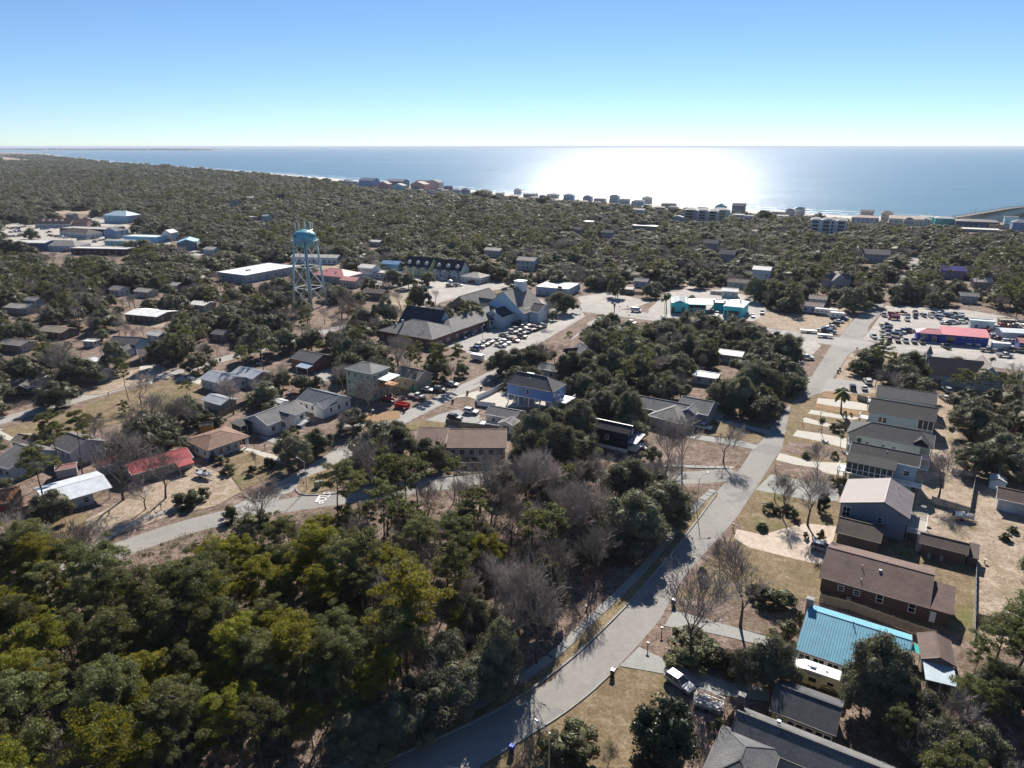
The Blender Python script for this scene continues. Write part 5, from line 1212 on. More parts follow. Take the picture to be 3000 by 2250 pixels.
def townhouse(A, L, wc, lab, sh, cols):
    h = House('dormered_townhouses', lab, 'townhouse', A, L, 11, 5.6, 118, short=sh, top=11)
    G = siding(wc); h.walls(G); h.gable(shingle((.03,.035,.06)), 5.8, wall=G, trim=False); h.wins('r', 3, 3.4, .9, 1.3); h.wins('f', 6, 1, 1, 1.4); h.wins('f', 6, 3.6, 1, 1.2); h.win('r', 5.5, 7.5, .8, 1.4)
    n = 3
    for k in range(n):
        x = L*(k+.5)/n
        h.walls(siding((.62,.61,.56)), x0=x-1.2, x1=x+1.2, y0=1.2, y1=4.5, z0=6.0, z1=8.3, name='dormer_wall'); h.gable(shingle((.36,.34,.31)), .9, axis='y', x0=x-1.5, x1=x+1.5, y0=.8, y1=5.2, z=8.4, wall=siding((.62,.61,.56)), ov=.2, name='dormer_roof', trim=False); h.win('f', x, 6.7, .8, 1.1, blk=(x-1.2,x+1.2,1.2,4.5))
        h.gable(shingle((.34,.32,.30)), 1.3, axis='y', x0=x-2.2, x1=x+2.2, y0=-3.2, y1=1.6, z=4.9, wall=G, ov=.2, name='porch_roof', trim=False); h.posts([(x-2,-3),(x+2,-3)], 0, 4.8, .18); h.deck(x-2, x+2, -3, .4, 2.6, M_TRIM, False); h.rail([(x-2,-2.9),(x+2,-2.9)], 2.6)
    h.stairs(L*.55, -3, 2.6, 0, -1, 1.4)
townhouse(('l',815,345), 20, (.62,.62,.30), 'left townhouse row with navy roof, three dormers and pale yellow gable end', 'yellow gabled townhouses', 0)
townhouse(('l',1190,385), 21, (.50,.60,.58), 'right townhouse row with navy roof, three dormers and pale green gable end', 'green gabled townhouses', 0)
def simple(name, lab, cat, A, L, D, z, az, wc, rc, rise, sh, roof='gable', axis='x', rows=1, nw=5, glazed=False, sign=None, view=True):
    h = House(name, lab, cat, A, L, D, z, az, short=sh, top=z+rise, view=view)
    G = brick(wc) if name.startswith('brick') else siding(wc); h.walls(G)
    rm = sheetmetal(rc) if 'metal' in lab or sum(rc) > 1.3 else shingle(rc)
    if roof == 'gable': h.gable(rm, rise, axis=axis, wall=G, trim=False)
    elif roof == 'hip': h.hip(rm, rise)
    else: h.flat(rm, parm=G if roof == 'flatp' else None)
    for r_ in range(rows): h.wins('f', nw, 1.0 + r_*3, 1.2, 1.4)
    h.wins('r', max(2, int(D/4)), 1.0, 1.0, 1.3); h.rm, h.G = rm, G
    return h
h = simple('tan_front_office', 'low building with tan hipped roof at the foot of the townhouses', 'building', ('l',1540,478), 15, 12, 3.8, 122, (.6,.6,.57), (.40,.37,.31), 2.2, 'tan roofed office', 'hip')
h = simple('white_blue_office', 'two storey white blue office with cream roof left of the townhouses', 'building', ('l',205,365), 12, 9, 6.4, 118, (.52,.60,.64), (.70,.67,.58), 1.6, 'cream roofed office', rows=2)
h = simple('blue_store_house', 'bright blue building with blue metal roof tucked against the oaks', 'building', ('l',500,320), 14, 9, 5, 110, (.20,.42,.55), (.06,.20,.42), 1.8, 'bright blue building')
h = simple('red_roofed_restaurant', 'restaurant with a wide faded red metal hipped roof behind the water tower', 'restaurant', ('k',1800,1075), 27, 18, 4.4, 116, (.4,.36,.36), (.50,.17,.17), 3.2, 'red roofed restaurant', 'hip'); h.vent(9, 6, 6.2, .5, .6); h.vent(17, 5, 6.2, .5, .6)
h = simple('red_roofed_annex', 'small building with faded red metal roof beside the larger red roof', 'building', ('l',-30,530), 12, 9, 4, 116, (.5,.46,.44), (.52,.22,.20), 1.6, 'small red roofed annex')
h = simple('grey_strip_building', 'long low building with grey flat roof between red roof and townhouses', 'building', ('l',360,430), 20, 10, 3.6, 118, (.5,.54,.56), (.40,.40,.38), .5, 'grey strip building', 'flat')
h = House('white_flat_roofed_hall', 'big flat roofed hall with brilliant white roof left of the water tower', 'building', ('k',965,1095), 42, 26, 5.0, 30, short='white flat roofed hall', top=5.6)
h.walls(siding((.34,.40,.46))); h.flat(sheetmetal((.80,.80,.78), .6), par=.25); h.wins('f', 6, 1.4, 2.0, 1.6); h.put(MB().box(12, 15, 12, 14, 5, 5.9), 'rooftop_unit', M_GALV); h.wins('l', 3, 1.4, 2, 1.6)
h = House('long_white_office', 'long pale office with cream roof directly behind the water tower', 'building', ('k',1545,850), 36, 11, 4.6, 100, short='long pale office', top=6); G = siding((.56,.64,.70)); h.walls(G); h.gable(shingle((.42,.42,.38)), 1.5, wall=G, trim=False); h.wins('f', 9, 1, 1.6, 1.7)
h = simple('brick_gallery', 'dark brown brick annex with dark roof among bare trees beside the church road', 'building', ('l',250,690), 14, 8, 3.6, 112, (.12,.08,.08), (.10,.075,.08), 1.6, 'dark brick annex')
h = simple('white_shop', 'white flat roofed shop with blue side wall facing the gravel lot', 'shop', ('m',300,265), 20, 20, 4.4, 115, (.32,.42,.55), (.72,.71,.67), .5, 'white flat roofed shop', 'flat', nw=4)
h.put(MB().box(13.6, 16.2, .02, .3, 3.2, 5.9), 'shop_sign', M_DARK)
# turquoise shop: three joined volumes
h = House('turquoise_shop', 'turquoise shop of three joined units with pale metal roofs and black awnings', 'shop', ('n',290,475), 17.6, 14, 5.2, 100, short='turquoise shop', top=6.5)
G = paint(TURQ, .6); TR = sheetmetal((.62,.66,.66)); h.walls(G, x1=8.6, y0=.0, z1=5.4); h.walls(G, x0=8.8, x1=17.4, y0=1.0, z1=4.6, name='middle_wall'); h.gable(TR, 1.5, axis='y', x0=.2, x1=8.7, y0=.6, y1=14, z=5.0, wall=G, seams=.6, trim=False); h.gable(TR, 1.6, axis='x', x0=8.8, x1=21, y0=1.6, y1=14, z=4.7, wall=G, seams=.6, trim=False, name='middle_roof')
h.blk = (.4, 8.6, .0, 14)
for u in (1.3, 6.2): h.win('f', u, 1.1, 1.5, 2.0, True, (.02,.12,.13))
tag(legend("Surf shop", (0,0), 0, .1, M_DARK, 0), kind='structure') if False else None
h.blk = (8.8, 17.4, 1.0, 14); h.win('f', 10.4, .8, 1.7, 1.9); h.door('f', 12.6, 0, 1.1, 2.5, glazed=True); h.door('f', 13.8, 0, 1.1, 2.5, glazed=True); h.win('f', 16, .8, 1.7, 1.9)
h.put(MB().add([(9.2,.95,4.4),(17.2,.95,4.4),(17.2,-.3,3.3),(9.2,-.3,3.3),(9.2,.9,4.2),(17.2,.9,4.2),(17.2,-.3,3.15),(9.2,-.3,3.15)], [(0,1,2,3),(7,6,5,4),(0,3,7,4),(1,5,6,2),(2,6,7,3)]), 'awning', M_DARK)
h.walls(G, x0=22, x1=30, y0=8.5, y1=16, z1=3.6, name='rear_wall'); h.flat(TR, x0=17.5, x1=31, y0=8, y1=17, z=4.3)
h.put(MB().box(21, 22.6, 11, 12.4, 4.3, 5.4), 'rooftop_unit', M_GALV); h.put(MB().box(27, 28, 11, 12, 4.3, 5.2), 'rooftop_unit', M_GALV)
h.put(MB().box(.42, 17.3, -.1, 0, 0, .9), 'base_band', paint((.02,.05,.10)))
h = House('turquoise_annex', 'separate turquoise shop wing with hipped pale roof and black awning', 'shop', ('n',965,515), 9.6, 18, 5.4, 118, short='turquoise annex', top=7)
h.walls(G, z1=5.6, y0=0, y1=.5, name='false_front'); h.walls(G, y0=.5); h.hip(TR, 1.6, y0=.5, z=5.3, seams=0); h.blk = (.4,9.2,.0,17.6); h.door('f', 1.5, .4, 1.0, 3.0, M_DARK); h.win('f', 5.4, 1.0, 4.6, 1.4, False); h.put(MB().box(2.9, 8.0, -.9, -.02, 3.1, 3.3).box(2.9, 8.0, -.9, -.8, 2.6, 3.2), 'awning', M_DARK); h.vent(6.6, 9, 6.6, .3, 1.0); h.put(MB().box(.3, 9.3, -.12, -.02, 0, .8), 'base_band', paint((.18,.3,.42)))
def face_text(h, txt, x, z, size, mat, y=-.04, name='shop_lettering'):
    c = bpy.data.curves.new(name, 'FONT'); c.body = txt; c.size = size; c.align_x = 'CENTER'; c.extrude = .01
    t = bpy.data.objects.new(name, c); me = bpy.data.meshes.new_from_object(t); me.materials.clear(); me.materials.append(mat); bpy.data.objects.remove(t)
    o = put(name, me, h.o, (x, y, z)); o.rotation_euler = (R(90), 0, 0); return o
face_text(h, 'SURF', 5.4, 1.7, .7, paint((.5,.6,.62)), -.07)
# red roofed blue garage of the car dealer
h = House('blue_dealer_office', 'deep blue car dealer office with a pinkish red ribbed metal roof', 'shop', ('o',830,545), 27, 9, 4.0, 112, short='blue dealer office', top=5.6)
G = paint((.02,.055,.30), .6); RR = sheetmetal((.52,.13,.17)); h.walls(G, x1=9.0, y0=1.4); h.walls(G, x0=9.0, x1=26.6, name='main_wall', z1=4.0)
h.hip(RR, 1.4, x1=9.6, y0=.8, z=3.6, ends=(1,.2)); h.shed(RR, 9.2, 27, -.5, 9.4, 4.1, 5.6, seams=.55, name='main_roof'); h.blk = (.4,26.6,0.4,8.6)
h.win('f', 3.0, 1.4, 2.2, 1.5, True, blk=(.4,9,1.4,8)); h.door('f', 6.9, 0, 1.6, 2.6, glazed=True); h.win('f', 12.9, .3, 3.0, 2.8, True, (.42,.36,.26)); 
for x in (17.5, 19.8, 21.6, 24): h.put(MB().box(x-.5, x+.5, .3, .38, 2.9, 3.3), 'wall_sign', paint((.30,.26,.12)))
h = simple('white_container_office', 'white boxy portable building behind the blue dealer office', 'building', ('o',1520,395), 10, 5, 4.2, 112, (.55,.63,.63), (.60,.66,.66), .3, 'white portable building', 'flat', nw=2)
h = simple('white_repair_bay', 'white garage with open bay and pale metal roof at the right edge', 'garage', ('o',1930,545), 14, 9, 3.6, 105, (.50,.55,.62), (.62,.66,.68), .9, 'white repair garage', nw=1); h.door('f', 8.5, 0, 4.2, 2.6, M_DARK)
h = simple('red_edge_shop', 'blue shop corner with faded red roof cut off at the right edge', 'shop', ('o',2150,680), 12, 8, 3.6, 112, (.02,.06,.3), (.55,.22,.2), 1.2, 'red roofed shop corner')
# left shopping area
h = simple('brown_dormer_shops', 'brown roofed shopping block with four white dormers and white shopfront', 'shop', ('j',440,420), 38, 16, 4.2, 92, (.6,.6,.58), (.20,.125,.105), 5, 'brown dormered shops', nw=9)
for k in range(4):
    x = 8 + k*6.6; h.walls(siding((.66,.66,.64)), x0=x-1.1, x1=x+1.1, y0=2.4, y1=6, z0=5, z1=7.2, name='dormer_wall'); h.gable(shingle((.22,.15,.13)), .9, axis='y', x0=x-1.4, x1=x+1.4, y0=2, y1=7, z=7.2, wall=siding((.66,.66,.64)), ov=.2, name='dormer_roof', trim=False); h.win('f', x, 5.6, .9, 1.2, blk=(x-1.1,x+1.1,2.4,6))
h.gable(shingle((.26,.15,.12)), 4, x0=38.2, x1=54, y0=3, y1=17, z=4.4, wall=siding((.4,.3,.28)), name='right_roof', trim=False); h.walls(siding((.4,.3,.28)), x0=38.6, x1=53.6, y0=3.4, y1=16.6, name='right_wall')
h = simple('dark_brick_market', 'dark brick flat roofed shop with pale parapet in the left shopping area', 'shop', ('j',760,480), 52, 18, 6.0, 104, (.09,.07,.09), (.42,.40,.37), .5, 'dark brick market', 'flat', nw=8)
h = simple('maroon_roofed_shops', 'white row of shops with dark maroon hipped roof facing parked cars', 'shop', ('j',760,525), 40, 16, 4.0, 116, (.55,.6,.62), (.09,.065,.07), 3.2, 'maroon roofed shops', 'hip', nw=12)
h = simple('blue_gabled_shop', 'blue grey gabled shop beside the row of white shops', 'shop', ('j',1330,515), 14, 16, 7, 104, (.18,.26,.42), (.12,.13,.17), 3, 'blue gabled shop', axis='y')
h = simple('light_blue_motel', 'long bright light blue flat roofed building along the lot', 'building', ('j',1590,585), 34, 14, 5.2, 104, (.22,.48,.68), (.62,.66,.68), .5, 'light blue flat building', 'flat', nw=9)
h = simple('turquoise_front_shop', 'small turquoise fronted shop with grey roof below the light blue building', 'shop', ('j',1340,640), 30, 9, 3.6, 104, (.14,.42,.50), (.42,.42,.38), 1, 'turquoise fronted shop', nw=7)
h = simple('white_chapel', 'small white gabled building with one dark window in the far shopping area', 'building', ('j',2095,540), 9, 10, 7.5, 104, (.62,.64,.64), (.5,.5,.5), 2.6, 'small white gabled building', axis='y')
h = simple('blue_end_hall', 'large white roofed hall with navy end wall at the left edge', 'building', ('j',-60,660), 44, 14, 6.5, 98, (.08,.13,.30), (.66,.64,.6), 1.2, 'navy ended hall', nw=8)
h = simple('grey_blue_shops', 'grey hip roofed shops with white front and parked cars below', 'shop', ('j',460,700), 36, 18, 4.2, 100, (.58,.62,.66), (.27,.26,.25), 3.2, 'grey hipped shops', 'hip', nw=9)
h = simple('brick_low_shops', 'low dark red brick shops with white flat roof edge and palms', 'shop', ('j',900,740), 48, 11, 4.6, 98, (.10,.04,.045), (.60,.58,.54), .5, 'dark red brick shops', 'flat', nw=8)
h = simple('turquoise_hip_house', 'large building with bright cyan white roofs at the edge of the far wood', 'building', ('j',1330,310), 34, 20, 8, 110, (.26,.48,.60), (.55,.70,.74), 4.5, 'cyan roofed building', 'hip', rows=2, nw=6)

# ------------------------------------------------------------------ beachfront
CO = [
 ('p',25,140,22,9,(.3,.33,.36),(.36,.35,.33),'hip'),('p',120,165,24,9,(.36,.36,.37),(.40,.39,.36),'hip'),
 ('p',190,185,46,17,(.16,.26,.40),(.10,.14,.22),'gable'),('p',395,205,30,13,(.42,.20,.20),(.40,.36,.32),'gabley'),('p',545,215,32,11,(.22,.42,.42),(.40,.37,.33),'gabley'),('p',480,185,52,15,(.06,.09,.15),(.07,.10,.17),'gable'),
 ('p',745,215,40,14,(.46,.24,.22),(.40,.34,.30),'gabley'),('p',790,200,44,15,(.16,.17,.22),(.08,.10,.16),'gable'),('p',920,205,36,16,(.22,.23,.25),(.13,.14,.17),'gabley'),('p',935,255,18,7,(.6,.6,.58),(.05,.06,.10),'gable'),
 ('p',1100,235,20,10,(.10,.11,.14),(.14,.15,.17),'gable'),('p',1200,255,18,9,(.42,.42,.42),(.40,.39,.37),'hip'),('p',1295,258,18,10,(.20,.23,.32),(.28,.29,.30),'hip'),('p',1510,258,22,7,(.26,.28,.32),(.26,.26,.26),'hip'),('p',1660,270,18,5,(.5,.48,.44),(.6,.58,.55),'gable'),('p',1860,258,16,9,(.34,.40,.46),(.12,.13,.15),'gabley'),('p',1960,285,28,6,(.30,.31,.33),(.34,.33,.31),'gable'),
 ('q',5,190,20,7,(.34,.30,.30),(.33,.31,.29),'hip'),('q',155,215,18,10,(.26,.40,.52),(.30,.31,.32),'hip'),('q',335,220,16,8,(.30,.32,.42),(.30,.29,.29),'gabley'),('q',435,228,20,6,(.34,.33,.33),(.30,.29,.28),'hip'),('q',580,235,16,11,(.30,.34,.40),(.24,.24,.25),'hip'),('q',665,255,17,8,(.30,.40,.42),(.16,.17,.18),'gable'),('q',782,265,20,8,(.34,.46,.58),(.09,.10,.13),'hip'),('q',880,245,16,10,(.34,.33,.31),(.38,.36,.33),'hip'),('q',1060,275,22,6,(.32,.30,.29),(.30,.27,.25),'hip'),('q',1000,300,15,4,(.4,.26,.22),(.36,.30,.27),'gable'),('q',790,330,18,5,(.42,.46,.50),(.32,.31,.29),'gable'),
 ('q',1552,340,16,11,(.28,.48,.58),(.30,.36,.40),'gabley'),('q',1712,325,18,10,(.10,.11,.15),(.20,.18,.17),'gable'),('q',1720,370,15,4,(.5,.5,.48),(.72,.70,.66),'hip'),('q',1830,390,11,5,(.36,.42,.48),(.60,.58,.55),'hip'),('q',1150,400,16,5,(.3,.38,.46),(.4,.39,.38),'gabley'),('q',2075,350,24,5,(.4,.36,.32),(.70,.66,.60),'gable'),
 ('r',-5,240,12,9,(.4,.36,.32),(.44,.40,.36),'hip'),('r',80,235,13,10,(.42,.42,.4),(.5,.48,.44),'hip'),('r',690,225,17,6,(.28,.26,.25),(.10,.10,.12),'gable'),
 ('r',605,300,30,8,(.50,.50,.46),(.34,.25,.20),'hip'),('r',880,265,14,9,(.42,.34,.28),(.42,.33,.27),'hip'),('r',950,320,36,9,(.52,.47,.40),(.42,.34,.27),'gable'),('r',1130,320,24,8,(.52,.50,.46),(.40,.32,.26),'gabley'),
 ('r',1228,290,20,7,(.02,.30,.30),(.52,.52,.50),'hip'),('r',1378,310,20,8,(.02,.28,.29),(.54,.54,.50),'hip'),('r',1500,295,13,6,(.03,.28,.29),(.54,.54,.50),'gable'),('r',1570,330,42,7,(.03,.04,.10),(.14,.115,.12),'hip'),('r',1640,375,34,3,(.2,.2,.18),(.5,.48,.42),'flat'),('r',1880,345,22,5,(.36,.27,.16),(.30,.21,.17),'gable'),('r',2010,350,13,14,(.36,.52,.60),(.50,.53,.52),'flat'),('r',2085,390,26,12,(.16,.22,.36),(.12,.14,.19),'hip'),('r',120,200,9,6,(.35,.34,.33),(.4,.38,.35),'hip'),
]
shp = {'hip': 'hip roofed', 'gable': 'long gabled', 'gabley': 'gable fronted', 'flat': 'flat roofed'}
def cname(c):
    r_, g_, b_ = c; m = (r_+g_+b_)/3
    if max(c) - min(c) < .07: return 'charcoal' if m < .14 else 'grey' if m < .38 else 'pale grey' if m < .5 else 'white'
    if r_ > b_ + .06 and r_ > g_ + .1: return 'pink' if m > .2 else 'maroon'
    if r_ > b_ + .04: return 'tan' if m > .3 else 'brown'
    if g_ > r_ + .12 and b_ > r_ + .12 and abs(g_-b_) < .13: return 'pale turquoise' if m > .3 else 'teal'
    return 'pale blue' if m > .38 else 'blue grey' if m > .2 else 'navy'
seen = {}
BEACH = []
for (t, x, y, L, z, wc, rc, kd) in CO:
    p0 = at(t, x, y, 0); z = z * .86; L = L * (.8 if t == 'p' else .92)
    BEACH.append((p0, t, x, y, L, z, wc, rc, kd))
for k, (p0, t, x, y, L, z, wc, rc, kd) in enumerate(BEACH):
    base = '%s %s beach house with %s roof' % (cname(wc), shp[kd], cname(rc)); n = seen.get(base, 0); seen[base] = n + 1
    nb = BEACH[(k+1) % len(BEACH)]; lab = base + (', %s in the beachfront row' % ['first', 'second', 'third', 'fourth', 'fifth', 'sixth', 'seventh', 'eighth', 'ninth', 'tenth', 'eleventh', 'twelfth'][n])
    h = House('beach_house', lab, 'beach house', (p0[0], p0[1]), L, L*.6, z, 116, short='beachfront row', group='houses along the beachfront', view=True, top=z+2)
    G = siding(tuple(min(.72, c*1.35+.03) for c in wc)); h.walls(G)
    R_ = shingle(tuple(min(.6, c*1.25) for c in rc))
    if kd == 'hip': h.hip(R_, z*.28)
    elif kd == 'gable': h.gable(R_, z*.34, wall=G, trim=False)
    elif kd == 'gabley': h.gable(R_, min(z*.4, 5), axis='y', wall=G, trim=False)
    else: h.flat(R_)
    rows = max(1, int(z/3.2)); n = max(2, int(L/4.5))
    for r_ in range(rows): h.wins('f', n, 1.0 + r_*3.0, 1.4, 1.5)
    if z > 8: h.deck(1, L-1, -1.6, .4, 3.1, M_TRIM, False); h.rail([(1,-1.5),(L-1,-1.5)], 3.1, step=.8); h.posts([(1+k_*(L-2)/3,-1.5) for k_ in range(4)], 0, 3, .25)
def condo(A, L, D, z, lab, sh, wc, nfl, nb):
    h = House('beach_condominium', lab, 'apartment block', A, L, D, z, 116, short=sh, top=z+3)
    G = siding(wc); h.walls(G); h.flat(sheetmetal((.6,.6,.58)))
    for k in range(nb):
        x = L*(k+.5)/nb; w_ = L/nb*.42
        h.hip(shingle((.38,.38,.37)), 1.4, x0=x-w_, x1=x+w_, y0=1, y1=D-1, z=z+1.2, name='roof_cap')
        for f_ in range(nfl):
            zz = .6 + f_*(z-.6)/nfl
            h.put(MB().box(x-w_*.7, x+w_*.7, .32, .42, zz+.3, zz+2.5), 'balcony_opening', M_DARK)
            d = h.put(MB().box(x-w_*.8, x+w_*.8, -1.2, .36, zz-.05, zz+.12), 'balcony', M_TRIM); h.rail([(x-w_*.8,-1.15),(x+w_*.8,-1.15)], zz, .95, step=.9)
condo(('q',1275,300), 26, 12, 12.5, 'four storey grey white condominium with dark balconies, left of its twin', 'left beach condominium', (.36,.38,.42), 4, 2)
condo(('q',1400,310), 22, 12, 12.5, 'four storey white condominium with dark balconies beside the pale blue house', 'middle beach condominium', (.48,.49,.50), 4, 2)
condo(('q',1525,300), 20, 12, 12, 'pale green blue condominium block with gabled top at the row end', 'green blue condominium', (.36,.46,.46), 4, 1)
condo(('r',235,265), 19, 12, 14, 'tall white condominium, left one of the pair on the beach', 'left white condominium', (.66,.66,.65), 4, 2)
condo(('r',372,272), 19, 12, 13.5, 'tall white condominium, right one of the pair on the beach', 'right white condominium', (.68,.68,.67), 4, 2)

def ORDX(n): return '%d%s' % (n, 'th' if 10 < n % 100 < 14 else {1: 'st', 2: 'nd', 3: 'rd'}.get(n % 10, 'th'))
rr = random.Random(12); nf = 0
for i, p in enumerate(COAST):
    pass
L1 = smooth_line([p for p in COAST if -330 < p[0] < 700], 17)
L1 = offset(L1, 96)
for i, p in enumerate(L1):
    if i % 2 and rr.random() < .8 and nf < 60:
        q = (p[0]+rr.uniform(-16, 6), p[1]+rr.uniform(-22, 16))
        if min(math.dist(q, (b_[0][0]+b_[4]*.4, b_[0][1])) for b_ in BEACH) < 17: continue
        nf += 1; w_ = rr.uniform(9, 15); z = rr.uniform(3.4, 8); wc = rr.choice([(.5,.5,.47),(.6,.58,.52),(.44,.5,.54),(.62,.62,.6),(.5,.42,.36),(.34,.42,.48)]); rc = rr.choice([(.5,.48,.44),(.36,.34,.32),(.3,.3,.3),(.42,.34,.28)])
        h = House('small_beach_house', '%s small low %s beach cottage with %s roof, counting from the pier' % (ORDX(nf), cname(wc), cname(rc)), 'beach house', q, w_, w_*.7, z, 116, short='beachfront row', group='small cottages behind the beachfront', view=False)
        G = siding(wc); h.walls(G); (h.hip if rr.random() < .5 else h.gable)(shingle(rc), z*.3); h.wins('f', 3, 1.0 if z < 6 else 4, 1.2, 1.3)
# far row of tiny beach houses along the coast to the upper left
rr = random.Random(21); k = 0
line = offset(COAST, 100)
for i, p in enumerate(line):
    if 1500 < p[1] < 9000 and rr.random() < (.95 if p[1] > 3600 else .4) and k < 60:
        k += 1; w_ = rr.uniform(14, 26) * (1.6 if p[1] > 4000 else 1); z = rr.uniform(8, 13); px_, py_ = p[0]+rr.uniform(-60, 10), p[1]+rr.uniform(-40, 40)
        wc = rr.choice([(.5,.5,.5),(.42,.46,.52),(.6,.6,.58),(.3,.38,.44),(.5,.44,.36)])
        e = empty('far_beach_house', (px_, py_, 0), R(90-130)); tag(e, '%s tiny pale house along the distant shoreline, counting from its near end' % ORDX(k), 'beach house', 'houses on the distant shoreline')
        MB().box(0, w_, 0, w_*.6, 0, z).build('wall', siding(wc), e); MB().add([(-.5,-.5,z),(w_+.5,-.5,z),(w_+.5,w_*.6+.5,z),(-.5,w_*.6+.5,z),(w_*.3,w_*.3,z+3),(w_*.7,w_*.3,z+3)], [(0,1,5,4),(1,2,5),(2,3,4,5),(3,0,4),(3,2,1,0)]).build('roof', shingle((.25,.25,.26)), e)

# pier
pa, pb = at('r', 1590, 300), at('r', 2212, 228)
dx, dy = pb[0]-pa[0], pb[1]-pa[1]; pl_ = math.hypot(dx, dy); Lp = 330
e = empty('fishing_pier', (pa[0], pa[1], 0), math.atan2(dy, dx)); tag(e, 'long wooden fishing pier on many piles running out over the sea', 'pier')
PW = wood((.17,.145,.12))
def pz(x): return 7.2 + 3.8 * min(1, max(0, x) / 120)
m = MB()
for x in range(-6, Lp, 6): m.add([(x,-3.2,pz(x)-.4),(x+6,-3.2,pz(x+6)-.4),(x+6,3.2,pz(x+6)-.4),(x,3.2,pz(x)-.4),(x,-3.2,pz(x)),(x+6,-3.2,pz(x+6)),(x+6,3.2,pz(x+6)),(x,3.2,pz(x))], [(3,2,1,0),(4,5,6,7),(0,1,5,4),(2,3,7,6)])
m.build('deck', PW, e)
m = MB()
for s_ in (-3.1, 3.1):
    for x in range(-6, Lp, 3):
        for hh_ in (1.1, .55): m.beam((x, s_, pz(x)+hh_), (x+3, s_, pz(x+3)+hh_), .14)
        m.beam((x, s_, pz(x)), (x, s_, pz(x)+1.1), .14)
m.build('railing', PW, e)
for k in range(int(Lp/5.4)):
    x = k*5.4; m = MB(); z_ = pz(x)-.4
    for s_ in (-2.9, 0, 2.9): m.tube((x, s_*1.25, -4), (x, s_, z_), .4, .36, 6)
    m.beam((x, -3.6, z_-.2), (x, 3.6, z_-.2), .4); m.beam((x, -3.4, 1), (x, 3, z_-.8), .16)
    m.build('pile_bent', PW, e)
for k in range(8): MB().tube((30+k*34, -3.1, 8), (30+k*34, -3.1, 16), .14, .12, 6).build('lamp_post', PW, e)
BUILDING_VIEWS.append(([(2800, 645), (3000, 595), (3000, 640)], 760))

# ------------------------------------------------------------------ water tower
TX, TY = at('k', 1815, 1475)
def tz(v): return float(height_at(TX, TY, v))
def height_at(bx, by, v):
    y = (v - 1125) / FPX; return CAM_H - by * (SP + y * CP) / (CP - y * SP)
ztop, zbot, zrail = tz(560+497/4.424), tz(560+690/4.424), tz(560+640/4.424)
e = empty('water_tower', (TX, TY, 0), R(8)); tag(e, 'light blue water tower with four splayed legs and antennas round its tank', 'water tower')
MT = paint((.13,.42,.52), .45, nm='tower_paint'); MTL = paint((.40,.56,.58), .5, nm='leg_paint')
RT = 5.7; zc = zrail
prof = [(0, ztop), (2.0, ztop-.15), (4.0, ztop-.9), (5.4, ztop-2.0), (RT, ztop-3.4), (RT, zc+.2), (RT*.93, zc-1.2), (RT*.72, zc-2.6), (RT*.4, zc-3.5), (.6, zc-3.8)]
MB().lathe(prof, 40).build('tank', MT, e, smooth=True)
d_ = MB(); d_.lathe([(RT, zc), (RT+1.15, zc), (RT+1.15, zc+.14), (RT, zc+.14)], 40); d_.build('balcony', MTL, e)
m = MB(); n = 40
for k in range(n):
    a = 2*math.pi*k/n; b = 2*math.pi*(k+1)/n; r_ = RT+1.1
    m.beam((r_*math.cos(a), r_*math.sin(a), zc+.1), (r_*math.cos(a), r_*math.sin(a), zc+1.2), .07)
    for zz in (.65, 1.2): m.beam((r_*math.cos(a), r_*math.sin(a), zc+zz), (r_*math.cos(b), r_*math.sin(b), zc+zz), .07)
m.build('railing', MTL, e)
RB = 8.6
def leg_pt(a, z):
    t = z / (zc - .5); r_ = RB + (RT - .1 - RB) * t; return Vector((r_*math.cos(a), r_*math.sin(a), z))
angs = [R(-79 + 90*k) for k in range(4)]
for a in angs:
    lg = MB().tube(leg_pt(a, 0), leg_pt(a, zc), .62, .5, 12).build('leg', MTL, e, smooth=True)
    MB().box(-.9, .9, -.9, .9, 0, .5).build('footing', M_WALK, lg, loc=tuple(leg_pt(a, 0)))
for zz in (9.5, 20.5):
    for i in range(4): MB().beam(leg_pt(angs[i], zz), leg_pt(angs[(i+1) % 4], zz), .32).build('strut', M_WHITE, e)
for z0_, z1_ in ((.5, 9.5), (9.5, 20.5), (20.5, zc-2)):
    for i in range(4):
        MB().tube(leg_pt(angs[i], z0_), leg_pt(angs[(i+1) % 4], z1_), .07, .07, 6).tube(leg_pt(angs[(i+1) % 4], z0_), leg_pt(angs[i], z1_), .10, .10, 6).build('brace_rod', M_WHITE, e)
MB().tube((0, 0, 0), (0, 0, zc-3.6), .3, .3, 12).build('riser_pipe', MTL, e)
for k in range(16):
    a = 2*math.pi*k/16; r_ = RT+1.35; x, y = r_*math.cos(a), r_*math.sin(a)
    if k % 2 == 0 or k % 5 == 0: MB().box(x-.2, x+.2, y-.2, y+.2, zc-2.3, zc+.6).build('antenna_panel', paint((.55,.58,.56)), e)
for k in range(9):
    a = 2*math.pi*k/9+.2; r_ = 4.4; x, y = r_*math.cos(a), r_*math.sin(a)
    MB().tube((x, y, ztop-1.3), (x, y, ztop+3.2), .07, .07, 6).box(x-.22, x+.22, y-.15, y+.15, ztop+.8, ztop+3.4).build('antenna_panel', paint((.60,.63,.60)), e)
MB().lathe([(4.4, ztop-.1), (4.55, ztop), (4.4, ztop+.1)], 24).build('antenna_ring', M_GALV, e)
MB().tube((5.8, -2, zc), (5.8, -2, ztop+2.2), .05, .03, 5).build('whip_antenna', M_GALV, e)
MB().tube((0, -RT-.1, zc), (0, -RT-.1, ztop-3.4), .12, .12, 5).build('tank_ladder', M_DARK, e)
MB().tube(leg_pt(angs[0], 1)+Vector((-.6,-.3,0)), leg_pt(angs[0], zc)+Vector((-.6,-.3,0)), .16, .16, 6).build('cable_run', M_DARK, e)
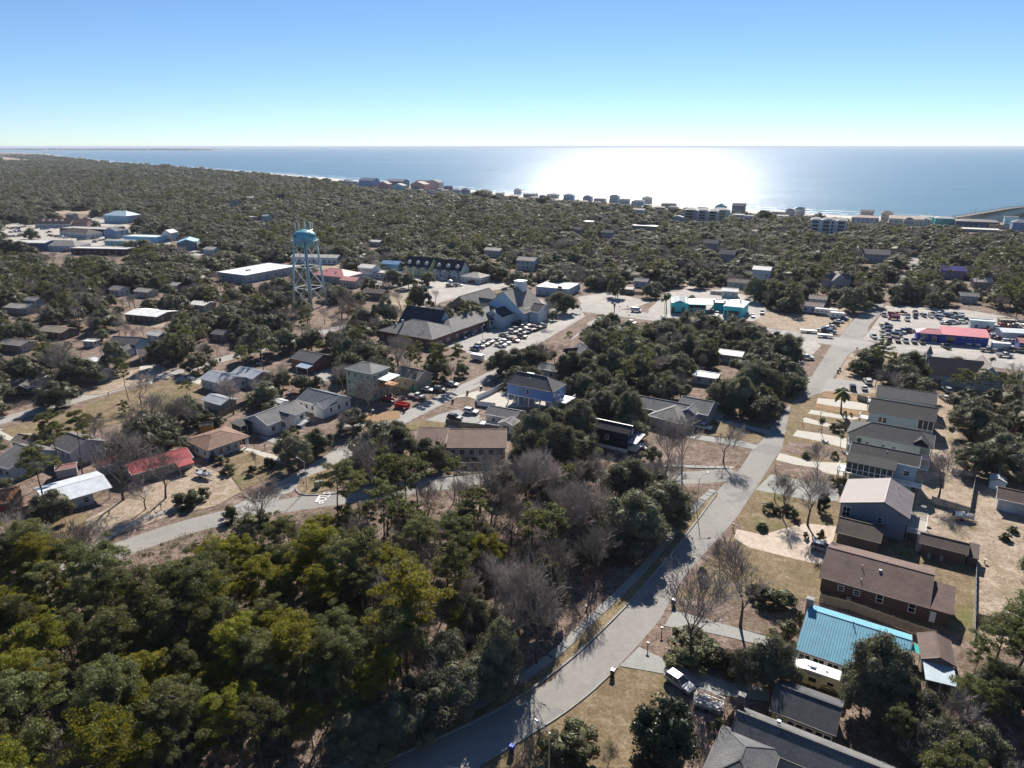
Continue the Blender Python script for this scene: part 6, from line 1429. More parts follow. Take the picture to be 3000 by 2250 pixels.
def tank_text(txt, a0, size):
    for i, ch in enumerate(txt):
        if ch == ' ': continue
        a = a0 + i*size*.85/RT
        c = bpy.data.curves.new('letter', 'FONT'); c.body = ch; c.size = size; c.align_x = 'CENTER'; c.extrude = .02; c.offset = .04
        t = bpy.data.objects.new('letter', c); me = bpy.data.meshes.new_from_object(t); me.materials.clear(); me.materials.append(paint((.01,.02,.12))); bpy.data.objects.remove(t)
        o = put('letter', me, e, ((RT+.05)*math.cos(a), (RT+.05)*math.sin(a), zc+2.1)); o.rotation_euler = (R(90), 0, a + R(90))
tank_text('OAK ISLAND', R(-42), 2.2)
tank_text('ND', R(-46)-6*2.0*.85/RT+R(0), 2.0) if False else tank_text('ND', R(-150), 2.2)
LANDMARKS.append(('water tower', TX, TY)); GROUND_BLOCK.append([(TX-9,TY-9),(TX+9,TY-9),(TX+9,TY+9),(TX-9,TY+9)])
BUILDING_VIEWS.append(([(855,655),(930,655),(965,900),(870,855)], TY-2))

# ------------------------------------------------------------------ vehicles
CAR = {}
def side(mb, prof, w, taper=None):
    """extrude a side profile (x,z) across the width"""
    n = len(prof); taper = taper or [0]*n
    vs = [(x, -w/2+t, z) for (x, z), t in zip(prof, taper)] + [(x, w/2-t, z) for (x, z), t in zip(prof, taper)]
    mb.add(vs, [tuple(range(n)), tuple(range(2*n-1, n-1, -1))] + [(k, n+k, n+(k+1) % n, (k+1) % n) for k in range(n)])
    return mb
SHAPES = {
 'car':    dict(L=4.6, W=1.8, low=[(-2.3,.35),(-2.3,.78),(-2.1,.95),(-1.45,1.0),(1.0,.96),(2.1,.78),(2.3,.6),(2.3,.35)], cab=[(-1.75,.98),(-1.15,1.4),(.15,1.43),(1.05,.95)], wb=(-1.38,1.42), wr=.33),
 'suv':    dict(L=4.8, W=1.9, low=[(-2.35,.42),(-2.38,.9),(-2.3,1.12),(.95,1.12),(2.15,1.0),(2.4,.8),(2.4,.42)], cab=[(-2.25,1.12),(-2.0,1.72),(.1,1.76),(1.0,1.12)], wb=(-1.4,1.45), wr=.38),
 'pickup': dict(L=5.7, W=1.95, low=[(-2.85,.5),(-2.85,1.1),(-.35,1.1),(1.3,1.12),(2.6,1.02),(2.85,.85),(2.85,.5)], cab=[(-.5,1.1),(-.35,1.8),(.75,1.82),(1.45,1.12)], wb=(-1.8,1.85), wr=.4),
 'van':    dict(L=5.4, W=2.0, low=[(-2.7,.42),(-2.7,1.25),(1.6,1.25),(2.5,1.05),(2.7,.85),(2.7,.42)], cab=[(-2.68,1.25),(-2.5,2.1),(1.2,2.12),(1.95,1.22)], wb=(-1.7,1.75), wr=.36)}
def car_meshes(kind, fine):
    key = (kind, fine)
    if key in CAR: return CAR[key]
    S = SHAPES[kind]; W_ = S['W']; out = []
    body = side(MB(), S['low'], W_, [.06]+[0]*(len(S['low'])-2)+[.06])
    out.append(('body', body, 'paint'))
    cx = S['cab']; g = side(MB(), cx, W_-.16, [0,.16,.16,0]); out.append(('window_glass', g, 'glass'))
    r_ = MB(); x0, x1 = cx[1][0]-.04, cx[2][0]+.04; zt = max(cx[1][1], cx[2][1])
    side(r_, [(x0, zt-.02), (x0+.1, zt+.05), (x1-.1, zt+.05), (x1, zt-.02)], W_-.46)
    for sg in (-1, 1):
        y0, y1 = sg*(W_/2-.07), sg*(W_/2-.23)
        for a, b in ((0, 1), (3, 2)): r_.beam((cx[a][0], y0, cx[a][1]), (cx[b][0], y1, cx[b][1]), .07)
        xm = (cx[0][0]+cx[3][0])/2-.1; r_.beam((xm, y0+sg*.01, cx[0][1]), (xm, y1+sg*.01, zt), .07)
        if kind in ('suv', 'van'): r_.beam((xm-1.0, y0+sg*.01, cx[0][1]), (xm-1.0, y1+sg*.01, zt), .09)
    out.append(('roof', r_, 'paint'))
    if kind == 'pickup': out.append(('truck_bed', MB().box(-2.75, -.6, -.82, .82, 1.08, 1.13), 'dark'))
    for wx in S['wb']:
        for sg in (-1, 1):
            out.append(('wheel', MB().tube((wx, sg*(W_/2-.2), S['wr']), (wx, sg*(W_/2+.02), S['wr']), S['wr'], S['wr'], 14 if fine else 8), 'tyre'))
            if fine: out.append(('>rim', MB().tube((wx, sg*(W_/2+.0), S['wr']), (wx, sg*(W_/2+.035), S['wr']), S['wr']*.58, S['wr']*.55, 10), 'rim'))
    if fine:
        xf = S['low'][-1][0]; xb = S['low'][0][0]; zz = .68 if kind == 'car' else .85
        for sg in (-1, 1):
            out.append(('headlight', MB().box(xf-.1, xf+.02, sg*.62-.17, sg*.62+.17, zz-.08, zz+.08), 'lamp')); out.append(('tail_light', MB().box(xb-.02, xb+.08, sg*.7-.14, sg*.7+.14, zz-.05, zz+.16), 'red'))
        out.append(('bumper', MB().box(xf-.05, xf+.07, -W_/2+.1, W_/2-.1, .36, .54), 'dark')); out.append(('bumper', MB().box(xb-.07, xb+.05, -W_/2+.1, W_/2-.1, .36, .54), 'dark'))
        out.append(('number_plate', MB().box(xb-.09, xb-.06, -.25, .25, .55, .7), 'lamp'))
    CAR[key] = [(n_, m_, r__) for n_, m_, r__ in out]; return CAR[key]
CC = dict(white=(.72,.72,.70), silver=(.42,.43,.44), grey=(.16,.165,.17), black=(.018,.018,.02), red=(.32,.02,.02), blue=(.03,.07,.2), beige=(.42,.38,.3), navy=(.015,.025,.07), maroon=(.12,.015,.02), green=(.03,.09,.05))
CMESH = {}
NVEH = [0]
def car(kind, colour, p, az, label, group=None, z=0.12):
    fine = p[1] < 330
    if len(label.split()) > 16: label = label.replace(' the ', ' ', 1).replace(' the ', ' ')
    e = empty({'car': 'parked_car', 'suv': 'parked_suv', 'pickup': 'pickup_truck', 'van': 'parked_van'}[kind], (p[0], p[1], z), R(90-az)); tag(e, label, {'car': 'car', 'suv': 'suv', 'pickup': 'pickup truck', 'van': 'van'}[kind], group)
    last = None
    for i, (n_, mb, role) in enumerate(car_meshes(kind, fine)):
        key = (kind, fine, i, colour if role == 'paint' else role)
        if key not in CMESH:
            nm = n_.strip('>'); me = mb.mesh(nm); me.materials.append({'paint': carpaint(CC[colour]), 'glass': M_GLASS, 'dark': M_DARK, 'tyre': M_TYRE, 'rim': M_RIM, 'lamp': M_LAMP, 'red': M_RED}[role]); CMESH[key] = me
        par = last if n_.startswith('>') else e
        o = put(n_.strip('>'), CMESH[key], par)
        if not n_.startswith('>'): last = o
    NVEH[0] += 1; return e
crng = random.Random(31)
PAL = ['white','white','white','silver','silver','grey','grey','black','black','red','blue','beige','navy','maroon']
def row(t, a, b, n, az, desc, short_, kinds=('car','suv','pickup','suv'), skip=(), jitter=.25, grp=None):
    A, B = at(t, *a), at(t, *b)
    for k in range(n):
        if k in skip: continue
        f = k/(n-1) if n > 1 else 0; kd = crng.choice(kinds); c = crng.choice(PAL)
        x = A[0]+(B[0]-A[0])*f+crng.uniform(-jitter, jitter); y = A[1]+(B[1]-A[1])*f+crng.uniform(-jitter, jitter)
        lab = '%s from the left, a %s %s, in %s' % (ORDN[k], c, {'car': 'saloon', 'suv': 'suv', 'pickup': 'pickup', 'van': 'van'}[kd], desc)
        car(kd, c, (x, y), az + crng.uniform(-3, 3) + (180 if crng.random() < .3 else 0), lab, short_)
ORDN = ['first','second','third','fourth','fifth','sixth','seventh','eighth','ninth','tenth','eleventh','twelfth','thirteenth','fourteenth','fifteenth','sixteenth','seventeenth','eighteenth']
# school lot
row('l', (1610,1260), (1740,1195), 4, 122, 'the near row against the school wall', 'cars in the school lot')
row('l', (1850,1180), (1920,1140), 3, 122, 'the second row against the school wall', 'cars in the school lot')
row('l', (1320,1340), (1390,1310), 2, 122, 'the pair at the school corner', 'cars in the school lot')
row('l', (1980,1110), (2180,1060), 5, 122, 'the far row by the church porch', 'cars in the school lot')
row('l', (1790,1400), (1930,1340), 4, 122, 'the near middle row of the school lot', 'cars in the school lot')
row('l', (2000,1330), (2100,1260), 2, 122, 'the gap end of the middle row', 'cars in the school lot')
row('m', (30,980), (130,930), 2, 122, 'the near end of the inner double row', 'cars in the school lot')
row('m', (10,870), (190,780), 4, 122, 'the left side of the inner double row', 'cars in the school lot')
row('m', (110,880), (390,780), 4, 122, 'the right side of the inner double row', 'cars in the school lot')
row('m', (140,650), (400,590), 5, 122, 'the back row by the highway', 'cars in the school lot')
row('e', (720,60), (960,-10), 0, 32, '', '') if False else None
row('l', (1560,1290), (1640,1250), 2, 122, 'the spots left of the near wall row', 'cars in the school lot')
row('l', (1740,1440), (1800,1410), 2, 122, 'the pair beside the slim light pole', 'cars in the school lot')
row('l', (2060,1390), (2200,1330), 3, 122, 'the outer middle row of the lot', 'cars in the school lot')
row('m', (60,760), (260,690), 4, 122, 'the shaded row under the big oak', 'cars in the school lot')
row('m', (230,860), (400,800), 3, 32, 'the far end of the inner row', 'cars in the school lot')
# dealer lot
DG = 'vehicles in the car dealer lot'
row('o', (455,660), (1000,700), 6, 200, 'the front row of the dealer lot', DG, skip=(5,))
row('o', (425,470), (430,560), 3, 100, 'the left cluster of the dealer lot', DG)
row('o', (440,610), (560,600), 2, 110, 'the cluster below the green awning', DG)
row('o', (600,560), (740,540), 3, 112, 'the row left of the blue office', DG)
row('o', (510,330), (620,310), 2, 110, 'the back row, left part', DG); row('o', (520,380), (530,360), 1, 110, 'the left back corner of the lot', DG, kinds=('van',))
row('o', (700,340), (690,395), 2, 200, 'the third stack of the back rows', DG)
row('o', (800,310), (800,360), 2, 200, 'the fourth stack of the back rows', DG)
row('o', (900,340), (1100,370), 3, 190, 'the shaded back row', DG)
row('o', (1200,340), (1460,400), 5, 150, 'the shaded row before the portable building', DG)
row('o', (1180,440), (1420,430), 3, 100, 'the row just behind the blue office', DG)
row('o', (1020,330), (1400,330), 5, 190, 'the deepest row under the trees', DG)
row('o', (1720,520), (1880,500), 3, 110, 'the row right of the portable building', DG); row('o', (1730,590), (1900,640), 4, 100, 'the crowded row right of the blue office', DG)
row('o', (1950,480), (2200,490), 4, 100, 'the row behind the repair garage', DG); row('o', (2010,690), (2180,700), 3, 110, 'the repair garage row', DG); row('o', (2050,790), (2200,810), 3, 110, 'the stack at the right edge', DG)
row('o', (1740,560), (1860,580), 3, 110, 'the middle row right of the blue office', DG)
for (t, x, y, kd, c, az, lab) in [
 ('o',260,620,'pickup','white',190,'white pickup alone at the corner of the dealer lot'),('o',390,340,'pickup','silver',190,'silver pickup beside the avenue at the lot edge'),('o',900,650,'suv','black',112,'black suv parked against the blue office wall'),
 ('o',1195,750,'pickup','black',180,'black pickup with open bed in the middle of the forecourt'),('o',1460,705,'pickup','white',185,'white pickup nose out before the blue office'),('o',1580,720,'suv','white',185,'smaller white suv nose out right of the white pickup'),('o',1735,795,'pickup','grey',100,'grey pickup parked along the highway edge'),('o',1960,865,'pickup','silver',100,'silver long bed pickup nearest the highway'),
 ('o',185,1200,'suv','silver',10,'silver suv standing on the gravel lot near the avenue'),('o',140,1290,'car','white',20,'white saloon tucked behind the charcoal roofed house'),('o',1205,1320,'suv','silver',5,'silver suv under the pines behind the charcoal roof'),('o',1180,1420,'car','white',5,'white saloon behind the pale blue house'),
 ('m',1610,590,'van','white',118,'long white van driving along the highway'),('m',1560,750,'suv','beige',150,'beige suv parked among bare trees'),('m',1960,770,'suv','silver',120,'silver suv half hidden by an oak crown'),('m',1880,860,'van','white',120,'white van roof under the oak beside the suv'),
 ('n',2060,1205,'suv','white',112,'white suv parked on sand left of the avenue'),('n',1350,660,'car','white',190,'white car with awning box beside the turquoise annex'),('n',1470,620,'suv','silver',200,'silver suv at the edge of the vacant lot'),('n',885,640,'suv','black',200,'black suv in front of the turquoise annex'),('n',860,570,'car','white',112,'white car under the turquoise shop canopy'),('n',840,610,'suv','grey',112,'grey suv beside the turquoise shop door'),('n',860,700,'van','white',100,'white van just over the oak crown at the shop'),('n',110,345,'pickup','navy',100,'navy pickup under the pines by the side lane'),
 ('f',905,1580,'suv','silver',122,'silver blue suv at the ranch house driveway end'),('f',1025,1180,'suv','black',15,'black suv beside the grey blue house'),('f',125,790,'pickup','white',122,'white pickup in the yard behind the thin tree'),('f',1100,530,'suv','black',20,'black suv behind the trellis of the charcoal roofed house'),('f',1195,495,'suv','white',10,'white suv on the side gravel lot'),('f',100,400,'car','white',120,'white car under the oaks'),
 ('h',2190,1130,'suv','silver',140,'old silver estate car parked by the trailer'),('e',735,730,'suv','black',112,'black suv on the drive of the white decked bungalow'),('e',840,690,'suv','white',112,'white suv on the drive of the white decked bungalow'),('e',490,590,'pickup','white',112,'white pickup beside the red skip'),('e',720,510,'car','silver',112,'silver car under pines opposite the blue stilt house'),('e',640,545,'suv','grey',112,'grey suv in the shaded yard across the street'),('e',560,545,'car','white',112,'white car in the shaded yard across the street'),
 ('d',1590,365,'suv','black',150,'black suv in the driveway below the street'),('d',1670,370,'pickup','navy',150,'navy pickup in the middle of the driveway trio'),('d',1745,360,'suv','black',150,'black suv beside the boat cover'),
 ('h',2150,580,'pickup','white',122,'white pickup at the end of the long drive') ,
]:
    if lab.startswith('white pickup at the end of the long drive'): continue
    car(kd, c, at(t, x, y), az, lab, 'vehicles parked about the town')
SG = 'cars in the left shopping area'
row('j', (90,490), (230,500), 3, 60, 'the far left shopping row', SG); row('j', (140,540), (260,530), 3, 100, 'the second left shopping row', SG); row('j', (640,540), (640,580), 2, 20, 'the pair by the market', SG)
row('j', (690,590), (860,610), 4, 100, 'the row facing the maroon roofed shops', SG); row('j', (1040,640), (1260,620), 5, 20, 'the row before the blue gabled shop', SG); row('j', (540,745), (740,735), 5, 20, 'the row below the grey hipped shops', SG); row('j', (1230,665), (1540,670), 3, 110, 'the turquoise shopfront row', SG); row('j', (1020,370), (1280,345), 4, 20, 'the row behind the dormered shops', SG)
row('j', (560,500), (620,495), 2, 100, 'the pair below the dormers', SG)
row('j', (20,600), (240,590), 5, 100, 'the row by the navy ended hall', SG); row('j', (860,700), (1060,690), 4, 100, 'the middle row of the lot', SG)
TG = 'cars near the townhouses'
row('l', (1330,535), (1400,530), 2, 100, 'the pair at the townhouse stairs', TG); row('l', (1400,620), (1530,610), 3, 100, 'the row on the traffic island', TG); row('l', (1700,575), (1740,570), 1, 100, 'the spot before the tan roofed office', TG); row('l', (2020,500), (2180,510), 4, 110, 'the shaded row right of the townhouses', TG); row('k', (2010,900), (2200,870), 4, 100, 'the row before the long pale office', TG); row('k', (690,1210), (780,1260), 2, 30, 'the pair in the shade behind the white hall', TG)
row('c', (930,1260), (1040,1190), 5, 118, 'the stack beside the vacant lot', 'cars beside the vacant lot'); row('c', (900,1265), (960,1275), 2, 118, 'the near pair by the vacant lot', 'cars beside the vacant lot')
row('f', (790,165), (940,180), 2, 112, 'the boat trailers beside the avenue', 'vehicles parked about the town', kinds=('van',)) if False else None

def rounded_box(x0, x1, y0, y1, z0, z1, c=.3):
    return side(MB(), [(x0, z0), (x0, z1-c), (x0+c, z1), (x1-c, z1), (x1, z1-c), (x1, z0)], y1-y0).v, None
def caravan(p, az, L, label, name, cat, stripe, body=(.62,.62,.58), roofc=(.80,.80,.78), wins=3, cab=False):
    e = empty(name, (p[0], p[1], 0), R(90-az)); tag(e, label, cat)
    prof = [(-L/2,.55),(-L/2,2.5),(-L/2+.35,2.95),(L/2-1.6,2.98),(L/2-.5,2.5),(L/2,1.4),(L/2-.15,.55)] if not cab else [(-L/2,.55),(-L/2,2.9),(-L/2+.2,3.1),(L/2-.5,3.1),(L/2-.05,2.3),(L/2,.55)]
    side(MB(), prof, 2.4).build('body', paint(body, .35), e)
    side(MB(), [(-L/2+.3,2.97),(-L/2+.5,3.05),(L/2-1.9,3.06),(L/2-1.6,2.99)] if not cab else [(-L/2+.2,3.1),(-L/2+.4,3.18),(L/2-.8,3.18),(L/2-.6,3.1)], 2.36).build('roof', paint(roofc, .4), e)
    MB().box(.2, 1.0, -.4, .4, 3.0, 3.35).build('roof_air_conditioner', M_WHITE, e)
    MB().box(-1.6, -1.2, -.2, .2, 3.0, 3.2).build('roof_vent', M_GALV, e); MB().box(L/2-2.6, L/2-2.25, -.2, .2, 3.0, 3.2).build('roof_vent', M_GALV, e)
    for k in range(wins):
        x = -L/2+1.5+k*(L-3)/(max(1, wins-1)); w_ = MB().box(x-.55, x+.55, -1.24, -1.19, 1.45, 2.15).build('window', M_TRIM, e); MB().box(x-.46, x+.46, -1.26, -1.235, 1.53, 2.07).build('pane', M_GLASS, w_)
    side(MB(), [(-L/2+.1,.6),(-L/2+.1,.95),(L/2-.6,.85),(L/2-.35,.6)], 2.44).build('stripe', paint(stripe, .4), e)
    if not cab: MB().box(-.9, 1.7, -1.5, -1.2, .7, 2.6).build('slide_out', paint((.50,.48,.40), .4), e); MB().box(-.2, .9, -1.54, -1.49, 1.4, 2.1).build('pane', M_GLASS, e); MB().beam((L/2, .5, .6), (L/2+1.1, 0, .55), .1).beam((L/2, -.5, .6), (L/2+1.1, 0, .55), .1).build('tow_bar', M_DARK, e)
    else: MB().box(L/2-.12, L/2+.03, -1.05, 1.05, 1.5, 2.3).build('windscreen', M_GLASS, e)
    for x in ((-.6, .35) if not cab else (-L/2+2.2, L/2-1.3)):
        for sg in (-1, 1):
            w_ = MB().tube((x, sg*1.0, .38), (x, sg*1.24, .38), .38, .38, 14).build('wheel', M_TYRE, e); MB().tube((x, sg*1.23, .38), (x, sg*1.26, .38), .2, .2, 10).build('rim', M_RIM, w_)
    return e
p1, p2 = at('i', 700, 1075), at('i', 1000, 1165); az_ = 121
d_ = (math.sin(R(az_)), math.cos(R(az_))); n_ = (-d_[1]*-1, d_[0]*-1)
cp = at('i', 872, 1012, 3.0)
o = caravan(cp, az_+180, 7.4, 'cream and olive travel trailer parked below the blue metal roof', 'travel_trailer', 'caravan', (.10,.10,.07), (.56,.54,.47))
o.rotation_euler = (0, 0, R(90-az_)); o.scale = (-1, 1, 1)
side(MB(), [(-3.2,1.0),(-2.0,1.5),(-.9,1.15),(-1.2,1.05),(-2.0,1.3),(-2.9,.98)], 2.46).build('swoosh_graphic', M_DARK, o)
GROUND_BLOCK.append([(cp[0]-6, cp[1]-4), (cp[0]+6, cp[1]-4), (cp[0]+6, cp[1]+4), (cp[0]-6, cp[1]+4)])
pm = at('c', 935, 1160); caravan((pm[0], pm[1]+1.2), 118, 11, 'long white motorhome parked beside the vacant grass lot', 'motorhome', 'motorhome', (.3,.3,.32), (.68,.67,.62), cab=True, wins=5)
pm = at('c', 1010, 1185); caravan((pm[0], pm[1]+1.5), 118, 7, 'second smaller white camper right of the long motorhome', 'small_camper', 'motorhome', (.3,.3,.32), (.66,.66,.64), cab=True, wins=3)
def box_trailer(p, az, L, label, col=(.68,.68,.66), hh=2.4, name='box_trailer'):
    e = empty(name, (p[0], p[1], 0), R(90-az)); tag(e, label, 'trailer'); MB().box(-L/2, L/2, -1.05, 1.05, .55, hh).build('body', paint(col, .4), e); MB().box(-L/2-.05, L/2+.05, -1.1, 1.1, hh, hh+.08).build('roof', M_WHITE, e)
    for x in (-.4, .5):
        for sg in (-1, 1): MB().tube((x, sg*.95, .35), (x, sg*1.15, .35), .35, .35, 12).build('wheel', M_TYRE, e)
    MB().beam((L/2, .5, .5), (L/2+1.1, 0, .5), .1).beam((L/2, -.5, .5), (L/2+1.1, 0, .5), .1).build('tow_bar', M_DARK, e)
box_trailer(at('l', 1765, 1570), 122, 5.0, 'white enclosed box trailer at the school lot exit')
box_trailer(at('o', 1900, 770), 105, 6.5, 'pale blue box truck body among dealer vehicles', (.46,.56,.60), 2.9)
box_trailer(at('f', 920, 195), 108, 6.0, 'low white trailer beside the avenue near the highway', hh=1.3); box_trailer(at('f', 815, 165), 108, 7.0, 'longer low white trailer behind its neighbour by the avenue', hh=1.2)
# skip and red machine
def skip_bin(p, az, label, col, L=4.6, H=1.6):
    e = empty('skip', (p[0], p[1], 0), R(90-az)); tag(e, label, 'skip'); m = paint(col, .5)
    MB().box(-L/2, L/2, -1.1, 1.1, .25, .4).build('floor_pan', m, e)
    for nm, a in (('side_panel', (-L/2, L/2, -1.14, -1.05, .3, H)), ('side_panel', (-L/2, L/2, 1.05, 1.14, .3, H)), ('end_panel', (-L/2, -L/2+.1, -1.05, 1.05, .3, H)), ('end_panel', (L/2-.1, L/2, -1.05, 1.05, .3, H))): MB().box(*a).build(nm, m, e)
    mb = MB()
    for k in range(7): mb.box(-L/2+.3+k*(L-.6)/6-.05, -L/2+.3+k*(L-.6)/6+.05, -1.2, -1.14, .3, H)
    mb.box(-L/2-.03, L/2+.03, -1.22, -1.12, H-.1, H+.02).build('rib', m, e)
skip_bin(at('e', 395, 650), 112, 'bright red open skip at the street edge', (.52,.015,.02)); 
def loader(p, az):
    e = empty('track_loader', (p[0], p[1], 0), R(90-az)); tag(e, 'red loader beside the red skip in the building yard', 'loader'); m = paint((.36,.03,.03), .5)
    MB().box(-1.8, 1.4, -.8, .8, .6, 1.5).build('body', m, e); MB().box(-.5, .7, -.7, .7, 1.5, 2.4).build('cab', M_GLASS, e); MB().box(-.6, .8, -.8, .8, 2.4, 2.5).build('cab_roof', m, e)
    for sg in (-1, 1): MB().box(-1.7, 1.6, sg*.9-.22, sg*.9+.22, 0, .7).build('track', M_TYRE, e); MB().beam((-1.2, sg*.9, 1.6), (2.3, sg*.9, .6), .2).build('lift_arm', m, e)
    MB().box(2.1, 2.9, -1.1, 1.1, .1, .7).build('bucket', M_DARK, e)
loader(at('e', 310, 610), 120)
pg = at('e', 455, 555); e = empty('green_tank', (pg[0], pg[1], 0)); tag(e, 'small green portable toilet beside the tall green house deck', 'portable toilet'); MB().box(-.6, .6, -.6, .6, 0, 2.1).build('cabin', paint((.02,.22,.14)), e); MB().add([(-.65,-.65,2.1),(.65,-.65,2.1),(.65,.65,2.1),(-.65,.65,2.1),(0,0,2.35)], [(0,1,4),(1,2,4),(2,3,4),(3,0,4),(3,2,1,0)]).build('roof', paint((.04,.3,.2)), e); MB().box(-.35, .35, -.64, -.6, .1, 1.9).build('door', paint((.03,.26,.17)), e)
# boats
def boat(p, az, L, label, cover=(.6,.62,.62)):
    e = empty('boat_on_trailer', (p[0], p[1], 0), R(90-az)); tag(e, label, 'boat'); n = 8; vs = []; fs = []
    for i in range(n):
        t = i/(n-1); w_ = 1.1*(1-t**3)*.95+.03; x = -L/2+L*t
        vs += [(x, -w_, 1.35+.25*t), (x, -w_*.6, .75+.25*t**2), (x, 0, .55+.35*t**2), (x, w_*.6, .75+.25*t**2), (x, w_, 1.35+.25*t)]
    for i in range(n-1):
        for k in range(4): fs.append((i*5+k, i*5+k+1, (i+1)*5+k+1, (i+1)*5+k))
    fs.append((0,1,2,3,4)); MB().add(vs, fs).build('hull', M_WHITE, e)
    MB().box(-L/2+.2, L*.2, -.85, .85, 1.0, 1.28).build('deck', paint(cover), e); MB().box(-.5, .3, -.35, .35, 1.28, 1.9).build('console', M_WHITE, e); MB().box(-.1, .35, -.4, .4, 1.75, 2.15).build('windscreen', M_GLASS, e)
    MB().box(-L/2-.3, -L/2+.1, -.2, .2, .7, 1.7).build('outboard_motor', M_DARK, e); MB().beam((-L/2, -.5, .5), (L/2+.8, 0, .5), .1).beam((-L/2, .5, .5), (L/2+.8, 0, .5), .1).build('trailer_frame', M_GALV, e)
    for sg in (-1, 1): MB().tube((-.6, sg*.95, .32), (-.6, sg*1.15, .32), .32, .32, 12).build('wheel', M_TYRE, e)
boat(at('d', 1330, 1105), 118, 5.4, 'white motorboat on a trailer in the sandy oak yard', (.3,.32,.35)); boat(at('d', 1235, 480), 120, 5.2, 'boat with dark cover on the concrete pad by the twin roofed house', (.06,.07,.09)); boat(at('f', 1818, 1375), 105, 4.0, 'small upturned looking white boat in the back yard')

# utility trailer full of white junk near the bottom
pj = at('i', 165, 1270); e = empty('cage_trailer', (pj[0], pj[1], 0), R(90-122)); tag(e, 'open cage trailer with white frame piled with junk', 'trailer')
MB().box(-2, 2, -1.1, 1.1, .5, .6).build('bed', wood((.3,.28,.25)), e); m = MB()
for x in (-2, 0, 2):
    for y in (-1.1, 1.1): m.beam((x, y, .5), (x, y, 2.0), .08)
for zz in (1.3, 2.0): m.beam((-2,-1.1,zz),(2,-1.1,zz),.08).beam((-2,1.1,zz),(2,1.1,zz),.08).beam((-2,-1.1,zz),(-2,1.1,zz),.08).beam((2,-1.1,zz),(2,1.1,zz),.08)
m.build('cage_frame', M_TRIM, e)
for sg in (-1, 1): MB().tube((0, sg*1.1, .35), (0, sg*1.3, .35), .35, .35, 12).build('wheel', M_TYRE, e)
rr = random.Random(4)
m = MB()
for k in range(46):
    x, y, z_ = rr.uniform(-1.8, 1.8), rr.uniform(-1, 1), rr.uniform(.6, 1.3); s_ = rr.uniform(.1, .4); m.frus((x-s_, x+s_, y-s_*.7, y+s_*.7), (x-s_*.5+rr.uniform(-.1,.1), x+s_*.8, y-s_*.5, y+s_*.6), z_, z_+rr.uniform(.1, .5))
o = m.build('junk_load', paint((.5,.5,.48)), e); o['kind'] = 'stuff'

# ------------------------------------------------------------------ street furniture
def street_lamp(base, h_, arm_az, arm, label):
    e = empty('street_lamp', (base[0], base[1], 0), R(90-arm_az)); tag(e, label, 'street lamp', 'street lamps')
    MB().tube((0,0,0), (0,0,h_), .11, .07, 10).build('pole', M_GALV, e); MB().tube((0,0,h_-.1), (arm,0,h_+.55), .05, .04, 8).build('arm', M_GALV, e)
    hd = MB(); hd.frus((arm-.1, arm+.65, -.16, .16), (arm, arm+.5, -.1, .1), h_+.46, h_+.68); hd.build('lamp_head', paint((.55,.57,.58), .4), e)
tb = (7.0, 70.4)
street_lamp((4.9, 73.2), 7.6, -48, 2.0, 'street lamp arching over the main road beside the blue lidded bin')
street_lamp(at('f', 90, 1320), 8.6, 60, 2.2, 'street lamp on the pavement at the side street corner')
street_lamp(at('d', 1990, 1185), 7.6, -60, 2.0, 'street lamp on the corner above the STOP marking')
street_lamp(at('l', 590, 640), 12, 122, 1.6, 'tall white light mast by the townhouse lot'); street_lamp(at('j', 940, 690), 9, 200, 1.8, 'street lamp in the left shopping lot'); street_lamp(at('l', 1835, 1440), 10, 30, .6, 'slim light pole inside the school lot'); street_lamp(at('o', 2110, 1230), 8, 122, 2.0, 'street lamp at the far right highway bend'); street_lamp(at('k', 925, 960), 9, 110, 1.6, 'white street lamp beside the white flat roofed hall')
def bin_(p, label, lid=(.03,.03,.035), body=(.03,.03,.035), az=32):
    e = empty('wheelie_bin', (p[0], p[1], .1), R(90-az)); tag(e, label, 'bin', 'wheelie bins by the roadside')
    MB().frus((-.25,.25,-.26,.26), (-.33,.33,-.34,.34), .08, 1.15).build('bin_body', paint(body, .5), e); MB().frus((-.37,.37,-.38,.38), (-.3,.32,-.3,.3), 1.15, 1.25).build('lid', paint(lid, .4), e)
    for sg in (-1, 1): MB().tube((-.25, sg*.27, .12), (-.25, sg*.33, .12), .12, .12, 10).build('wheel', M_TYRE, e)
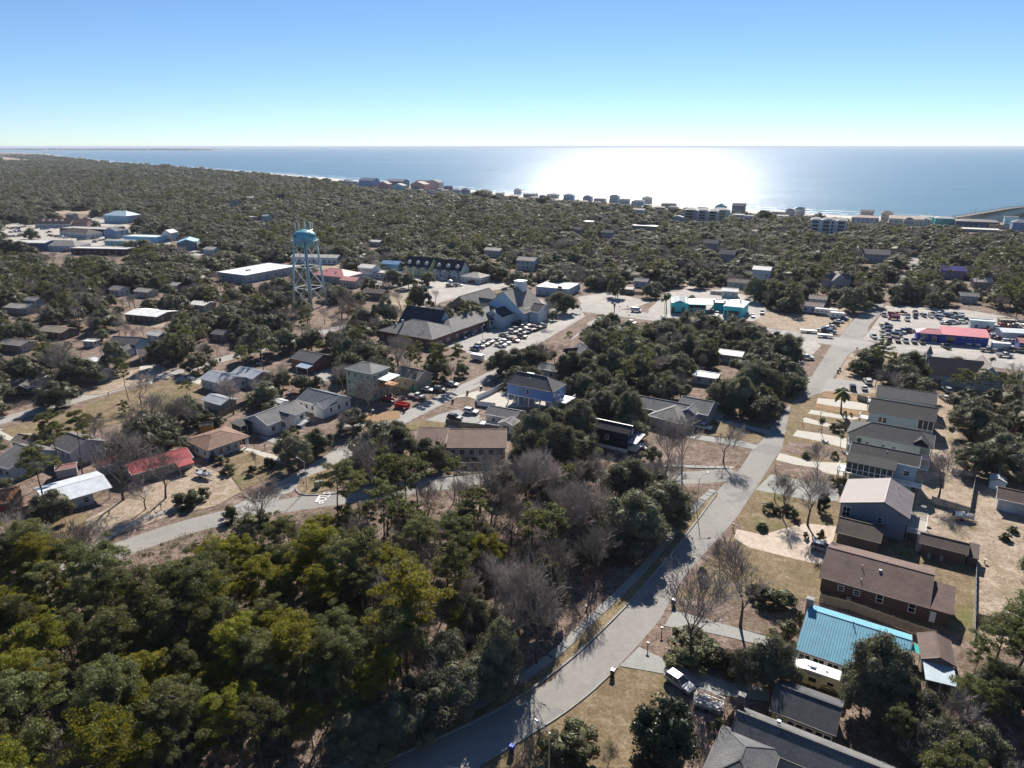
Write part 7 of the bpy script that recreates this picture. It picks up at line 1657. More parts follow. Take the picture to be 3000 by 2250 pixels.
for t, x, y, lab, lid, bd in [('h',1106,1560,'wheelie bin with bright blue lid at the main road edge',(.01,.10,.62),(.01,.03,.16)),('h',1757,1065,'dark wheelie bin with pale lid by the driveway apron',(.6,.6,.58),(.03,.03,.03)),('h',2153,605,'dark bin with white lid beside the long driveway',(.6,.6,.6),(.03,.03,.03)),
 ('e',722,620,'black wheelie bin across from the white pickup',(.05,.05,.05),(.03,.03,.03)),('e',818,565,'small black bin at the edge of the mulch yard',(.05,.05,.05),(.03,.03,.03)),('e',906,535,'bin with white lid nearest the blue stilt house drive',(.6,.6,.6),(.03,.03,.03)),('e',410,680,'black bin in front of the red skip',(.05,.05,.05),(.03,.03,.03)),
 ('d',1690,810,'blue recycling bin at the corner of the white gabled house',(.02,.08,.4),(.02,.05,.3)),('d',1350,1010,'blue recycling bin beside the red metal roof',(.02,.08,.4),(.02,.05,.3)),('d',1333,395,'black bin alone on the west street verge',(.05,.05,.05),(.03,.03,.03)),('d',1385,365,'black bin, first of three together on the verge',(.05,.05,.05),(.03,.03,.03)),('d',1405,360,'black bin, middle of three together on the verge',(.05,.05,.05),(.03,.03,.03)),('d',1428,352,'black bin, last of three together on the verge',(.05,.05,.05),(.03,.03,.03)),
 ('f',1005,425,'dark bin at the corner bend of the avenue',(.45,.45,.44),(.03,.03,.03)),('f',1018,410,'second dark bin beside the corner bend bin',(.4,.4,.4),(.03,.03,.03)),('e',205,690,'white bag like bin beside the bare tree trunk',(.5,.5,.5),(.2,.2,.2))]:
    bin_(at(t, x, y), lab, lid, bd)
def mailbox(p, label, h_=1.15, c=(.04,.04,.04), post=(.08,.06,.05)):
    e = empty('mailbox', (p[0], p[1], 0), R(90-122)); tag(e, label, 'mailbox', 'mailboxes along the streets'); MB().box(-.06, .06, -.06, .06, 0, h_).build('post', paint(post), e)
    side(MB(), [(-.28,h_),(-.28,h_+.15),(-.22,h_+.25),(.2,h_+.25),(.26,h_+.15),(.26,h_)], .22).build('box', paint(c, .4), e); MB().box(.0, .03, .12, .16, h_+.1, h_+.35).build('flag', M_RED, e)
for t, x, y, lab in [('h',2075,790,'black mailbox beside the clipped shrub on the main road'),('h',1985,890,'dark mailbox at the mouth of the apron drive'),('f',328,1440,'mailbox on a thick dark post at the tan driveway'),('f',220,1570,'dark mailbox near the ranch lawn'),('f',520,1300,'dark mailbox on the lawn of the grey blue house'),('f',597,1050,'dark mailbox beside the screened porch drive'),('f',893,710,'white mailbox between the two upper drives'),('f',775,760,'white mailbox by the mulch bed'),('d',705,580,'mailbox on the long lawn beside the west street'),('d',1718,920,'mailbox at the white gabled house drive'),('d',1045,1310,'two box mailbox in the sandy oak yard'),('e',740,530,'white mailbox under the pines of the middle street'),('e',620,590,'round white mailbox in the shaded yard')]:
    mailbox(at(t, x, y), lab)
def signpost(p, label, shape, col, h_=2.2, az=212, size=.38, cat='sign', name='road_sign', txt=None):
    e = empty(name, (p[0], p[1], 0), R(90-az)); tag(e, label, cat); MB().tube((0,0,0), (0,0,h_+size), .035, .035, 6).build('post', M_GALV, e)
    if shape == 'oct': pts = [(size*math.cos(R(22.5+45*k)), size*math.sin(R(22.5+45*k))) for k in range(8)]
    elif shape == 'dia': pts = [(size,0),(0,size),(-size,0),(0,-size)]
    else: pts = [(-size,-size*.7),(size,-size*.7),(size,size*.7),(-size,size*.7)]
    n = len(pts); mb = MB().add([(.05, y, h_+z) for y, z in pts] + [(.08, y, h_+z) for y, z in pts], [tuple(range(n)), tuple(range(2*n-1, n-1, -1))] + [(k, (k+1) % n, n+(k+1) % n, n+k) for k in range(n)])
    pl2 = mb.build('sign_plate', paint(col, .4), e)
    if txt:
        c = bpy.data.curves.new('lettering', 'FONT'); c.body = txt; c.size = size*.62; c.align_x = 'CENTER'; c.align_y = 'CENTER'
        t_ = bpy.data.objects.new('lettering', c); me = bpy.data.meshes.new_from_object(t_); me.materials.clear(); me.materials.append(M_WHITE); bpy.data.objects.remove(t_)
        o_ = put('lettering', me, pl2, (.09, 0, h_)); o_.rotation_euler = (R(90), 0, R(90))
signpost(at('f', 1125, 300), 'octagonal stop sign at the avenue and highway corner', 'oct', (.4,.02,.02), az=32, txt='STOP'); signpost(at('d', 1972, 1190), 'stop sign on the corner above the STOP marking', 'oct', (.4,.02,.02), az=100, txt='STOP')
signpost(at('h', 1585, 635), 'small white notice on a stake among the fallen leaves', 'rect', (.6,.6,.6), .7, 150, .3); signpost(at('m', 1495, 580), 'small round sign at the traffic island by the gravel lot', 'oct', (.1,.1,.1), 2.4); signpost(at('m', 1395, 570), 'second small sign on the traffic island', 'oct', (.1,.1,.1), 1.8); signpost(at('m', 1515, 690), 'dark sign south of the highway beside the verge', 'oct', (.08,.08,.08), 2.2)
e = empty('pylon_sign', (*at('m', 1325, 605), 0), R(90-200)); tag(e, 'dark pylon sign on tall poles beside the gravel lot', 'sign'); MB().box(-.9, -.7, -.1, .1, 0, 8.5).box(.7, .9, -.1, .1, 0, 5).build('pole', M_DARK, e); MB().box(-1.3, 1.3, -.2, .2, 3.2, 5.2).build('sign_board', paint((.02,.025,.03)), e)
e = empty('entrance_sign', (*at('l', 1410, 600), 0), R(90-122)); tag(e, 'white framed sign with little gable roof near the townhouses', 'sign'); MB().box(-1.3,-1.1,-.15,.15,0,3).box(1.1,1.3,-.15,.15,0,3).build('post', M_TRIM, e); MB().box(-1.1,1.1,-.08,.08,1.0,2.5).build('sign_board', paint((.25,.35,.5)), e); side(MB(), [(-1.6,2.9),(0,3.6),(1.6,2.9),(1.6,2.75),(-1.6,2.75)], .8).build('roof', M_TRIM, e)
e = empty('transformer_box', (*at('d', 2062, 1165), 0), R(90-100)); tag(e, 'pale green utility box on the grassy street corner', 'utility box'); MB().box(-.8,.8,-.7,.7,.1,1.5).build('cabinet', paint((.34,.40,.32)), e); MB().frus((-.84,.84,-.74,.74),(-.7,.7,-.6,.6),1.5,1.65).build('lid', paint((.5,.53,.46)), e); MB().box(-1,1,-.9,.9,0,.12).build('base_slab', M_WALK, e)
# traffic lights at the turquoise shop
e = empty('signal_pole', (*at('n', 205, 600), 0), 0); tag(e, 'pole with hanging traffic light left of the turquoise shop', 'traffic light'); MB().tube((0,0,0),(0,0,8),.12,.1,8).build('pole', M_GALV, e); MB().beam((0,0,7.4),(-2.2,0,7.4),.1).build('arm', M_GALV, e); MB().box(-2.0,-1.4,-.2,.2,5.6,7.3).build('signal_head', M_DARK, e)

# ------------------------------------------------------------------ fences
def fence(pts, h_, mat, label, cat='fence', gap=2.4, name='fence', plank=.0):
    q = [at(*p) if isinstance(p[0], str) else p for p in pts]
    e = empty(name, (q[0][0], q[0][1], 0)); tag(e, label, cat)
    for (x0, y0), (x1, y1) in zip(q, q[1:]):
        L = math.dist((x0,y0),(x1,y1)); n = max(1, round(L/gap)); a = math.atan2(y1-y0, x1-x0)
        for k in range(n):
            t0 = k/n; px_, py_ = x0+(x1-x0)*t0-q[0][0], y0+(y1-y0)*t0-q[0][1]; w_ = L/n
            m = MB()
            if plank:
                c = max(2, int(w_/plank))
                for j in range(c): m.box(.06+j*(w_-.12)/c, .06+(j+1)*(w_-.12)/c-.02, -.02+.008*(j % 2), .02+.008*(j % 2), .05, h_-.05+.03*((j*7) % 3)/3)
                m.box(.05, w_-.05, .03, .08, h_*.75, h_*.75+.09).box(.05, w_-.05, .03, .08, .3, .39)
            else: m.box(.06, w_-.06, -.02, .02, .05, h_)
            m.build('fence_panel', mat, e, loc=(px_, py_, 0), rz=a)
            MB().box(-.07, .07, -.07, .07, 0, h_+.12).build('post', mat, e, loc=(px_, py_, 0), rz=a)
WF = paint((.66,.68,.70), .5); WD = wood((.20,.17,.13)); GF = wood((.27,.26,.25))
fence([('e',1062,515),('e',960,570),('e',875,605),('e',880,640),('e',1000,655)], 1.8, WF, 'white vinyl fence round the paved yard of the blue stilt house', plank=0)
fence([('e',680,760),('e',770,780),('e',1050,810)], 1.9, wood((.14,.13,.11)), 'dark wooden fence between the duplex and the white decked bungalow', plank=.15)
fence([('f',1610,1270),('f',1855,1345),('f',1895,1110),('f',1740,1085)], 1.9, GF, 'grey board fence enclosing the sandy back yard', plank=.18)
fence([('i',885,590),('i',1090,640),('i',1540,805),('i',1640,830)], 1.9, wood((.26,.20,.14)), 'tall brown board fence between ranch house and blue roof', plank=.16)
fence([('i',1900,310),('i',1895,500),('i',1890,700),('i',1885,850)], 1.2, M_GALV, 'thin wire fence down the side of the leafy field', plank=.5)
fence([('i',1895,710),('i',2050,745),('i',2212,800)], 1.8, WD, 'dark wooden fence at the bottom of the leafy field', plank=.16)
fence([('f',1130,600),('f',1225,625)], 1.9, GF, 'lattice fence panel beside the charcoal roofed house', plank=.15)
fence([('o',905,1230),('o',1120,1250)], 1.8, WD, 'dark board fence behind the steepled building', plank=.16)
fence([('n',800,360),('n',1120,385)], 1.8, GF, 'grey board fence behind the turquoise shop', plank=.2)
fence([('m',1520,360),('m',1700,370)], 1.7, GF, 'grey board fence beside the orange tan roofed shed', plank=.2)
fence([('d',430,960),('d',540,1030)], 1.8, wood((.30,.25,.18)), 'tan board fence behind the pink roofed shed', plank=.16)
fence([('d',1420,720),('d',1560,650),('d',1640,620)], 1.8, WD, 'weathered board fence behind the white gabled house', plank=.16)
fence([('i',330,1310),('i',210,1490)], 1.2, WD, 'low plank fence beside the cage trailer', plank=.16)
# garden bits
def table_set(p, label):
    e = empty('patio_furniture', (p[0], p[1], p[2])); tag(e, label, 'patio table'); MB().tube((0,0,.7),(0,0,.75),.6,.6,16).build('table_top', M_DARK, e)
    for k in range(3): MB().beam((math.cos(k*2.1)*.45, math.sin(k*2.1)*.45, 0),(math.cos(k*2.1)*.3, math.sin(k*2.1)*.3, .7),.05).build('leg', M_DARK, e)
pp = at('f', 1560, 1310, 2.3); table_set((pp[0], pp[1], 2.3), 'dark patio table standing on the grey blue house deck')
for t, x, y, lab in [('i',1955,330,'small pale stone bird bath in the leafy field')]:
    e = empty('bird_bath', (*at(t, x, y), 0)); tag(e, lab, 'bird bath'); MB().lathe([(.25,0),(.12,.15),(.1,.7),(.35,.85),(.38,.92),(.0,.9)], 14).build('bowl', M_CONC, e)
# turquoise awning cloth by the blue roof
qa = [at('i',1495,850,2.4), at('i',1550,880,2.4), at('i',1540,930,2.2), at('i',1475,905,2.2)]
e = empty('shade_sail', (qa[0][0], qa[0][1], 0)); tag(e, 'turquoise shade cloth stretched between the blue roof and brown shed', 'shade sail')
MB().add([(x-qa[0][0], y-qa[0][1], z_) for (x, y), z_ in zip(qa, (2.6,2.3,2.3,2.6))] + [(x-qa[0][0], y-qa[0][1], z_-.03) for (x, y), z_ in zip(qa, (2.6,2.3,2.3,2.6))], [(0,1,2,3),(7,6,5,4),(0,4,5,1),(1,5,6,2),(2,6,7,3),(3,7,4,0)]).build('cloth', paint((.02,.42,.36)), e)
for (x, y) in qa[:4]: MB().tube((x-qa[0][0], y-qa[0][1], 0), (x-qa[0][0], y-qa[0][1], 2.6), .04, .04, 6).build('post', M_GALV, e)
pq = at('d', 590, 405); e = sheet('swimming_pool', [(pq[0]-3,pq[1]-1.6),(pq[0]+3,pq[1]-1.6),(pq[0]+3,pq[1]+1.6),(pq[0]-3,pq[1]+1.6)], paint((.1,.35,.6), .1), kind='structure')
for sp_ in [('main road bend', 12, 97), ('side street corner', 45, 160), ('wood middle', -5, 115), ('left part of the wood', -45, 95), ('wood edge on the curving street', -30, 140), ('bottom of the wood', -10, 80), ('far left of the wood', -80, 90), ('STOP marking', -47, 150), ('vacant grass lot', 150, 320), ('gravel lot', 30, 380), ('corner grass lot', 125, 240), ('sandy oak yard', -82, 150), ('long lawn', -125, 200), ('pier', 486, 788), ('leafy field', 100, 110)]: LANDMARKS.append(sp_)

# ------------------------------------------------------------------ trees standing where the photograph shows them
def height_of(bx, by, t, yt):
    """height of a thing whose foot is at plan (bx,by) and whose top shows at row yt of tile t"""
    a = TILE[t]; y = (a[1] + yt / a[2] - 1125) / FPX
    return CAM_H - by * (SP + y * CP) / (CP - y * SP)

HERO = [
 # species, tile, foot x, foot y, top row, crown width factor
 ('pine','d',415,1090,600,.95),('pine','d',535,1080,615,.8),('pine','d',835,605,330,.8),('pine','d',300,1345,900,1),('pine','d',2195,1480,745,1.15),
 ('pine','d',1215,620,478,1.0),('pine','d',830,800,610,.8),('oak','d',1690,325,78,1.15),('pine','d',1965,240,60,.8),
 ('bare','d',915,632,415,1),('bare','d',1515,695,420,1),('bare','d',1072,1240,880,1.0),('bare','d',800,1252,800,1.1),('bare','d',945,1312,1080,1.0),('bare','d',140,1485,1180,1.2),
 ('bare','d',980,800,540,1.2),('bare','d',1110,830,570,1.3),('bare','d',1230,800,590,1.2),('bare','d',1060,700,560,1.2),('bare','d',900,900,660,1),('bare','d',640,930,700,1),('bare','d',760,1010,760,1.1),
 ('red','d',1880,580,520,1.3),('oak','d',1040,390,215,.8),('oak','d',1150,350,190,.8),('oak','d',760,430,215,.9),('oak','d',520,520,325,1.1),('bare','d',440,500,170,1.1),('oak','d',390,640,480,1.2),
 ('shrub','d',1250,1280,1150,2.0),('shrub','d',1180,1290,1200,1.8),('shrub','d',1310,1240,1165,1.6),('oak','d',360,1390,1190,.9),('oak','d',300,920,800,.9),
 ('bare','d',1700,1430,1080,1.2),('shrub','d',1640,1420,1290,2.4),('shrub','d',1700,1400,1310,2.0),('shrub','d',1500,1380,1230,1.5),('red','g',540,440,30,.9),('bare','g',480,450,60,1),
 ('shrub','d',1660,660,555,1.6),('shrub','d',1430,1010,960,2),('shrub','d',1480,1080,1010,1.6),('shrub','d',1640,1080,1020,1.3),('shrub','d',1740,1040,970,1.4),('shrub','d',1420,770,700,2.2),('shrub','d',1330,760,690,2),('bare','d',1660,1030,930,.8),('shrub','d',1380,990,950,1.5),('shrub','d',1580,850,800,1.6),('shrub','d',1900,830,760,1.2),
 ('bare','e',185,690,445,1.1),('pine','e',500,495,270,.75),('pine','e',445,480,255,.7),('pine','e',655,505,235,1.1),('pine','e',760,480,240,1.0),('bare','e',370,420,180,1.2),('pine','e',95,330,130,1.2),
 ('oak','e',1030,440,280,.9),('oak','e',1230,410,245,1.0),('oak','e',1120,430,270,1.0),('oak','e',1480,480,290,1.0),('oak','e',1620,480,270,1.1),('oak','e',1760,500,270,1.1),('oak','e',1900,500,300,1.0),
 ('oak','e',1540,900,560,.8),('oak','e',1400,1060,565,1.0),('oak','e',1240,960,590,.9),('oak','e',1860,790,530,.8),('oak','e',1700,700,535,.9),('oak','e',1560,1000,800,.9),('bare','e',2095,1095,660,.8),('bare','e',2205,1070,640,.7),
 ('bare','e',900,1330,925,1.0),('bare','e',1030,1280,930,.8),('oak','e',1840,1290,985,1.0),('oak','e',2010,1290,1080,1.0),('oak','e',1890,1560,1165,1.15),('oak','e',2080,1420,1130,1.0),('bare','e',200,1230,850,.9),('oak','e',380,1040,770,.95),('oak','e',560,1030,840,.9),('bare','e',300,1130,860,.9),
 ('bare','e',1200,1300,900,.7),('bare','e',1270,1330,880,.7),('bare','e',1350,1300,960,.8),('red','e',1460,1540,1210,1.1),('bare','e',1650,1560,1080,.9),('bare','e',1750,1480,1150,.9),
 ('pine','h',735,735,-600,1.0),('pine','h',30,730,90,1.0),('pine','h',210,640,60,1.0),('bare','h',430,835,330,1.2),('bare','h',1265,985,160,.8),('oak','h',1300,700,230,.6),('oak','h',1030,1140,720,.6),('bare','h',1190,800,210,.7),('bare','h',1110,900,450,.7),('oak','h',900,900,540,.6),('oak','h',680,1100,780,.7),('oak','h',990,1150,860,1.0),('oak','h',790,1270,1000,1.0),('oak','h',570,1375,1090,1.0),('oak','h',350,1480,1210,1.0),('oak','h',150,1570,1300,1.0),('bare','h',1100,1080,780,.8),('bare','h',1150,800,240,.7),
 ('bare','h',1640,480,60,.7),('oak','h',1560,330,90,.7),('bare','h',1420,560,120,.7),('bare','h',1500,300,-80,.8),('bare','h',1000,600,250,.8),('bare','h',820,700,350,.8),('bare','h',600,560,180,.8),('bare','h',330,420,60,.9),('bare','h',120,360,20,.9),('bare','h',560,900,560,.8),('bare','h',200,1000,640,.8),('bare','e',1420,1500,1130,.8),('bare','e',1100,1550,1180,.8),('bare','e',960,1450,1060,.8),('bare','e',780,1420,1060,.9),('bare','e',560,1420,1090,.9),('bare','e',300,1480,1150,.9),('bare','g',600,1560,1300,.9),('bare','g',1500,900,560,.8),('bare','g',1900,900,620,.8),('red','h',1590,640,380,.8),('oak','h',1780,330,160,.6),
 ('shrub','h',1500,1500,1370,2.2),('shrub','h',1400,1560,1440,2.0),('shrub','h',1560,1600,1480,1.8),('bare','h',1730,1700,1500,.8),('magnolia','h',2070,1670,1180,.95),('shrub','h',2212,800,740,2.3),
 ('bare','i',60,965,250,1.1),('bare','i',375,745,90,.9),('bare','i',240,400,180,.7),('oak','i',560,1140,830,.75),('oak','i',440,1120,870,.7),('shrub','i',60,880,740,2.6),('shrub','i',180,950,800,2.4),('shrub','i',260,1000,880,2.0),('shrub','i',330,1040,940,1.8),('shrub','i',30,1000,860,2.2),
 ('shrub','i',540,590,480,2.0),('shrub','i',640,600,490,2.0),('shrub','i',450,540,450,1.4),('shrub','i',680,810,700,1.8),('shrub','i',760,700,640,1.3),('shrub','i',120,430,350,1.0),
 ('oak','i',1230,1300,825,.85),('oak','i',1150,1340,1080,.55),('oak','i',1330,1420,1130,.55),('bare','i',1760,1560,1170,1.0),('bare','i',1640,1500,1240,.9),('oak','i',1500,1500,1180,.8),('pine','i',1980,1180,690,1.1),('pine','i',2120,1150,560,1.2),('pine','i',1850,1150,850,.8),('pine','i',2230,1300,640,1.2),('oak','i',2090,1240,1000,.9),('oak','i',1950,1320,1080,.9),('shrub','i',1430,1420,1330,2),('oak','i',1600,1640,1350,1.0),('oak','i',1850,1700,1400,.9),('shrub','i',230,1420,1340,1.6),
 ('fanpalm','i',1455,280,170,.85),('fanpalm','i',2090,180,110,.85),('fanpalm','i',2140,130,80,.85),('fanpalm','f',515,1440,1350,.85),('fanpalm','f',800,975,890,.85),('fanpalm','f',1610,1500,1460,.85),
 ('palm','f',1025,690,525,1),('palm','f',900,825,715,.8),('palm','f',1020,905,820,.8),('palm','o',1760,1020,860,1.1),('palm','n',230,610,340,1.0),('palm','n',560,560,375,.9),('palm','l',790,420,300,.9),
 ('bare','f',262,1005,745,1),('bare','f',810,1415,1035,1),('bare','f',645,1365,1095,.9),('bare','f',595,1245,1080,1),('bare','f',872,1095,870,.8),('bare','f',1655,1235,920,1.1),('bare','f',1720,1020,880,1),
 ('magnolia','f',912,1320,1190,.75),('shrub','f',800,1500,1450,.9),('shrub','f',890,1505,1440,1.1),('shrub','f',955,1140,1085,1.2),('shrub','f',1030,1180,1100,1.3),('shrub','f',680,1330,1270,1.6),('shrub','f',560,1320,1260,1.5),('shrub','f',720,1370,1310,1.4),('shrub','f',610,1340,1290,1.3),('shrub','f',50,720,660,1.5),('shrub','f',700,400,350,1.8),('shrub','f',1050,700,670,1),('shrub','f',1090,705,680,1),('shrub','f',985,975,930,1.2),('shrub','f',985,800,750,2.0),('shrub','f',1030,790,745,1.6),
 ('oak','f',450,590,310,1.05),('oak','f',370,680,440,.85),('oak','f',560,600,400,.85),('oak','f',660,385,150,1.15),('oak','f',480,390,200,.8),('oak','f',150,380,220,.8),('bare','f',120,420,290,.8),
 ('pine','f',1280,480,225,1),('pine','f',1345,475,300,.8),('oak','f',1450,480,285,.95),('oak','f',1530,480,350,.8),('pine','f',1800,610,400,1.1),('pine','f',1900,640,410,1.1),('pine','f',1750,600,440,.9),('pine','f',2050,600,430,1.0),('pine','f',2130,660,470,1.0),
 ('oak','f',1860,860,640,1.0),('oak','f',1980,860,680,.9),('oak','f',1880,1080,880,.95),('oak','f',2080,1050,810,1.1),('oak','f',2190,1150,860,1.0),('oak','f',2180,780,600,1.0),
 ('pine','m',1160,900,620,1.2),('oak','m',1290,800,600,.9),('pine','m',740,1080,840,.9),('bare','m',980,1000,800,1),('bare','m',1370,1070,850,1),('bare','m',1640,900,700,1),('red','m',550,1230,1000,1.1),('bare','m',280,1350,1030,1.1),
 ('oak','m',590,600,330,1),('oak','m',700,610,350,.9),('bare','m',450,760,420,.8),('oak','m',530,700,580,.8),('bare','m',890,610,540,.6),('oak','m',1370,400,110,.8),('oak','m',1750,410,230,.7),
 ('oak','l',1000,920,560,1.0),('oak','l',580,1100,640,1.0),('bare','l',780,930,640,1.2),('oak','l',670,600,380,1.0),('oak','l',1140,600,430,1.0),('oak','l',1880,500,300,.7),('red','l',220,1000,780,1.5),('red','l',120,1100,880,1.4),('bare','l',1220,840,650,1),('oak','l',870,640,440,.9),('oak','l',2170,990,640,.9),('oak','l',2100,1000,700,.8),('pine','l',190,1540,1180,1.1),('bare','l',740,1640,1230,1.2),('pine','l',890,1650,1250,.8),('pine','l',980,1640,1320,.8),('bare','l',250,1240,1000,1.2),
 ('oak','j',400,620,470,1.2),('oak','j',60,455,375,1.2),('oak','j',330,455,290,1.2),('oak','j',90,790,610,1.3),('oak','j',260,800,640,1.3),('oak','j',420,830,720,1.2),('oak','j',1700,790,640,1.2),('oak','j',1880,770,620,1.2),('oak','j',1560,600,450,1.2),('oak','j',1780,570,440,1.2),('oak','j',1250,470,380,1.0),('oak','j',1950,600,480,1.1),('palm','j',1490,760,690,1),('oak','j',850,790,740,.9),
 ('oak','c',1100,1130,975,1.1),('oak','c',600,1090,910,1),('oak','c',700,1110,960,1),('oak','c',460,1060,900,1),('oak','c',1430,1060,910,1.2),
]
for sp, t, xb, yb, yt, wf in HERO:
    bx, by = at(t, xb, yb)
    H = height_of(bx, by, t, yt)
    H = max(.9, min(H, 17))
    if sp == 'oak': H = min(H, 13); wf *= min(1, 9.5 / H)
    if sp == 'shrub': H = min(H, 3.6)
    if sp == 'fanpalm': H = min(H, 2.1)
    plant(sp, bx, by, H, wf * (1.0 if sp != 'shrub' else .75), far=by > 260)
hero_xy = np.array([(t['x'], t['y']) for t in TREES])

# ------------------------------------------------------------------ the rest of the trees: jittered over the land, kept off roads, lots, houses and out of open views
def in_poly(P, poly):
    """P n x 2, poly m x 2 -> bool"""
    x, y = P[:, 0], P[:, 1]; c = np.zeros(len(P), bool); m = len(poly); j = m - 1
    for i in range(m):
        xi, yi = poly[i]; xj, yj = poly[j]
        if yi != yj:
            c ^= ((yi > y) != (yj > y)) & (x < (xj - xi) * (y - yi) / (yj - yi) + xi)
        j = i
    return c

KEEP = []         # (photograph polygon, depth limit): open views between the trees
def keep(t, pts, ymax=1e9):
    a = TILE[t]; KEEP.append(([(a[0] + x / a[2], a[1] + y / a[2]) for x, y in pts], ymax))
keep('h', [(930,1615),(1290,1400),(1800,1000),(2200,640),(2212,0),(2100,100),(1900,560),(1440,1000),(1250,1180)])
keep('f', [(-60,1500),(215,1200),(370,1050),(600,760),(700,600),(870,400),(960,260),(1110,80),(1200,40),(1290,60),(1190,230),(1100,320),(985,450),(790,740),(470,1190),(150,1560)])
keep('f', [(300,1060),(0,1060),(0,1130),(215,1180)])
keep('d', [(1450,1290),(1700,1110),(2212,960),(2212,1270),(1740,1345),(1440,1420),(900,1659),(590,1659),(590,1560),(900,1420)])
keep('d', [(900,1150),(1400,1010),(1880,1040),(1560,1200),(1380,1270),(1000,1400),(600,1500),(560,1330)])
keep('d', [(0,740),(780,500),(1500,350),(1950,230),(2000,270),(1500,420),(780,590),(200,800),(0,800)])
keep('d', [(560,620),(1120,480),(1280,520),(1000,600),(580,760)])
keep('e', [(380,710),(1010,400),(1060,430),(500,730)])
keep('e', [(420,720),(1060,560),(1060,640),(500,800)]); keep('e', [(200,560),(600,560),(760,480),(500,700),(260,700)])
keep('e', [(640,240),(1000,110),(1570,50),(1270,230),(900,400),(850,380)])
keep('b', [(700,1380),(830,1250),(1000,1180),(1250,1130),(1560,1140),(1280,1340),(960,1420),(870,1420)])
keep('b', [(1130,960),(1200,920),(1540,1000),(1760,1000),(2000,1050),(2212,1060),(2212,1160),(1850,1160),(1500,1110),(1540,1030),(1330,1010)])
keep('l', [(1080,640),(1500,560),(1780,600),(2212,560),(2212,640),(1500,740),(1250,850),(1100,800)])
keep('l', [(1200,520),(1500,520),(1540,610),(1000,610)])
keep('k', [(1430,990),(1600,960),(1590,1060),(1450,1060)]); keep('k', [(1960,880),(2200,870),(2200,1000),(1960,980)])
keep('j', [(0,440),(300,450),(520,480),(900,530),(1300,600),(2000,620),(1640,680),(1550,760),(900,790),(640,780),(0,740)])
keep('n', [(0,600),(300,620),(760,640),(960,700),(1200,720),(1400,560),(2150,620),(2212,820),(1600,800),(1350,700),(800,700),(300,620),(120,680),(0,690)])
keep('n', [(0,560),(240,350),(600,220),(640,250),(300,420),(290,600)])
keep('c', [(1040,1120),(1190,1100),(1280,1000),(1320,900),(1440,830),(1520,780),(1500,840),(1400,930),(1330,1020),(1300,1110),(1200,1230),(1190,1290),(900,1290),(480,1200),(540,1140),(1000,1130)])
keep('o', [(130,640),(360,260),(1500,330),(1760,480),(2212,520),(2212,1000),(1500,830),(1000,720),(600,740),(300,660)])
keep('f', [(700,620),(780,500),(1250,500),(1250,1250),(1000,1430),(1000,1659),(900,1659),(380,1440),(345,1370),(620,950)])
keep('i', [(0,640),(345,115),(1000,90),(1880,280),(1900,860),(1800,800),(760,640),(760,900),(560,870),(180,700)])
keep('i', [(560,880),(760,880),(1000,1050),(1040,1440),(560,1280)]); keep('i', [(100,1659),(0,1200),(300,1200),(1240,1600),(1260,1659)])
keep('h', [(940,1640),(1620,1180),(1960,1020),(2212,1100),(2212,1659)])
keep('f', [(0,850),(440,930),(360,1040),(0,1040)]); keep('f', [(130,680),(280,680),(560,790),(480,880),(330,800),(0,800)])
keep('h', [(1000,500),(1500,400),(1880,370),(1900,440),(1400,930),(1000,1180),(1060,800),(1000,620)])
keep('h', [(60,1659),(60,1560),(480,1400),(1010,1120),(1370,930),(1440,1000),(1250,1180),(300,1659)])
keep('h', [(300,1700),(1000,1700),(1000,1500),(700,1440)])
keep('m', [(380,990),(880,760),(930,820),(700,900),(420,1010)])
keep('f', [(1500,1150),(1900,1090),(1900,1340),(2030,1360),(2212,1480),(2212,1659),(1900,1659),(1600,1440)])
keep('e', [(-10,1170),(560,1120),(960,1070),(960,1130),(560,1200),(0,1290)])
keep('a', [(1000,1190),(1100,1190),(1060,1240)]); keep('j', [(690,250),(1190,250),(1190,300),(690,300)])
keep('f', [(760,300),(860,190),(960,260),(860,430),(760,440)])
for q, ymax in BUILDING_VIEWS: KEEP.append((q, ymax))

WOOD = [at(*p) for p in [('g',600,380),('g',900,160),('d',1440,1430),('d',1740,1370),('d',2212,1320),('e',560,1240),('e',1000,1160),('e',1600,1120),('e',2150,1140),('f',120,1200),('f',-100,1420),('h',1850,440),('h',1330,900),('h',980,1150),('h',440,1430),('h',40,1630),('h',-600,1700)]] + [(-52,52),(-112,60),(-120,96),(-100,104)]

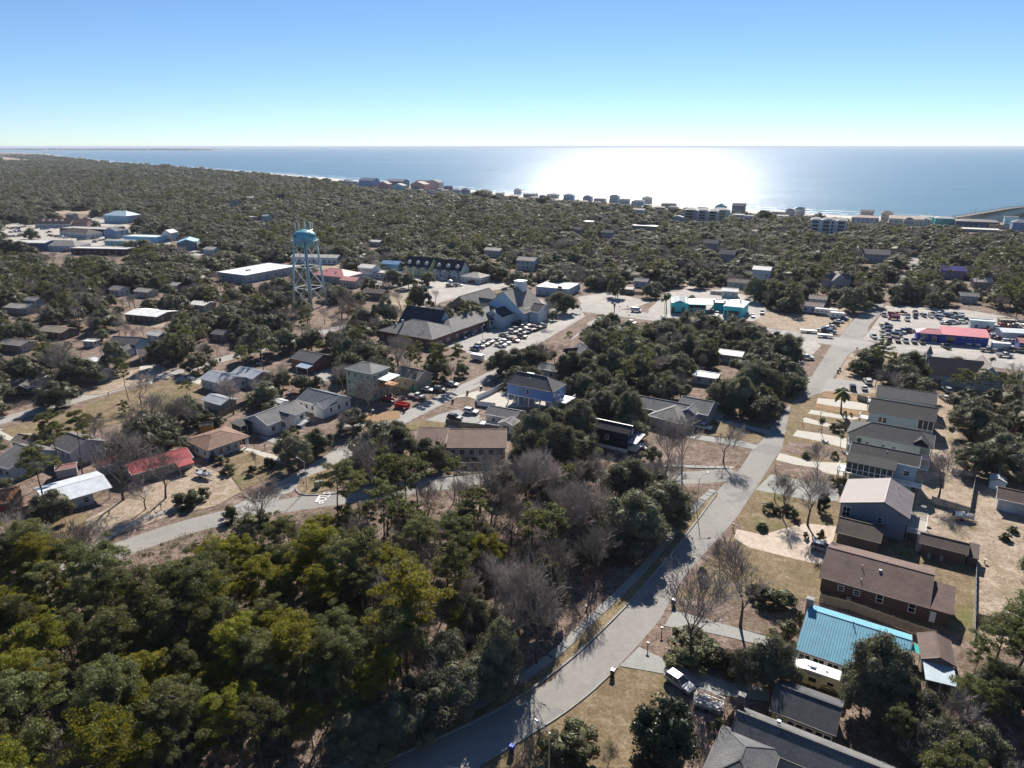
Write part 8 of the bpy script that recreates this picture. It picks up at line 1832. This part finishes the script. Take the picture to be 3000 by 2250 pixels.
def fill():
    rng = np.random.default_rng(11); rows = []
    def grid(y0, y1, step, jit=.46):
        ys = np.arange(y0, y1, step)
        for y in ys:
            xm = (y * .80 + 45)
            xs = np.arange(-xm, xm, step)
            rows.append(np.stack([xs + rng.uniform(-jit, jit, len(xs))*step, y + rng.uniform(-jit, jit, len(xs))*step, np.full(len(xs), step)], 1))
    grid(58, 170, 3.7); grid(170, 420, 6.1); grid(420, 900, 7.9); grid(900, 1800, 11.5); grid(1800, 6200, 21)
    P = np.vstack(rows); n = len(P)
    wood = in_poly(P[:, :2], np.array(WOOD))
    near = P[:, 1] < 170
    ok = wood | ~near | (rng.random(n) < .42)
    ok &= ~(wood & (P[:, 0] > -20) & (rng.random(n) < .22))
    # inland of the dunes only
    land = in_poly(P[:, :2], np.array([(x - 14 , y - 14) for x, y in dune] + [(-40000, 15200), (-40000, -9000), (4200, -9000)]))
    ok &= land
    P = P[ok]; wood = wood[ok]
    for q in GROUND_BLOCK:
        q = np.array(q); m = (P[:, 0] > q[:, 0].min()-2) & (P[:, 0] < q[:, 0].max()+2) & (P[:, 1] > q[:, 1].min()-2) & (P[:, 1] < q[:, 1].max()+2)
        idx = np.where(m)[0]
        if len(idx):
            bad = np.zeros(len(idx), bool)
            for dx, dy in ((0,0),(1.6,0),(-1.6,0),(0,1.6),(0,-1.6)): bad |= in_poly(P[idx, :2] + np.array([dx, dy]), q)
            k = np.ones(len(P), bool); k[idx[bad]] = False; P = P[k]; wood = wood[k]
    # coverage noise: the canopy thins out in patches
    cov = np.sin(P[:, 0]*.021+1.3) * np.cos(P[:, 1]*.017) + .6*np.sin(P[:, 0]*.063 + P[:, 1]*.051)
    mid = (P[:, 1] > 170) & (P[:, 1] < 520)
    k = ~(mid & (cov < -.5) & (rng.random(len(P)) < .4)); P = P[k]; wood = wood[k]
    # species
    n = len(P); u = rng.random(n); sp = np.zeros(n, int)   # 0 oak 1 pine 2 bare 3 shrub 4 red
    pinep = .09 + .14*(np.sin(P[:, 0]*.009+2)*np.cos(P[:, 1]*.008+.5) > .2); barep = .27 + .2*(np.sin(P[:, 0]*.013)*np.sin(P[:, 1]*.011+1) > .25)
    pinep = np.where(wood & (P[:, 0] < -8), .62, pinep); pinep = np.where(wood & (P[:, 0] < -30), .74, pinep); pinep = np.where(wood & (P[:, 0] >= -8), .10, pinep)
    barep = np.where(wood, .68, barep); barep = np.where(wood & (P[:, 0] < -22), .13, barep)
    barep = np.where(P[:, 1] > 650, barep*.8, barep); pinep = np.where(P[:, 1] > 650, pinep*.6, pinep)
    sp = np.where(u < pinep, 1, np.where(u < pinep + barep, 2, 0)); sp = np.where((sp == 2) & (rng.random(n) < .12), 4, sp)
    step = P[:, 2]
    base = np.array([8.4, 12.6, 9.0, 2, 6.5])[sp]
    H = base * (.5 + .75 * rng.random(n) ** .8)
    H = np.where((step > 10), H * np.where(step > 20, 1.5, 1.15), H)
    H = np.where(wood & (sp == 0), H*.82, H); H = np.where(wood & (sp == 1), H*rng.uniform(.7, 1.25, n), H)
    coastd = P[:, 1] - np.interp(P[:, 0], [p[0] for p in dune[::-1]], [p[1] for p in dune[::-1]])
    H = np.where(coastd > -110, H*.6, H); sp = np.where((coastd > -140) & (sp == 1), 0, sp)
    Rr = np.where(sp == 0, H*.6, np.where(sp == 1, H*.27, H*.42))
    wide = np.where(sp == 0, rng.uniform(.72, 1.15, n), 1.08)
    wide = np.where(wood & (sp == 0), wide*.85, wide); wide = np.where(step > 10, wide*np.where(step > 20, 1.95, 1.6), np.where(step > 7, wide*1.38, wide))
    # open views
    bad = np.zeros(n, bool)
    zc = H * np.where(sp == 0, .55, np.where(sp == 1, .72, .62))
    samples = [proj(P[:, 0] + dx*Rr, P[:, 1], zz) for dx, zz in ((0, H), (0, zc), (-.8, zc), (.8, zc), (0, H*.25))]
    for q, ymax in KEEP:
        q = np.array(q); nearer = P[:, 1] < ymax
        for u_, v_ in samples:
            m = nearer & (u_ > q[:, 0].min()) & (u_ < q[:, 0].max()) & (v_ > q[:, 1].min()) & (v_ < q[:, 1].max()) & ~bad
            idx = np.where(m)[0]
            if len(idx): bad[idx[in_poly(np.stack([u_[idx], v_[idx]], 1), q)]] = True
    # not on top of the individually placed trees
    for hx, hy in hero_xy: bad |= ((P[:, 0]-hx)**2 + (P[:, 1]-hy)**2 < 3.4**2)
    k = ~bad
    return P[k], sp[k], H[k], wide[k], wood[k], rng
P, SPI, HH, WW, WOODM, frng = fill()
order = np.argsort(P[:, 1])
names = ['oak', 'pine', 'bare', 'shrub', 'red']; limit = dict(oak=300, pine=300, bare=290, red=60)
cnt = {k: sum(1 for t in TREES if t['sp'] == k) for k in limit}
cnt['bare'] += cnt['red']
rest = {0: [], 1: [], 2: [], 4: []}
for i in order:
    s = names[SPI[i]]; c = 'bare' if s == 'red' else s
    if cnt[c] < limit[c]:
        cnt[c] += 1
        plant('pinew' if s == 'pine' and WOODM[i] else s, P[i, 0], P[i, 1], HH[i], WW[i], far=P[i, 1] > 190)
    else: rest[int(SPI[i])].append(i)
print('individual trees', cnt, 'in the mass', {k: len(v) for k, v in rest.items()})

# the far wood: one mass per species, whole trees instanced on the points
def mass(name, label, key, idx, cat='wood'):
    if not idx: return
    idx = np.array(idx)
    pc = bpy.data.collections.new(name + '_kinds')
    P0 = SPEC[key]
    for j, (tm, cm, rr, hh) in enumerate(P0):
        me = bpy.data.meshes.new('whole_tree'); nt_, nc = len(tm.vertices), len(cm.vertices)
        co = np.zeros((nt_ + nc) * 3, np.float32); a = np.zeros(nt_*3, np.float32); b_ = np.zeros(nc*3, np.float32)
        tm.vertices.foreach_get('co', a); cm.vertices.foreach_get('co', b_); co[:nt_*3] = a; co[nt_*3:] = b_
        la = np.zeros(len(tm.loops), np.int32); tm.loops.foreach_get('vertex_index', la); lb = np.zeros(len(cm.loops), np.int32); cm.loops.foreach_get('vertex_index', lb)
        F = np.concatenate([la.reshape(-1, 4), lb.reshape(-1, 4) + nt_])
        me = np_mesh('whole_tree', co.reshape(-1, 3) / hh, F, tm.materials[0]); me.materials.append(cm.materials[0])
        mi = np.zeros(len(F), np.int32); mi[len(la)//4:] = 1; me.polygons.foreach_set('material_index', mi)
        o_ = bpy.data.objects.new('%s_kind_%d' % (name, j), me); pc.objects.link(o_)
    me = bpy.data.meshes.new(name); me.vertices.add(len(idx))
    me.vertices.foreach_set('co', np.stack([P[idx, 0], P[idx, 1], np.zeros(len(idx))], 1).astype(np.float32).ravel())
    for nm, arr, ty in (('h', HH[idx], 'FLOAT'), ('w', WW[idx], 'FLOAT'), ('rz', frng.uniform(0, 6.28, len(idx)), 'FLOAT'), ('pick', frng.integers(0, len(P0), len(idx)), 'INT')):
        at_ = me.attributes.new(nm, ty, 'POINT'); at_.data.foreach_set('value', arr.astype(np.int32 if ty == 'INT' else np.float32))
    o_ = put(name, me); tag(o_, label, cat, kind='stuff')
    ng = bpy.data.node_groups.new(name, 'GeometryNodeTree')
    ng.interface.new_socket('Geometry', in_out='INPUT', socket_type='NodeSocketGeometry'); ng.interface.new_socket('Geometry', in_out='OUTPUT', socket_type='NodeSocketGeometry')
    N = ng.nodes; L = ng.links
    gi = N.new('NodeGroupInput'); go = N.new('NodeGroupOutput'); ip = N.new('GeometryNodeInstanceOnPoints'); ci = N.new('GeometryNodeCollectionInfo')
    ci.inputs[0].default_value = pc; ci.inputs['Separate Children'].default_value = True; ci.inputs['Reset Children'].default_value = True
    def attr(nm, ty):
        a = N.new('GeometryNodeInputNamedAttribute'); a.data_type = ty; a.inputs[0].default_value = nm; return a.outputs[0]
    ip.inputs['Pick Instance'].default_value = True
    h = attr('h', 'FLOAT'); w_ = attr('w', 'FLOAT'); mul = N.new('ShaderNodeMath'); mul.operation = 'MULTIPLY'; L.new(h, mul.inputs[0]); L.new(w_, mul.inputs[1])
    cx = N.new('ShaderNodeCombineXYZ'); L.new(mul.outputs[0], cx.inputs[0]); L.new(mul.outputs[0], cx.inputs[1]); L.new(h, cx.inputs[2])
    cr = N.new('ShaderNodeCombineXYZ'); L.new(attr('rz', 'FLOAT'), cr.inputs[2])
    L.new(gi.outputs[0], ip.inputs['Points']); L.new(ci.outputs[0], ip.inputs['Instance']); L.new(attr('pick', 'INT'), ip.inputs['Instance Index'])
    L.new(cr.outputs[0], ip.inputs['Rotation']); L.new(cx.outputs[0], ip.inputs['Scale']); L.new(ip.outputs[0], go.inputs[0])
    md = o_.modifiers.new('spread', 'NODES'); md.node_group = ng
mass('live_oak_woodland', 'dense dark green live oak woodland stretching from the town to the beach', 'oak_far', rest[0])
mass('pine_woodland', 'taller pines scattered through the distant oak woodland', 'pine_far', rest[1])
mass('bare_tree_woodland', 'grey leafless trees among the distant evergreen woodland', 'bare_far', rest[2] + rest[4])

# low growth under the near wood
def undergrowth():
    rng = np.random.default_rng(9); poly = np.array(WOOD)
    Q = np.stack([rng.uniform(poly[:, 0].min(), poly[:, 0].max(), 7000), rng.uniform(50, poly[:, 1].max(), 7000)], 1)
    Q = Q[in_poly(Q, poly)]
    for q_ in GROUND_BLOCK[:8]: Q = Q[~in_poly(Q, np.array(q_))]
    open_ = in_poly(Q, np.array([at('h',1000,780), at('h',1500,420), at('h',1880,370), at('h',1880,440), at('h',1330,930), at('h',1000,1150)]))
    Q = Q[~open_ | (rng.random(len(Q)) < .12)]
    Cs = []; Ns = []
    for x, y in Q:
        m = rng.integers(10, 40); r_ = rng.uniform(.4, 1.9); d = rng.normal(0, 1, (m, 3)); d[:, 2] = np.abs(d[:, 2]); d /= np.linalg.norm(d, axis=1)[:, None]
        Cs.append(np.array([x, y, 0]) + d * r_ * np.array([1, 1, .9]) * rng.uniform(.5, 1, m)[:, None]); Ns.append(d)
    V, F = leafquads(rng, np.vstack(Cs), np.vstack(Ns), .27)
    o_ = put('undergrowth', np_mesh('undergrowth', V, F, M_SHRUB)); tag(o_, 'low evergreen bushes and saplings under the near wood', 'undergrowth', kind='stuff')
undergrowth()

# ------------------------------------------------------------------ names for the single trees: counted outwards from the building or spot they stand by
ORD = ['', 'second ', 'third ', 'fourth ', 'fifth ', 'sixth ', 'seventh ', 'eighth ', 'ninth ', 'tenth ', 'eleventh ', 'twelfth ', 'thirteenth ', 'fourteenth ', 'fifteenth ', 'sixteenth ', 'seventeenth ', 'eighteenth ', 'nineteenth ', 'twentieth ']
def ordinal(k):
    if k < 20: return ORD[k]
    n = k + 1; return '%d%s ' % (n, 'th' if 10 < n % 100 < 14 else {1: 'st', 2: 'nd', 3: 'rd'}.get(n % 10, 'th'))
LM = np.array([(x, y) for _, x, y in LANDMARKS])
bucket = {}
for t in TREES:
    d = np.hypot(LM[:, 0] - t['x'], LM[:, 1] - t['y']); j = int(d.argmin()); t['lm'] = j; t['d'] = float(d[j])
    lx, ly = LM[j]; dx, dy = t['x'] - lx, t['y'] - ly
    t['side'] = 'behind' if dy > abs(dx) else 'in front of' if -dy > abs(dx) else 'right of' if dx > 0 else 'left of'
    bucket.setdefault((t['sp'], j, t['side']), []).append(t)
DESC = dict(pinew='yellow green tufted pine', oak='dark evergreen live oak', pine='green tufted pine', bare='grey leafless tree', red='reddish leafless tree', shrub='round evergreen shrub', magnolia='dense dark magnolia', palm='cabbage palm', fanpalm='low spiky palm')
GROUP = dict(pinew='pines of the near wood', oak='live oaks around the houses', pine='pines around the houses and in the wood', bare='leafless trees around the houses', red='reddish leafless trees', shrub='garden shrubs', magnolia='dense dark evergreens', palm='cabbage palms', fanpalm='low spiky palms')
for (sp, j, side), L in bucket.items():
    L.sort(key=lambda t: t['d'])
    for n_, t in enumerate(L):
        small = 'small ' if t['H'] < {'oak': 5.5, 'pine': 9, 'bare': 7, 'shrub': 1.3}.get(sp, 0) else 'tall ' if t['H'] > {'oak': 9, 'pine': 14, 'bare': 11, 'shrub': 2.6}.get(sp, 99) else ''
        if len(L) == 1: lab = '%s%s %s the %s' % (small, DESC[sp], side, LANDMARKS[j][0])
        else: lab = '%s%s%s counted outwards %s the %s' % (ordinal(n_) if n_ else 'first ', small, DESC[sp], side, LANDMARKS[j][0])
        if len(lab.split()) > 16: lab = lab.replace(' counted outwards', '')
        if len(lab.split()) > 16: lab = lab.replace('small ', '', 1) if lab.startswith('small') else lab
        grow_tree(t, lab, GROUP[sp])

# ------------------------------------------------------------------ the air: one closed box of pale haze round everything
mb = MB().box(-60500, 70500, -9500, 71000, -6, 84)
mh = bpy.data.materials.new('haze'); mh.use_nodes = True; hn = mh.node_tree; hn.nodes.clear()
ho = hn.nodes.new('ShaderNodeOutputMaterial'); hv = hn.nodes.new('ShaderNodeVolumePrincipled')
hv.inputs['Color'].default_value = (.80, .88, 1, 1); hv.inputs['Density'].default_value = 3.8e-5; hv.inputs['Anisotropy'].default_value = 0.0
hn.links.new(hv.outputs[0], ho.inputs['Volume'])
hz = mb.build('haze', mh); tag(hz, kind='stuff')
SC.cycles.volume_bounces = 0
